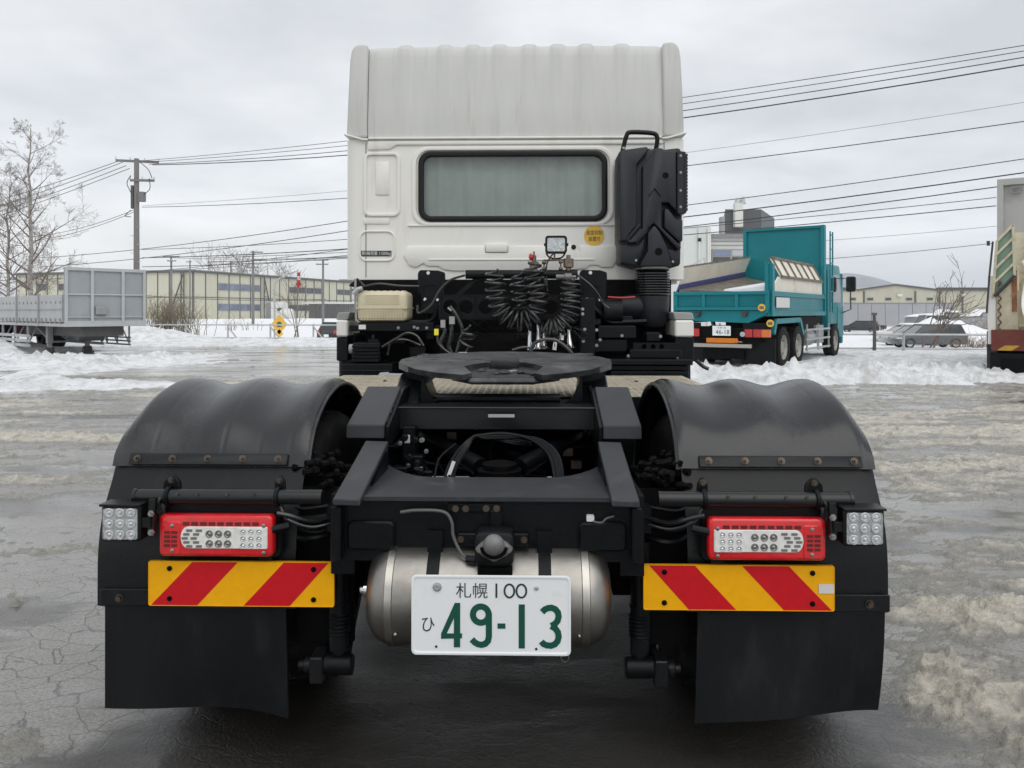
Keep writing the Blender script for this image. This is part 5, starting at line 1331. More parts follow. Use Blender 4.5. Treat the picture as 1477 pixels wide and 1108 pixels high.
# inside the frame: turret, V rods, cables, valve blocks, far crossmembers
P_(Mesh().box(FX - .40, FX + .40, .60, 1.4, .40, .46), 'axle_cover', 'deep')
P_(Mesh().box(FX - .395, FX + .395, 1.34, 1.40, .60, .93), 'front_crossmember', 'deep')
ty = .62
tu = P_(Mesh().lathe((FX + .02, ty, .74), (0, 0, 1), [(0, .105), (.02, .105), (.022, .09), (.05, .092), (.052, .082), (.072, .086), (.075, .075), (.10, .08), (.102, .06), (.12, .062), (.126, .04), (.128, 0.001)], 26), 'axle_turret', 'deep', smooth=25)
for s in (-1, 1):
    P_(Mesh().tube([(FX + .02 + s * .07, ty + .05, .835), (FX + .02 + s * .16, ty + .18, .86), (FX + s * .36, ty + .55, .89)], [.035, .030, .028], 12), 'torque_rod', 'black', tu)
    m = Mesh()
    for k in range(4): m.lathe((FX + .02 + s * .115, ty - .02, .745 + k * .015), (0, 0, 1), [(0, .018), (.009, .018), (.0091, .012), (.013, .012)], 8)
    P_(m, 'stud_nuts', 'darksteel', tu)
def inc(L, r=.007): return P_(Mesh().tube(smooth_path([(FX + a, b, c) for a, b, c in L], 7), r, 6), 'brake_pipe', 'black')
for k in range(4):
    o = .012 * k + rng.uniform(-.008, .008)
    inc([(-.155 + o * .9, .42, .84), (-.15 + o, .45, .88), (-.11 + o * .8, .52, .935), (-.06, .62 + o, .955), (.05, .66, .958 - o), (.13, .68 + o, .94 - o)], .006)
    inc([(-.07 + o, .60, .962 - o * .3), (.03, .60, .972 - o * .6), (.12 + o, .58, .955), (.185 + o * 1.1, .52, .915), (.205 + o, .44, .86), (.20 + o, .41, .83)], .0065)
inc([(-.19, .44, .85), (-.18, .5, .90), (-.13, .56, .94)], .004)
P_(Mesh().obox((FX - .135, .43, .875), (.012, .006, .06), Matrix.Rotation(.35, 3, 'Y')), 'cable_label', 'stickerw')
P_(Mesh().box(FX - .215, FX - .085, .50, .58, .80, .822).box(FX + .185, FX + .2, .42, .43, .83, .855), 'bright_plates', 'galv')
m = Mesh()
for (x, y, z, a, b, c) in ((-.33, .78, .90, .05, .09, .13), (-.30, .70, .84, .07, .06, .06), (-.345, .66, .80, .06, .06, .07), (-.28, .64, .79, .05, .05, .04), (-.25, .62, .815, .06, .03, .03), (-.32, .9, .95, .03, .03, .06)): m.box(FX + x - a / 2, FX + x + a / 2, y, y + b, z - c / 2, z + c / 2)
for (x, y, z) in ((-.31, .69, .87), (-.28, .68, .85), (-.34, .76, .93), (-.30, .76, .92), (-.26, .62, .83)): m.cyl((FX + x, y, z), (FX + x, y - .03, z), .014, 10)
vbk = P_(m, 'levelling_valve_block', 'black', bevel=.004)
P_(Mesh().box(FX - .345, FX - .325, .775, .779, .905, .935), 'valve_label', 'stickerw', vbk)
m = Mesh()
for k in range(10): bolt(m, (FX - .36 + rng.random() * .12, .655, .78 + rng.random() * .16), .006, .012)
P_(m, 'valve_fittings', 'steel', vbk)
m = Mesh()
for (x, y, z) in ((.17, 1.0, .96), (.30, 1.0, .945), (.28, .95, .84), (.31, .9, .80), (-.02, 1.33, .9), (-.2, 1.1, .88)): m.box(FX + x - .02, FX + x + .02, y, y + .03, z - .015, z + .015)
P_(m, 'junction_fittings', 'darksteel')
inc([(.27, .6, .79), (.31, .58, .82), (.36, .55, .85), (.385, .54, .90)], .006)
inc([(.25, .55, .76), (.28, .53, .80), (.34, .5, .81)], .005)
for k in range(9):
    x = rng.uniform(-.3, .3); y = rng.uniform(.75, 1.2); z = rng.uniform(.78, .93)
    inc([(x, y, z - .1), (x + rng.uniform(-.12, .12), y + .05, z), (x + rng.uniform(-.2, .2), y + .1, z + rng.uniform(-.04, .05)), (x + rng.uniform(-.3, .3), y + .15, z - .08)], rng.uniform(.004, .009))
for k in range(14):
    px, py = rng.uniform(655, 840), rng.uniform(452, 498)
    cabl([(px, py), (px + rng.uniform(-16, 16), py + rng.uniform(4, 14)), (px + rng.uniform(-28, 28), py + rng.uniform(-6, 20)), (px + rng.uniform(-40, 40), py + rng.uniform(6, 34))], rng.uniform(.005, .010), rng.uniform(.1, .35), 'cable', 'black')
for (px, py, w, h) in ((660, 480, 26, 18), (700, 488, 34, 14), (742, 482, 20, 24), (560, 486, 20, 12), (585, 500, 26, 16), (935, 480, 22, 14), (900, 456, 16, 10), (610, 470, 14, 22)):
    P_(Mesh().box(rx_(px), rx_(px + w), RY + .12, RY + .3, rz_(py + h), rz_(py)), 'equipment_housing', 'black', bevel=.008)
# fittings outside the rails, by the wheels
for s in (-1, 1):
    m = Mesh()
    for k in range(22):
        x = FX + s * (.48 + rng.random() * .13); z = .85 + rng.random() * .07; y = .30 + rng.random() * .25
        m.lathe((x, y, z), (s * rng.uniform(.3, 1), -1, rng.uniform(-.1, .3)), [(0, .016), (.02, .016), (.021, .011), (.05, .011)], 7)
    m.box(FX + s * .55 - .07, FX + s * .55 + .07, .4, .6, .80, .86)
    P_(m, 'brake_valve_cluster', 'deep', kind='stuff')
    m = Mesh()
    for k in range(4):
        z = .80 - k * .03; m.tube(smooth_path([(FX + s * .46, .30, z), (FX + s * .53, .27 - .01 * k, z - .015 + rng.uniform(-.01, .01)), (FX + s * .60, .27, z - .01), (FX + s * .66, .36, z + .03)]), .006 + .003 * (k % 2), 6)
    m.box(FX + s * .47 - .03, FX + s * .47 + .03, .25, .35, .72, .80)
    P_(m, 'brake_hoses', 'black')

# ---- air tank and number plate -----------------------------------------
TY, TZ, TRR = .185, .560, .150
tx0, tx1 = -.374, .346
hL = [(0, .03), (.003, .07), (.010, .10), (.022, .122), (.040, .138), (.062, .146), (.074, .147)]
prof = hL + [(.076, TRR), (tx1 - tx0 - .076, TRR)] + [(tx1 - tx0 - t, r) for t, r in hL[::-1]]
AT = P_(Mesh().lathe((tx0, TY, TZ), (1, 0, 0), prof, 48), 'air_tank', 'alu', smooth=40)
for x in (tx0 + .080, tx1 - .080): P_(Mesh().lathe((x - .012, TY, TZ), (1, 0, 0), [(0, TRR), (.002, TRR + .003), (.022, TRR + .003), (.024, TRR)], 48), 'weld_band', 'aluband', AT)
P_(Mesh().lathe((tx0 - .028, TY, TZ + .005), (1, 0, 0), [(0, .012), (.006, .016), (.012, .016), (.0121, .022), (.03, .022), (.0301, .028), (.04, .028)], 12), 'drain_plug', 'chrome', AT)
m = Mesh()
for x in (tx0 + .10, tx1 - .10): m.ball((x, TY - .13, TZ - .075), .007, 8, 6)
P_(m, 'band_rivets', 'steel', AT)
for x in (-.17, .15):
    st_ = [(TY + (TRR + .004) * math.cos(R(a)), TZ + (TRR + .004) * math.sin(R(a))) for a in range(60, 231, 10)]
    m = Mesh()
    A = [[m.v((x - .018, y, z)), m.v((x + .018, y, z))] for y, z in st_]
    F = [m.face([A[i][0], A[i][1], A[i + 1][1], A[i + 1][0]]) for i in range(len(A) - 1)]
    bmesh.ops.recalc_face_normals(m.bm, faces=F); bmesh.ops.solidify(m.bm, geom=F, thickness=.004)
    m.box(x - .022, x + .022, TY - .06, TY + .02, TZ + .13, TZ + .2)
    P_(m, 'tank_strap', 'black', AT)
P_(Mesh().tube([(.205 + .011 * math.cos(R(a)), .03, .437 + .014 * math.sin(R(a))) for a in range(0, 360, 24)], .0016, 5, closed=True), 'drain_ring', 'steel')
px_ = lambda X: (X - 768) * .000518; pz_ = lambda Yq: .5635 - (Yq - 356) * .000518
NP = P_(Mesh().prism(rrect(-.22, .22, .4535, .6735, .014, 6), 0, .0015), 'number_plate', 'plate')
P_(Mesh().ring(rrect(-.22, .22, .4535, .6735, .014, 6), rrect(-.2125, .2125, .461, .666, .010, 6), -.0025, .001), 'embossed_rim', 'plate', NP, bevel=.0012, seg=2)
P_(Mesh().box(-.1, .1, .002, .05, .5, .64), 'plate_bracket', 'black', NP)
yy = -.0012
def glyph(strokes, mat, name='digit', w=.017):
    m = Mesh()
    for i, s_ in enumerate(strokes): stroke_poly(m, [(px_(a), pz_(b)) for a, b in s_], w, yy - .00012 * i)
    return P_(m, name, mat, NP, smooth=0)
m = Mesh(); four_o = [(px_(a), pz_(b)) for a, b in ((575, 290), (604, 290), (604, 452), (614, 452), (614, 480), (604, 486), (602, 527), (570, 527), (570, 483), (502, 483), (502, 455))]
four_i = [(px_(a), pz_(b)) for a, b in ((572, 374), (571, 452), (543, 452))]
m2 = Mesh()
# numeral four: diagonal, crossbar and stem as solid pieces
m2.prism([(px_(a), pz_(b)) for a, b in ((575, 291), (604, 291), (604, 300), (532, 455), (502, 455))], yy, .0005)
m2.prism([(px_(a), pz_(b)) for a, b in ((502, 455), (614, 453), (614, 479), (502, 483))], yy - .0001, .0005)
m2.prism([(px_(a), pz_(b)) for a, b in ((571, 330), (604, 300), (604, 527), (570, 527))], yy - .0002, .0005)
P_(m2, 'digit', 'green', NP, smooth=0)
glyph([arc(714, 352, 42, 43, -20, 340, 28) + arc(714, 352, 42, 43, 340, 360, 2), [(757, 345), (757, 420)] + arc(712, 468, 45, 43, 0, 140 + 8, 16)[0:0] + [(757, 440), (757, 470), (752, 492), (738, 507), (718, 513), (698, 509), (682, 500), (666, 484)]], 'green')
glyph([[(803, 412), (845, 412)]], 'green', 'dash', .0145)
glyph([[(932, 296), (932, 530)]], 'green')
glyph([[(1040, 336), (1054, 322), (1072, 314), (1090, 312), (1110, 320), (1124, 337), (1128, 358), (1122, 382), (1108, 398), (1088, 409)], [(1088, 409), (1110, 422), (1124, 442), (1128, 466), (1122, 490), (1108, 506), (1088, 514), (1064, 512), (1046, 504), (1036, 492)]], 'green')
for x in (476, 1009): P_(Mesh().prism(disc(px_(x), pz_(525 if x < 800 else 533), .0036, 12), yy, .0005), 'dot', 'ink', NP)
lettering('札幌', 'lettering', K['ink'], NP, (px_(582), px_(750), pz_(264), pz_(184)), yy)
glyph([[(797, 186), (797, 262)]], 'ink', 'small_digit', .0052)
for c in (866, 930): glyph([arc(c, 225, 26, 35, 0, 360, 28)], 'ink', 'small_digit', .0052)
lettering('ひ', 'lettering', K['ink'], NP, (px_(400), px_(467), pz_(445), pz_(370)), yy)
P_(Mesh().lathe((px_(481), -.001, pz_(207)), (0, -1, 0), [(0, .0125), (.001, .0125), (.0015, .009), (.005, .009), (.0055, .005), (.004, .004)], 18), 'seal_bolt', 'galv', NP)
P_(Mesh().lathe((px_(1010), -.001, pz_(209)), (0, -1, 0), [(0, .006), (.002, .006), (.003, .004)], 12), 'plate_bolt', 'galv', NP)

# ---- axle, wheels, suspension ------------------------------------------
AXY = .92
P_(Mesh().cyl((-.95, AXY, .5), (.95, AXY, .5), .09, 18).ball((0, AXY, .5), .24, 20, 12, (1, .9, 1)), 'rear_axle', 'deep')
def wheel(name, x, y, w, dual=False):
    Rr, r = .5, .29
    prof = [(0, r), (.0, r + .03), (-.012, r + .1), (-.006, Rr - .05), (.02, Rr - .012), (.045, Rr), (w - .045, Rr), (w - .02, Rr - .012), (w + .006, Rr - .05), (w + .012, r + .1), (w, r + .03), (w, r)]
    t = P_(Mesh().lathe((x, y, Rr), (1, 0, 0), prof, 48, cap=False), name, 'tyre', smooth=40)
    m = Mesh().lathe((x + .02, y, Rr), (1, 0, 0), [(0, r + .01), (.01, r - .02), (w / 2, r - .03), (w / 2 + .01, .12), (w / 2 + .04, .10), (w / 2 + .05, .001)], 36, cap=False)
    m.lathe((x + w - .02, y, Rr), (-1, 0, 0), [(0, r + .01), (.01, r - .02), (w / 2 - .02, r - .03)], 36, cap=False)
    P_(m, 'rim', 'deep', t)
    m = Mesh()
    for k in range(40):
        a = 2 * math.pi * k / 40
        for xx, sg in ((.07, 1), (w / 2, -1), (w - .07, 1)):
            c = Vector((x + xx, y + math.cos(a + .05 * sg) * (Rr + .001), Rr + math.sin(a + .05 * sg) * (Rr + .001)))
            m.obox(c, (.045, .034, .008), Matrix.Rotation(a - math.pi / 2 + .0, 3, 'X'))
    P_(m, 'tread_blocks', 'tyre', t, kind='stuff')
for s in (-1, 1):
    a = s * .90 if s < 0 else .90
    wheel('tyre', -.905 if s < 0 else .63, AXY, .275); wheel('tyre', -1.20 if s < 0 else .925, AXY, .275)
    wheel('tyre', -1.18 if s < 0 else .90, 4.55, .28)
    # shock absorber and lower link
    x = s * .465 + FX
    sh = P_(Mesh().lathe((x, .26, .33), (.02 * s, .05, 1), [(0, .022), (.02, .022), (.0201, .030), (.16, .030), (.1601, .034), (.163, .034), (.1631, .028), (.36, .028)], 16), 'shock_absorber', 'black')
    m = Mesh()
    for k in range(6): m.lathe((x, .262, .40 + k * .012), (0, 0, 1), [(0, .030), (.004, .034), (.008, .030)], 14)
    P_(m, 'dust_boot', 'black', sh)
    P_(Mesh().cyl((x - .045, .25, .31), (x + .045, .25, .31), .032, 14), 'lower_eye', 'black', sh, bevel=.004)
    P_(Mesh().box(x + s * .06 - .02, x + s * .06 + .02, .21, .30, .265, .345).lathe((x + s * .08, .255, .305), (s, 0, 0), [(0, .026), (.025, .026), (.0251, .016), (.045, .016)], 6), 'eye_bracket', 'dkplate' if 0 else 'panel', sh, bevel=.004)
    P_(Mesh().bar((x + s * .02, .3, .30), (x + s * .1, AXY, .40), .08, .05).box(x - .05, x + .05, .55, .75, .42, .62), 'suspension_arm', 'deep')
    P_(Mesh().lathe((FX + s * .43, .72, .44), (0, 0, 1), [(0, .10), (.02, .12), (.06, .125), (.10, .11), (.14, .125), (.2, .12), (.22, .09)], 20), 'air_spring', 'tyre')
P_(Mesh().cyl((-.85, 4.55, .5), (.85, 4.55, .5), .07, 14), 'front_axle', 'deep')

# ---- fenders, mudguard panels, lamps, reflectors --------------------------
arcp = [(.325, .905), (.345, .955), (.385, 1.01), (.44, 1.052), (.52, 1.09), (.60, 1.114), (.70, 1.131), (.80, 1.132), (.90, 1.118), (1.0, 1.09), (1.1, 1.04), (1.19, .97), (1.26, .87), (1.30, .75), (1.32, .62)]
BEFORE = set(scene.objects)
arcs = smooth_path([(0, a, b) for a, b in arcp], 3)
for s in (-1, 1):
    xi, xo = .588, (1.207 if s > 0 else 1.222); NU = 96; G = []
    for i, p in enumerate(arcs):
        t = (arcs[min(i + 1, len(arcs) - 1)] - arcs[max(i - 1, 0)]).normalized(); nrm = Vector((0, -t.z, t.y))
        if nrm.z < 0 and i < 20: nrm = -nrm
        fade = min(1, max(0, (i - 2) / 9))
        row = []
        for k in range(NU + 1):
            u = k / NU; x = xi + (xo - xi) * u
            wv = .025 * (.5 + .5 * math.cos(2 * math.pi * (u - .055) / .425))
            edge = -.045 * max(0, (u - .91) / .09) ** 2 - .022 * max(0, (.06 - u) / .06) ** 2
            gr = 0
            for g in (.10, .265, .45, .62, .80, .945): gr = max(gr, 1 - abs(u - g) / .0065) if abs(u - g) < .0065 else gr
            p2 = p + nrm * ((wv - .009) * fade + edge * fade - gr * .0022 * min(1, i / 3))
            row.append((s * x, p2.y, p2.z))
        G.append(row)
    FE = P_(Mesh().sheet(G, .006 if s > 0 else .006), 'rear_fender', 'fender', smooth=28)
    P_(Mesh().tube([(s * xi, p.y, p.z - .004) for p in arcs], .007, 6), 'inner_lip', 'fender', FE)
    P_(Mesh().hexa([(s * .655 if s > 0 else -1.165, .312, .912), (1.165 if s > 0 else -.655, .312, .912), (1.165 if s > 0 else -.655, .318, .912), (s * .655 if s > 0 else -1.165, .318, .912), (s * .655 if s > 0 else -1.165, .330, .944), (1.165 if s > 0 else -.655, .330, .944), (1.165 if s > 0 else -.655, .336, .944), (s * .655 if s > 0 else -1.165, .336, .944)]), 'clamp_strip', 'panel', FE, bevel=.002)
    for k in range(5): 
        m = Mesh(); m.lathe((s * (.685 + .1135 * k), .322, .930), (0, -1, .3), [(0, .012), (.002, .012), (.0021, .0075), (.008, .0075), (.0081, .004), (.018, .004)], 10)
        P_(m, 'bolt', 'darksteel', FE)
    # panel below the fender
    pp = smooth_path([(0, .338, .912), (0, .312, .86), (0, .276, .80), (0, .248, .74), (0, .232, .66), (0, .228, .58), (0, .228, .488)], 3)
    G = [[(s * (.60 + (.607 if s > 0 else .622) * k / 12), p.y + .012 * max(0, (k - 11) / 1.0) ** 2, p.z) for k in range(13)] for p in pp]
    MP = P_(Mesh().sheet(G, .006), 'mudguard_panel', 'panel', smooth=40)
    P_(Mesh().box(*sorted((s * .61, s * 1.203)), .218, .2265, .497, .548), 'clamp_bar', 'panel', MP, bevel=.002)
    m = Mesh()
    for x in (1.14, .9, .66): bolt(m, (s * x, .216, .522), .009, .012)
    P_(m, 'clamp_bolts', 'darksteel', MP)
    # flap
    G = []
    for i in range(13):
        row = []; t = i / 12
        for k in range(17):
            u = k / 16; x = .630 + (1.192 - .630) * u + (.012 * (1 - u)) * t * -.6
            row.append((s * x, .236 + .020 * t * t + .028 * t * t * math.cos(u * 5 + s) - .03 * t * t * (1 - u) ** 2, .51 - .342 * t + .012 * t * math.sin(u * 3.1 - .6) - .014 * t * (1 - u) ** 3))
        G.append(row)
    P_(Mesh().sheet(G, .008), 'mud_flap', 'flap', smooth=60)
    # tube carrying lamps
    tb_ = P_(Mesh().cyl((s * .50, .17, .846), (s * 1.065, .17, .846), .0225, 20).cyl((s * 1.058, .17, .846), (s * 1.068, .17, .846), .0245, 20), 'lamp_tube', 'blackgloss')
    m = Mesh()
    for x, w_ in ((.635, .03), (.965, .05)):
        m.prism([(s * (x - w_ * .6), .83), (s * (x + w_ * .6), .83), (s * (x + w_ * .5), .885), (s * (x + w_ * .15), .905), (s * (x - w_ * .15), .905), (s * (x - w_ * .5), .885)], .185, .20)
        m.cyl((s * (x - .006), .17, .846), (s * (x + .006), .17, .846), .030, 18)
    P_(m, 'tube_brackets', 'black', tb_, bevel=.002)
    m = Mesh()
    for x, z in ((.635, .892), (.965, .892)): bolt(m, (s * x, .185, z), .007, .008)
    for x in (.70, .78, .87, .93): m.cyl((s * x, .147, .858), (s * x, .144, .858), .005, 8)
    P_(m, 'bolts', 'darksteel', tb_)
    P_(Mesh().prism(rrect(*sorted((s * .63, s * .99)), .655, .826, .02), .188, .215), 'lamp_back_plate', 'black', bevel=.005)
    P_(Mesh().tube(smooth_path([(s * .965, .17, .86), (s * .985, .15, .84), (s * .985, .16, .80), (s * .972, .18, .78)]), .006, 6).tube(smooth_path([(s * .635, .16, .80), (s * .60, .17, .79), (s * .54, .2, .765), (s * .47, .25, .77)]), .007, 6).tube(smooth_path([(s * .64, .19, .85), (s * .625, .18, .80), (s * .60, .17, .775), (s * .54, .19, .75), (s * .48, .22, .755)]), .005, 6), 'lamp_cables', 'hose')
    P_(Mesh().cyl((s * .648, .16, .752), (s * .60, .17, .760), .012, 10), 'lamp_connector', 'panel')
    # tail lamp
    def lx(u): return s * (.987 - u * .343)      # u = 0 outer end, 1 inner end
    def lz(v): return .795 - v * .125            # v = 0 top, 1 bottom
    LF = .150
    TL = P_(Mesh().prism(rrect(*sorted((lx(0), lx(1))), lz(1), lz(0), .016, 5), LF, .19), 'tail_lamp', 'lampred', bevel=.010, seg=3)
    P_(Mesh().prism(rrect(*sorted((lx(.03), lx(.195))), lz(.93), lz(.16), .006), LF - .003, LF + .01), 'outer_lens', 'lampred', TL, bevel=.002)
    c = rrect(lx(.2) if s > 0 else lx(.2), lx(.955), lz(.79), lz(.27), .004) if 0 else None
    zc, hh_ = (lz(.27) + lz(.79)) / 2, (lz(.27) - lz(.79)) / 2
    pc = [(lx(.955), lz(.79)), (lx(.955), lz(.27))] + [(lx(.26) - s * -.022 * math.sin(R(a)) * 1.0, zc + hh_ * math.cos(R(a))) for a in range(0, 181, 20)]
    P_(Mesh().prism(pc, LF - .0035, LF + .006), 'clear_lens', 'lampclear', TL, bevel=.0015)
    m = Mesh(); y = LF - .0035
    for (uu, vv) in ((.275, .36), (.36, .36), (.25, .45), (.335, .45), (.235, .545), (.315, .545), (.25, .64), (.335, .64), (.275, .735), (.36, .735)): m.prism(rrect(*sorted((lx(uu - .027), lx(uu + .027))), lz(vv + .03), lz(vv - .03), .002, 2), y - .0015, y + .001)
    P_(m, 'indicator_cells', 'led', TL, kind='stuff')
    for uu in (.45, .53, .61):
        for vv in (.44, .67):
            m = Mesh().lathe((lx(uu), y, lz(vv)), (0, -1, 0), [(0, .0115), (.002, .0110), (.0021, .008), (.0005, .006), (.003, .003), (.004, .001)], 14); P_(m, 'led_cell', 'led', TL)
    P_(Mesh().prism([(lx(.945), lz(.785)), (lx(.945), lz(.315)), (lx(.73), lz(.315))] + [(lx(.70) - s * .010 * math.sin(R(a)), zc + hh_ * .94 * math.cos(R(a))) for a in range(20, 161, 20)] + [(lx(.73), lz(.785))], y - .0015, y + .001), 'reverse_lens', 'ledbright' if 0 else 'lampclear', TL)
    for uu in (.745, .815, .885):
        for vv in (.385, .55, .71):
            m = Mesh().lathe((lx(uu), y - .0015, lz(vv)), (0, -1, 0), [(0, .0085), (.001, .008), (.0011, .006), (.0002, .004), (.0025, .002), (.003, .0005)], 12); P_(m, 'reverse_cell', 'ledbright', TL)
    m = Mesh()
    for k in range(9): m.box(*sorted((lx(.215 + k * .076), lx(.215 + k * .076 + .055))), LF - .0022, LF, lz(.245), lz(.165))
    for i in range(2):
        for k in range(4): m.box(*sorted((lx(.055 + i * .062), lx(.055 + i * .062 + .05))), LF - .0045, LF, lz(.44 + k * .105), lz(.375 + k * .105))
    P_(m, 'red_cells', 'lampdark', TL, kind='stuff')
    for uu, vv in ((.125, .25), (.125, .84), (.925, .235), (.925, .88)):
        P_(Mesh().lathe((lx(uu), LF - .003, lz(vv)), (0, -1, 0), [(0, .006), (.002, .006), (.003, .003)], 10), 'screw', 'steel', TL)
    # square working lamp
    a, b = sorted((s * 1.020, s * 1.136))
    WL = P_(Mesh().prism(rrect(a, b, .727, .832, .008), .108, .16), 'square_work_lamp', 'gasket', bevel=.004)
    P_(Mesh().prism(rrect(a + .007, b - .007, .735, .825, .006), .103, .110), 'lens', 'lens', WL)
    for i in range(3):
        for k in range(3):
            cxx, czz = a + .026 + i * .032, .748 + k * .032
            P_(Mesh().lathe((cxx, .102, czz), (0, -1, 0), [(0, .0145), (.0006, .0145), (.0012, .012), (.0002, .006), (.003, .0045), (.0035, .001)], 14), 'led_reflector', 'ledbright', WL)
    P_(Mesh().box(a - .003, b + .003, .098, .165, .831, .838).box(*sorted((s * .995, s * 1.022)), .115, .17, .765, .795).bar((s * .998, .14, .846), (s * .998, .13, .75), .02), 'lamp_bracket', 'gasket', WL, bevel=.002)
    m = Mesh()
    for z in (.808, .752): m.lathe((s * .992, .12, z), (0, -1, 0), [(0, .010), (.006, .010), (.0061, .006), (.014, .006)], 6)
    P_(m, 'lamp_bolts', 'steel', WL)
    # striped reflector board
    x0, x1, z0, z1 = .468, 1.032, .513, .648; off = -.0 if s < 0 else -.01
    RB = P_(Mesh().prism(rrect(*sorted((s * x0 + off, s * x1 + off)), z0, z1, .006), .180, .188), 'reflector_board', 'yellow', label=None)
    W_, H2 = x1 - x0, z1 - z0
    for (t0, t1, b0, b1) in ((.24, .485, .012, .262), (.732, .972, .512, .760)):
        f = lambda u: s * (x1 - u * W_) + off
        P_(Mesh().prism([(f(t0), z1 - .001), (f(t1), z1 - .001), (f(b1), z0 + .001), (f(b0), z0 + .001)], .1790, .1805), 'red_stripe', 'red', RB, smooth=0)
    P_(Mesh().ring(rrect(*sorted((s * x0 + off, s * x1 + off)), z0, z1, .006), rrect(*sorted((s * (x0 + .002) + off, s * (x1 - .002) + off)), z0 + .002, z1 - .002, .005), .1785, .183), 'edge_trim', 'yellow', RB)
    for uu in (.115, .89):
        for zz_ in (z0 + .022, z1 - .022):
            P_(Mesh().lathe((s * (x1 - uu * W_) + off, .179, zz_), (0, -1, 0), [(0, .008), (.002, .008), (.0025, .005), (.006, .005)], 10), 'bolt', 'deep', RB)
    if s > 0: P_(Mesh().box(.985 + off, 1.030 + off, .1775, .1788, .566, .594), 'white_sticker', 'stickerw', RB)
    P_(Mesh().box(*sorted((s * .66, s * .70)), .19, .235, .50, .66).box(*sorted((s * .50, s * .53)), .19, .30, .56, .60), 'board_bracket', 'black')
    P_(Mesh().box(*sorted((s * .44, s * .62)), .32, .335, .35, .84), 'inner_splash_shield', 'deep')

for o in set(scene.objects) - BEFORE: o.data.transform(Matrix.Translation((-.0125, 0, 0)))   # the rear end sits slightly left of the axis
# ================================================================== other vehicles
K['teal'] = pbr('teal_truck_paint', (.002, .20, .235), .42, coat=.12, var=.10, vscale=2, spec=.3, dirt=((.05, .19, .20), .15, 3))
K['tealdark'] = pbr('teal_panel_recess', (.002, .165, .195), .45, spec=.3, var=.12, vscale=2, dirt=((.05, .16, .17), .15, 4))
K['bedinside'] = pbr('worn_bed_steel', (.20, .175, .14), .5, .3, var=.3, vscale=3, dirt=((.11, .08, .055), .4, 4))
K['bedlight'] = pbr('worn_board_pale', (.82, .77, .67), .55, var=.08, vscale=2, dirt=((.42, .36, .27), .22, 3))
K['bluestripe'] = pbr('blue_stripe', (.075, .085, .26), .5, var=.15, vscale=5)
K['orange'] = pbr('orange_plate', (.72, .20, .01), .4, var=.1, vscale=6)
K['amber'] = pbr('amber_lens', (.70, .17, .02), .15, coat=.6)
K['trailergrey'] = pbr('trailer_grey_paint', (.34, .36, .38), .5, var=.07, vscale=1.5, dirt=((.22, .20, .17), .18, 2))
K['trailerlight'] = pbr('trailer_light_grey', (.47, .48, .485), .5, var=.07, vscale=1.5, dirt=((.30, .27, .23), .2, 2))
K['greengate'] = pbr('faded_green_gate', (.20, .31, .235), .55, var=.15, vscale=3, dirt=((.30, .22, .13), .2, 4))
K['creamframe'] = pbr('cream_frame', (.60, .55, .40), .5, var=.12, vscale=6, dirt=((.25, .12, .05), .35, 5))
K['rust'] = pbr('rusty_steel', (.24, .10, .045), .75, .2, var=.4, vscale=6, dirt=((.55, .48, .34), .4, 5))
K['rustred'] = pbr('red_oxide_frame', (.15, .03, .022), .55, var=.2, vscale=6, dirt=((.10, .05, .03), .3, 6))
K['dullyellow'] = pbr('dull_yellow', (.50, .30, .03), .5, var=.2, vscale=9)
K['greybox'] = pbr('grey_body_panel', (.42, .42, .40), .55, var=.06, vscale=2, dirt=((.28, .25, .2), .25, 2))
K['suvgrey'] = pbr('car_grey_metallic', (.10, .105, .11), .3, .5, coat=.6)
K['carblack'] = pbr('car_black', (.012, .012, .014), .25, coat=.7)
K['carsilver'] = pbr('car_silver', (.36, .37, .38), .32, .5, coat=.5)
K['cardark'] = pbr('car_dark_blue', (.03, .035, .045), .3, coat=.6)
K['carglass'] = pbr('car_glass_dark', (.012, .015, .017), .06, coat=.8)
K['wheelalu'] = pbr('wheel_alloy', (.55, .55, .55), .35, .8)
K['tail'] = pbr('tail_lens_red', (.50, .012, .015), .15, coat=.6)
K['grime'] = pbr('road_grime_rim', (.36, .35, .32), .6, .3, var=.2, vscale=9)

def road_wheel(root, x, y, r, w, sgn, rimmat='grime', z=None):
    """x = outer face; sgn = +1 when the outer face looks to +x"""
    z = r if z is None else z
    t = Mesh().lathe((x, y, z), (-sgn, 0, 0), [(.02, r * .60), (.0, r * .68), (.0, r * .9), (.03, r), (w - .03, r), (w, r * .9), (w, r * .6)], 28, cap=False).build('tyre', K['tyre'], root, smooth=40)
    Mesh().lathe((x, y, z), (-sgn, 0, 0), [(.015, r * .62), (.03, r * .57), (.09, r * .52), (.10, r * .36), (.05, r * .28), (.04, .001)], 24, cap=False).build('rim', K[rimmat], t)
    m = Mesh()
    for k in range(8):
        a = 2 * math.pi * k / 8; m.cyl((x - sgn * .10, y + math.cos(a) * r * .42, z + math.sin(a) * r * .42), (x - sgn * .07, y + math.cos(a) * r * .42, z + math.sin(a) * r * .42), .018, 6)
    m.build('wheel_nuts', K['darksteel'], t)
    return t

# ---------------- teal dump truck
yaw = R(-35)
DT = thing('dump_truck', 'teal dump truck with open side flaps, standing in the snow', 'truck', (4.92, 18.16, .08), yaw)
B = lambda m, n, k, p=DT, **kw: m.build(n, K[k], p, **kw)
W = 1.15
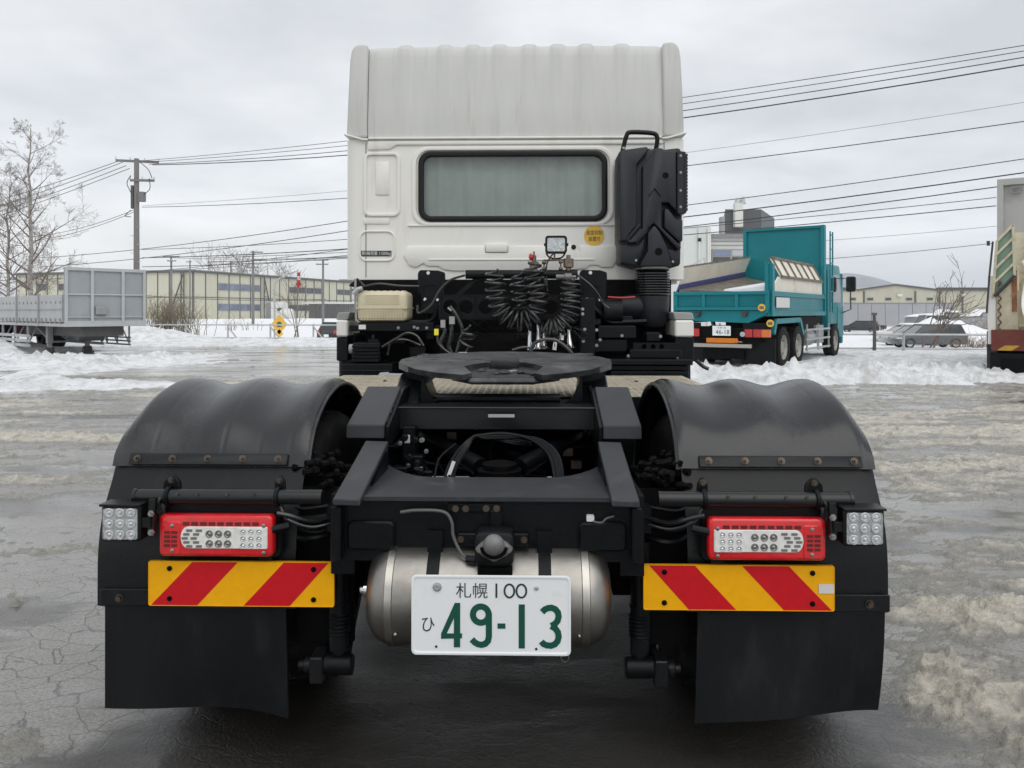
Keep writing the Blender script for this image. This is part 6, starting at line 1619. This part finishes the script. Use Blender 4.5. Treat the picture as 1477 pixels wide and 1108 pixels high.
# tailgate
tg = B(Mesh().box(-W, W, .0, .07, 1.38, 1.80), 'tailgate', 'teal', bevel=.01)
for a, b in ((-W + .10, -.44), (-.36, .36), (.44, W - .10)):
    B(Mesh().box(a, b, -.006, .002, 1.44, 1.70), 'recessed_panel', 'tealdark', tg)
B(Mesh().box(-W, W, -.05, .0, 1.72, 1.80).box(-W, W, -.05, 0, 1.36, 1.43).box(-W, -W + .09, -.05, 0, 1.43, 1.72).box(W - .09, W, -.05, 0, 1.43, 1.72).box(-.44, -.36, -.05, 0, 1.43, 1.72).box(.36, .44, -.05, 0, 1.43, 1.72), 'tailgate_ribs', 'teal', tg, bevel=.008)
B(Mesh().prism([(-W + .15, 1.36), (-W + .5, 1.10), (W - .5, 1.06), (W, 1.30), (W, 1.36)], .02, .3), 'rear_apron', 'teal', bevel=.01)
for x in (-.55, .58): B(Mesh().cyl((x, -.06, 1.25), (x, .05, 1.25), .05, 10).box(x - .07, x + .07, -.03, .03, 1.23, 1.33), 'tailgate_latch', 'carblack')
# body sides, floor, posts, head board
BL = 5.2
for s in (-1, 1):
    sd = B(Mesh().box(*sorted((s * W, s * (W - .06))), .05, BL, 1.22, 1.80), 'bed_side', 'teal', bevel=.008)
    B(Mesh().box(*sorted((s * W, s * (W + .035))), .05, BL, 1.68, 1.80).box(*sorted((s * W, s * (W + .035))), .05, BL, 1.22, 1.34), 'side_rail', 'teal', sd, bevel=.008)
    B(Mesh().box(*sorted((s * W, s * (W + .04))), .02, .14, 1.22, 1.82).box(*sorted((s * W, s * (W + .04))), BL - .1, BL, 1.22, 1.82), 'side_post', 'teal', sd)
B(Mesh().box(-W + .06, W - .06, .07, BL, 1.22, 1.30), 'bed_floor', 'bedinside')
B(Mesh().hexa([(-W + .07, .1, 1.3), (.6, .1, 1.3), (.6, 5.1, 1.3), (-W + .07, 5.1, 1.3), (-W + .07, .12, 1.87), (.3, .12, 1.80), (.4, 5.1, 2.0), (-W + .07, 5.1, 2.36)]), 'bed_lining', 'bedinside')
B(Mesh().hexa([(-.2, .3, 1.4), (1.05, .09, 1.4), (1.05, 2.6, 1.5), (.3, 2.8, 1.5), (-.1, .4, 1.86), (1.05, .12, 1.98), (1.05, 2.6, 2.16), (.45, 2.6, 2.12)]), 'snow_in_bed', 'snowclean', bevel=.05)
hb = B(Mesh().box(-W, W, BL, BL + .05, 1.22, 3.72), 'head_board', 'teal')
B(Mesh().box(-W, -W + .1, BL - .08, BL, 1.3, 3.72).box(W - .09, W + .02, BL - .1, BL + .1, 1.22, 3.78).box(-W, W, BL - .06, BL + .06, 3.70, 3.78), 'head_board_frame', 'teal', hb, bevel=.008)
m = Mesh()
for z in (1.9, 2.3, 2.7, 3.1, 3.5): m.bar((W + .14, BL + .05, z), (W + .14, BL + .35, z), .03)
m.bar((W + .14, BL + .05, 1.3), (W + .14, BL + .05, 3.6), .035).bar((W + .14, BL + .35, 1.3), (W + .14, BL + .35, 3.6), .035)
B(m, 'ladder', 'teal', hb)
# extension flaps leaning over the bed
lf = B(Mesh().hexa([(-W + .0, .1, 1.86), (-W + .02, .1, 1.86), (-W + .02, 5.1, 2.40), (-W, 5.1, 2.40), (-W + .20, .1, 2.40), (-W + .22, .1, 2.39), (-W + .22, 5.15, 2.92), (-W + .20, 5.15, 2.93)]), 'side_flap', 'bedlight')
B(Mesh().hexa([(-W + .02, .1, 1.85), (-W + .05, .1, 1.85), (-W + .05, 5.1, 2.39), (-W + .02, 5.1, 2.39), (-W + .075, .1, 1.99), (-W + .10, .1, 1.98), (-W + .09, 5.1, 2.51), (-W + .07, 5.1, 2.52)]), 'blue_edge', 'bluestripe', lf)
B(Mesh().prism([(.1, 1.78), (.1, 1.85), (5.1, 2.39), (5.1, 1.78)], -W + .0, -W + .03, 'x'), 'bed_side_lining', 'bedinside')
m = Mesh()
for k in range(30): m.box(-W + .185, -W + .235, .12 + k * .168, .18 + k * .168, 2.40 + .53 * k / 30, 2.445 + .53 * k / 30)
B(m, 'flap_studs', 'bedinside', lf, kind='stuff')
rf_ = B(Mesh().hexa([(W - .02, .9, 2.16), (W, .9, 2.16), (W, 4.85, 2.16), (W - .02, 4.85, 2.16), (W - .26, .9, 2.60), (W - .24, .9, 2.61), (W - .24, 4.8, 2.61), (W - .26, 4.8, 2.60)]), 'side_flap', 'bedlight')
B(Mesh().hexa([(W - .05, .2, 1.80), (W - .02, .2, 1.80), (W - .02, 5.0, 1.80), (W - .05, 5.0, 1.80), (W - .04, .75, 2.15), (W - .01, .75, 2.15), (W - .01, 4.9, 2.15), (W - .04, 4.9, 2.15)]), 'right_inner_board', 'bedlight', rf_)
m = Mesh()
for k in range(7):
    y = .95 + k * .64; m.bar((W + .01, y, 2.16), (W - .23, y, 2.62), .05)
m.bar((W + .01, .9, 2.16), (W + .01, 4.85, 2.16), .06).bar((W - .23, .9, 2.62), (W - .23, 4.8, 2.62), .06)
B(m, 'flap_frame', 'bedinside', rf_)
B(Mesh().box(W - .04, W + .07, .02, .16, 1.22, 2.42).box(W - .10, W - .02, -.03, .05, 1.3, 2.45), 'rear_corner_post', 'teal')
B(Mesh().box(W + .036, W + .042, .4, 1.5, 1.42, 1.66), 'white_side_sticker', 'stickerw')
lettering('DUMP', 'lettering', K['stickerw'], DT, (.35, .72, 1.315, 1.35), -.052) if 0 else None
for x, z in ((W - .16, 1.42), (W + .02, 1.06)):
    c = B(Mesh().prism(disc(x, z, .085, 20), -.062, -.052) if z > 1.2 else Mesh().prism(disc(x, z, .085, 20), -.02, -.01), 'round_yellow_sticker', 'stickery')
    Mesh().box(x - .05, x + .05, -.066 if z > 1.2 else -.024, -.061 if z > 1.2 else -.019, z - .035, z + .03).build('sticker_print', K['brass'], c)
# rear end: lamps, plate, bumper
B(Mesh().box(-.95, .95, .15, 6.8, .62, .95), 'chassis_frame', 'deep')
B(Mesh().box(-W, -.55, .12, .2, .85, 1.06).box(.5, W, .12, .2, .85, 1.06), 'lamp_carriers', 'black')
for s in (-1, 1):
    a, b = sorted((s * .55, s * W))
    L_ = B(Mesh().box(a, b, .06, .13, .73, .92), 'tail_lamp', 'tail', bevel=.01)
    for k in range(1, 3): B(Mesh().box(a + (b - a) * k / 3 - .01, a + (b - a) * k / 3 + .01, .055, .062, .73, .92), 'lamp_divider', 'black', L_)
    x0, x1 = (b - .2, b) if s > 0 else (a, a + .2)
    B(Mesh().box(x0, x1, .052, .062, .74, .91), 'amber_lens', 'amber', L_)
    B(Mesh().box(*sorted((s * .42, s * 1.2)), .30, .32, .02, .70), 'mud_flap', 'black')
    B(Mesh().box(*sorted((s * .42, s * 1.2)), .285, .30, .02, .07), 'flap_edge', 'galv')
np_ = B(Mesh().box(-.20, .24, .02, .03, .76, .99), 'number_plate', 'plate')
lettering('46-18', 'lettering', K['green'], np_, (-.12, .21, .79, .90), .0185)
lettering('札幌 100', 'lettering', K['ink'], np_, (-.07, .13, .925, .965), .0185)
B(Mesh().box(-.36, .40, .03, .08, .585, .70), 'orange_reflector', 'orange', bevel=.008)
B(Mesh().box(-.80, .74, .0, .05, .48, .57), 'underrun_bar', 'aluband', bevel=.008)
B(Mesh().cyl((.52, .02, .80), (.52, .08, .80), .06, 14), 'round_lamp', 'lens')
B(Mesh().cyl((.38, .01, .64), (.38, .06, .64), .04, 12), 'amber_lamp', 'amber')
B(Mesh().box(-.5, .5, .2, .4, .2, .6), 'rear_beam', 'deep')
# wheels and mudguards, side guards
for y in (1.15, 2.45): 
    for s in (-1, 1): road_wheel(DT, s * 1.17, y, .49, .55, s, 'grime', .47)
for s in (-1, 1): road_wheel(DT, s * 1.17, 6.55, .49, .3, s, 'grime', .47)
mg = smooth_path([(W + .02, .35, .85), (W + .02, .5, 1.0), (W + .02, .8, 1.08), (W + .02, 2.9, 1.10), (W + .02, 3.1, 1.0), (W + .02, 3.3, .55)], 3)
for s in (-1, 1):
    m = Mesh()
    for a, b in zip([(.30, .82), (.45, 1.10), (2.55, 1.12)], [(.45, 1.10), (2.55, 1.12), (2.85, .75)]): m.bar((s * (W + .0), *a), (s * (W + .0), *b), .12, .07, up=(1, 0, 0))
    B(m, 'wheel_mudguard', 'teal')
    m = Mesh()
    for z in (.35, .6, .85): m.bar((s * (W + .02), 3.1, z), (s * (W + .02), 5.7, z), .05)
    for y in (3.2, 4.4, 5.6): m.bar((s * (W + .02), y, .3), (s * (W + .02), y, 1.0), .04)
    B(m, 'side_guard', 'galv')
B(Mesh().cyl((.9, 3.6, .62), (.9, 4.4, .62), .22, 18).box(.6, 1.08, 4.6, 5.4, .45, .95), 'side_tanks', 'galv', bevel=.01)
B(Mesh().box(-1.0, 1.0, 3.2, 5.6, .5, 1.2), 'chassis_dark_mass', 'deep')
# cab
cb_ = B(Mesh().prism([(5.75, .75), (5.75, 2.55), (5.95, 2.72), (7.2, 2.72), (7.45, 2.3), (7.75, 1.6), (7.75, .55), (7.2, .55), (7.1, .95), (6.05, .95), (5.95, .75)], -1.12, 1.12, 'x'), 'cab', 'teal', bevel=.04, seg=2)
B(Mesh().prism([(6.15, 1.60), (6.15, 2.42), (7.1, 2.42), (7.35, 1.9), (7.35, 1.60)], 1.118, 1.128, 'x').prism([(6.15, 1.60), (6.15, 2.42), (7.1, 2.42), (7.35, 1.9), (7.35, 1.60)], -1.128, -1.118, 'x'), 'door_windows', 'carglass', cb_)
B(Mesh().prism([(6.10, .98), (6.10, 2.48), (6.13, 2.48), (6.13, .98)], 1.119, 1.126, 'x').box(1.12, 1.15, 6.25, 6.4, 1.42, 1.47), 'door_gap', 'carblack', cb_)
B(Mesh().box(1.10, 1.14, 6.9, 7.7, .6, 1.5).box(1.02, 1.10, 7.66, 7.8, .55, 2.5), 'front_corner_panel', 'teal', cb_, bevel=.015)
B(Mesh().tube([(1.12, 7.5, 2.35), (1.38, 7.45, 2.35), (1.40, 7.45, 1.4), (1.14, 7.6, 1.3)], .02, 8), 'mirror_arm', 'carblack', cb_)
mi = B(Mesh().prism(rrect(1.27, 1.55, 1.93, 2.40, .06), 7.38, 7.50), 'wing_mirror', 'carblack', cb_, bevel=.02)
B(Mesh().prism(rrect(1.30, 1.52, 1.97, 2.36, .04), 7.37, 7.379), 'mirror_face', 'lens', cb_) if 0 else None
B(Mesh().box(-.9, .9, 5.3, 5.75, 1.0, 2.2), 'cab_back_gear', 'black')
B(Mesh().box(-1.1, 1.1, 7.6, 7.82, .35, .75), 'front_bumper', 'teal', bevel=.03)

# ---------------- truck at the right edge, tailgate down, heaped with snow
sR = 1109 / 16.0
rX = lambda px: (px - 1428) / sR; rZ = lambda py: EYE - (py - 450) / sR
RT = thing('snow_laden_truck', 'rusty tall-bodied truck loaded with snow behind an open green side gate', 'truck', (at(1428, 450, 16).x, 16.0, .05), R(-33))
C = lambda m, n, k, p=RT, **kw: m.build(n, K[k], p, **kw)
C(Mesh().box(.06, 2.5, 5.0, 5.12, 1.0, 4.8), 'head_board', 'greybox')
C(Mesh().box(.06, 2.5, 4.9, 5.0, 4.64, 4.81).box(.06, .2, 4.88, 5.0, 1.0, 4.7), 'head_board_frame', 'greybox', bevel=.01)
C(Mesh().ring(rrect(.32, .62, 4.40, 4.60, .09), rrect(.38, .56, 4.45, 4.55, .05), 4.84, 4.9), 'lifting_eye', 'roofgrey')
C(Mesh().box(.2, 2.4, 4.9, 4.99, 1.0, 3.4), 'stained_panel', 'creamframe')
C(Mesh().box(.0, .1, .2, 5.0, 1.02, 2.1).box(2.4, 2.5, .2, 5, 1.02, 2.1), 'bed_side', 'creamframe', bevel=.01)
C(Mesh().box(.1, .5, .05, .2, .98, 2.3).box(.1, 2.4, .2, 5, .9, 1.05), 'rear_corner_post', 'creamframe', bevel=.01)
C(Mesh().box(.38, .47, .03, .06, 1.35, 2.2), 'rust_streak', 'rust')
# green gate: sheet, frame, rungs
ga = [(.12, rZ(352)), (.40, rZ(330)), (.43, rZ(402)), (.05, rZ(432))]
gg = C(Mesh().prism(ga, .0, .03), 'green_side_gate', 'greengate')
m = Mesh()
for a, b in zip(ga, ga[1:] + ga[:1]): m.bar((a[0], -.02, a[1]), (b[0], -.02, b[1]), .05)
for t in (.25, .5, .75):
    a = (ga[0][0] + (ga[3][0] - ga[0][0]) * t, ga[0][1] + (ga[3][1] - ga[0][1]) * t); b = (ga[1][0] + (ga[2][0] - ga[1][0]) * t, ga[1][1] + (ga[2][1] - ga[1][1]) * t)
    m.bar((a[0], -.03, a[1]), (b[0], -.03, b[1]), .045)
C(m, 'gate_frame', 'creamframe', gg)
C(Mesh().tube([(.43, -.05, rZ(402)), (.28, -.05, rZ(415)), (.08, -.05, rZ(431))], .035, 8), 'gate_hinge_bar', 'carblack', gg)
C(Mesh().tube([(.05, .0, rZ(352)), (-.01, .0, rZ(400)), (-.06, 0, rZ(455))], .022, 6).box(-.06, .0, -.02, .03, rZ(358), rZ(351)), 'gate_stay', 'carblack')
C(Mesh().box(-.04, .1, .0, .16, .68, 2.1), 'white_side_skirt', 'stickerw')
m = Mesh()
for k in range(22): m.tube([(.17 + .03 * math.sin(k * 1.9), -.03, 2.0 - k * .05), (.17 + .03 * math.cos(k * 1.9), -.04, 1.96 - k * .05)], .02, 5)
C(m, 'chain', 'darksteel')
# snow heap as a lumpy closed sheet
G = []
for i in range(25):
    row = []; t = i / 24
    for k in range(31):
        u = k / 30; x = .48 + 2.1 * u
        z = .95 + t * (1.45 + .95 * min(1, u * 2.6) + .12 * math.sin(u * 7))
        nz = float(fbm(np.array([x * 1.3]), np.array([z * 1.3]), 4, 61)[0])
        xx = x + (.26 * (1 - t) if u < .2 else 0) * (1 - u * 5) - .10 * math.sin(t * 5) * (1 - u)
        row.append((xx, -.10 + .9 * t * t + .16 * nz - .12 * math.sin(t * 3.1), z + .08 * nz))
    G.append(row)
back = [(p[0], 4.5, p[2] + .2) for p in G[-1]]; G.append(back)
C(Mesh().sheet(G), 'snow_load', 'snowclean', smooth=80)
rd = C(Mesh().box(.02, 2.5, -.05, .1, .55, .98), 'rear_beam', 'rustred', bevel=.01)
for k in range(4):
    x = .12 + k * .62; C(Mesh().prism([(x, .555), (x + .26, .555), (x + .40, .66), (x + .14, .66)], -.062, -.052), 'yellow_stripe', 'brass' if 0 else 'dullyellow', rd)
C(Mesh().box(.0, 2.5, -.02, .1, .08, .5), 'rear_underrun', 'black', bevel=.01)
C(Mesh().box(-.06, .12, .1, .2, .05, .95), 'mud_flap', 'carblack')
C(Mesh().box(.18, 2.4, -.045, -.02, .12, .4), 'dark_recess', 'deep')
C(Mesh().box(.9, 1.3, -.06, -.045, .2, .42), 'number_plate', 'galv')
C(Mesh().box(.12, 2.4, .3, 7.0, .45, .9), 'chassis_frame', 'deep')
for y in (1.2, 2.5, 6.4):
    road_wheel(RT, .04, y, .48, .5, -1, 'grime', .43); road_wheel(RT, 2.46, y, .48, .5, 1, 'grime', .43)
C(Mesh().box(.1, 2.4, 5.3, 7.2, .9, 2.9), 'cab', 'greybox', bevel=.06)

# ---------------- grey flatbed trailer on the left
ty_ = R(48)
FT = thing('flatbed_trailer', 'grey flatbed trailer with tall panelled headboard standing on its legs', 'trailer', (-13.68, 23.5, 0), ty_)
D_ = lambda m, n, k, p=FT, **kw: m.build(n, K[k], p, **kw)
HW = 2.42
hd = D_(Mesh().box(0, HW, .02, .06, 1.05, 2.74), 'headboard', 'trailergrey')
m = Mesh().box(0, HW, -.04, .08, 2.68, 2.78).box(0, HW, -.03, .02, 1.92, 1.97).box(0, HW, -.04, .08, 1.02, 1.12).box(0, HW, -.03, .02, 1.22, 1.25)
for x in (0, .74, 1.66, HW - .09): m.box(x, x + .09, -.05, .0, 1.05, 2.74)
D_(m, 'headboard_frame', 'trailerlight', hd, bevel=.006)
bx_ = D_(Mesh().box(.87, 1.2, -.09, -.0, 1.32, 1.58), 'document_box', 'winframe', hd, bevel=.01)
D_(Mesh().box(.89, 1.18, -.095, -.088, 1.52, 1.56), 'box_lid', 'trailergrey', bx_)
dk2 = D_(Mesh().box(0, HW, -.06, 9.5, .94, 1.04), 'deck', 'trailerlight', bevel=.006)
for s, x in ((0, 0.0), (1, HW - .04)):
    for k in range(4):
        y0, y1 = .12 + k * 2.3, .12 + k * 2.3 + 2.2
        pn = D_(Mesh().box(x, x + .04, y0, y1, 1.08, 1.94), 'side_board', 'trailerlight', bevel=.006)
        D_(Mesh().box(x - .02, x, y0, y1, 1.46, 1.50).box(x - .02, x, y0, y0 + .05, 1.08, 1.94).box(x - .02, x, y1 - .05, y1, 1.08, 1.94), 'board_ribs', 'trailergrey', pn)
        mm = Mesh()
        for j in range(5): mm.box(x - .04, x + .0, y0 + .2 + j * .42, y0 + .27 + j * .42, 1.04, 1.2).box(x - .025, x, y0 + .22 + j * .42, y0 + .25 + j * .42, 1.66, 1.74)
        D_(mm, 'hinge_set', 'winframe', pn, kind='stuff')
        D_(Mesh().box(x - .035, x + .05, y1 + .01, y1 + .09, 1.0, 2.0), 'stake', 'trailergrey')
sn = Mesh()
G = []
for i in range(8):
    row = []
    for k in range(50):
        x = .08 + (HW - .2) * i / 7; y = .2 + 8.8 * k / 49
        row.append((x, y, 1.86 + .12 * float(fbm(np.array([x * 1.2]), np.array([y * .8]), 3, 7)[0]) + (.06 if 0 < i < 7 else -.1)))
    G.append(row)
D_(sn.sheet(G), 'snow_on_bed', 'snowclean', smooth=80)
lg = []
for x in (.45, 1.62):
    L_ = D_(Mesh().box(x - .09, x + .09, 2.72, 2.9, .35, .94).box(x - .065, x + .065, 2.745, 2.875, .08, .36), 'landing_leg', 'trailergrey', bevel=.01)
    D_(Mesh().cyl((x - .12, 2.81, .1), (x + .12, 2.81, .1), .13, 14).box(x - .16, x + .16, 2.66, 2.96, 0, .05), 'leg_foot', 'trimdark', L_)
D_(Mesh().bar((.45, 2.8, .40), (1.62, 2.8, .40), .06).bar((.45, 2.8, .9), (1.0, 2.8, .45), .05).bar((1.62, 2.8, .9), (1.1, 2.8, .45), .05).bar((.45, 2.8, .45), (.45, 4.2, .93), .05).bar((1.62, 2.8, .45), (1.62, 4.2, .93), .05), 'leg_brace', 'trailergrey')
D_(Mesh().box(.55, 1.85, .3, 9.3, .62, .93), 'main_beam', 'trimdark')
D_(Mesh().box(.8, 1.6, 1.2, 2.4, .45, .9), 'toolbox', 'cardark', bevel=.02)
for x in (0.02, HW - .06):
    m = Mesh()
    for z in (.22, .38, .54): m.box(x, x + .04, 3.4, 8.8, z, z + .10)
    gd = D_(m, 'side_guard', 'trailerlight')
    m = Mesh()
    for y in (3.6, 5.0, 6.4, 7.8): m.bar((x + .02, y, .25), (x + .02, y, .94), .06).bar((x + .02, y, .3), (x + .3, y, .93), .04)
    D_(m, 'guard_stays', 'trailergrey', gd)
m = Mesh()
for z in (.42, .54, .30): m.bar((2.3, .9, z), (2.3, 3.0, z), .05)
for y in (1.0, 2.0, 2.9): m.bar((2.3, y, .28), (2.3, y, .94), .045).bar((2.3, y, .35), (2.05, y, .93), .035)
D_(m, 'spare_rack', 'trailergrey')
for y in (7.6, 8.7):
    road_wheel(FT, .03, y, .48, .5, -1, 'grime'); road_wheel(FT, HW - .03, y, .48, .5, 1, 'grime')
D_(Mesh().box(.3, 2.1, 6.0, 6.1, .5, .9), 'red_marker', 'rustred')

# ---------------- parked cars
def car(label, loc, rz, paint, L=4.7, Wd=.88, H=1.62, snow=False, wagon=True):
    """nose towards +x"""
    root = thing('parked_car', label, 'car', loc, rz, 'cars parked beyond the lot'); h = L / 2
    lo = [(-h, .42), (-h + .03, .85), (-h + .10, .98), (h - 1.25, 1.0), (h - .35, .86), (h - .05, .66), (h, .42), (h - .1, .25), (-h + .1, .25)]
    body = Mesh().prism(lo, -Wd, Wd, 'y').build('body', K[paint], root, bevel=.06, seg=2)
    g0 = [(-h + .12, .97), (h - 1.15, .98)]; g1 = [(-h + .42, H - .05), (h - 1.95, H - .05)] if wagon else [(-h + .9, H - .05), (h - 1.95, H - .05)]
    m = Mesh(); i_ = .14
    m.hexa([(g0[0][0], -Wd + .05, g0[0][1]), (g0[1][0], -Wd + .05, g0[1][1]), (g0[1][0], Wd - .05, g0[1][1]), (g0[0][0], Wd - .05, g0[0][1]), (g1[0][0], -Wd + .2, g1[0][1]), (g1[1][0], -Wd + .2, g1[1][1]), (g1[1][0], Wd - .2, g1[1][1]), (g1[0][0], Wd - .2, g1[0][1])])
    m.build('windows', K['carglass'], root)
    r = Mesh().box(g1[0][0] - .03, g1[1][0] + .05, -Wd + .18, Wd - .18, H - .06, H)
    r.build('roof', K[paint], root, bevel=.025)
    pl = Mesh()
    for s in (-1, 1):
        yb, yt = s * (Wd - .04), s * (Wd - .19)
        for xb, xt in ((g0[0][0] + .04, g1[0][0] + .02), (g0[1][0] - .02, g1[1][0]), ((g0[0][0] + g0[1][0]) / 2, (g1[0][0] + g1[1][0]) / 2), (g0[0][0] + .95, g1[0][0] + .75)): pl.bar((xb, yb, .97), (xt, yt, H - .04), .07)
        pl.bar((g1[0][0], yt, H - .04), (g1[1][0], yt, H - .04), .06)
    pl.build('pillars', K[paint], root)
    for s in (-1, 1):
        for x in (-h + .85, h - .88):
            t = Mesh().lathe((x, s * Wd, .33), (0, -s, 0), [(.02, .22), (0, .25), (0, .31), (.03, .335), (.19, .335), (.21, .3)], 20, cap=False).build('tyre', K['tyre'], root)
            Mesh().lathe((x, s * (Wd - .01), .33), (0, -s, 0), [(0, .225), (.03, .2), (.04, .07), (.03, .001)], 16, cap=False).build('rim', K['wheelalu'], t)
            Mesh().tube([(x + .37 * math.cos(R(a)), s * (Wd + .002), .33 + .37 * math.sin(R(a))) for a in range(0, 181, 20)], .035, 5).build('wheel_arch', K['carblack'], t)
        Mesh().box(-h - .01, -h + .14, *sorted((s * (Wd - .02), s * (Wd - .26))), .80, 1.02).build('tail_light', K['tail'], root, bevel=.02)
        Mesh().box(h - .38, h - .02, *sorted((s * (Wd + .003), s * (Wd - .3))), .62, .76).build('head_light', K['lens'], root, bevel=.02)
        Mesh().box(h - 1.45, h - 1.25, *sorted((s * (Wd), s * (Wd + .2))), .98, 1.12).build('door_mirror', K[paint], root, bevel=.02)
        Mesh().box(-.35, -.33, *sorted((s * (Wd - .01), s * (Wd + .003))), .4, .96).box(.72, .74, *sorted((s * (Wd - .01), s * (Wd + .003))), .4, .96).build('door_gap', K['carblack'], root)
    Mesh().box(-h - .015, -h + .1, -Wd + .1, Wd - .1, .35, .5).build('rear_bumper_insert', K['carblack'], root)
    Mesh().box(-h - .02, -h - .008, -.2, .2, .6, .76).build('number_plate', K['plate'], root)
    if snow:
        G = [[(g1[0][0] + (g1[1][0] - g1[0][0]) * i / 8, (-Wd + .2) + (2 * Wd - .4) * k / 6, H + (.10 if 0 < k < 6 and 0 < i < 8 else .0) + .02 * ((i * 7 + k * 3) % 3)) for k in range(7)] for i in range(9)]
        Mesh().sheet(G).build('snow_on_roof', K['snowclean'], root, smooth=80)
    return root
p = at(1336, 502, 54); car('grey estate car parked sideways just beyond the guard fence', (p.x, 54, p.z + .02), R(178), 'suvgrey', 4.85, .9, 1.66)
p = at(1322, 497, 58); car('silver car just behind the grey estate car', (p.x, 58.5, -1.2), R(176), 'carsilver', 4.6, .87, 1.6, True)
p = at(1313, 497, 63); car('pale car behind the silver one in the estate car row', (p.x, 64, -1.2), R(176), 'offwhite', 4.5, .86, 1.55, True)
p = at(1344, 490, 69); car('boxy grey van at the back of the row, above the estate car roof', (p.x, 70, -1.2), R(180), 'wallgrey', 4.4, .86, 2.3, True)
p = at(1225, 476, 100); car('small distant black car beside the dump truck mirror', (p.x, 97, -1.2), R(150), 'carblack', 4.6, .87, 1.5)
p = at(1244, 473, 108); car('dark snow-dusted car in front of the grey wall', (p.x, 106, -1.2), R(200), 'cardark', 4.6, .87, 1.6, True)
p = at(482, 497, 50); car('black car with red tail lights and snowy roof, half hidden by the cab', (p.x + .75, 51, -.80), R(62), 'carblack', 4.4, .85, 1.55, True)
# snow-covered vehicles in the far lot
for lab, px, py, D, c in (('snow-buried dark truck beside the ploughed heap', 1345, 462, 84, 'roofgrey'), ('snow-buried pale vehicle at the foot of the warehouse', 1400, 456, 92, 'wallgrey')):
    p = at(px, py, D); r = thing('snow_covered_vehicle', lab, 'vehicle', (p.x, D, -1.2))
    Mesh().box(-2.6, 2.6, -1, 1, .4, 2.0).box(.8, 2.5, -.95, .95, 1.9, 2.5).build('body', K[c], r, bevel=.12)
    G = [[(-2.8 + 5.6 * i / 14, -1.1 + 2.2 * k / 6, 2.1 + (.5 if i > 8 else 0) + .35 * math.sin(math.pi * k / 6) * math.sin(math.pi * i / 14) ** .5) for k in range(7)] for i in range(15)]
    Mesh().sheet(G).build('snow_cap', K['snowclean'], r, smooth=80)
    for x in (-1.7, 1.7): Mesh().cyl((x, -1.02, .45), (x, 1.02, .45), .45, 14).build('wheels', K['tyre'], r)
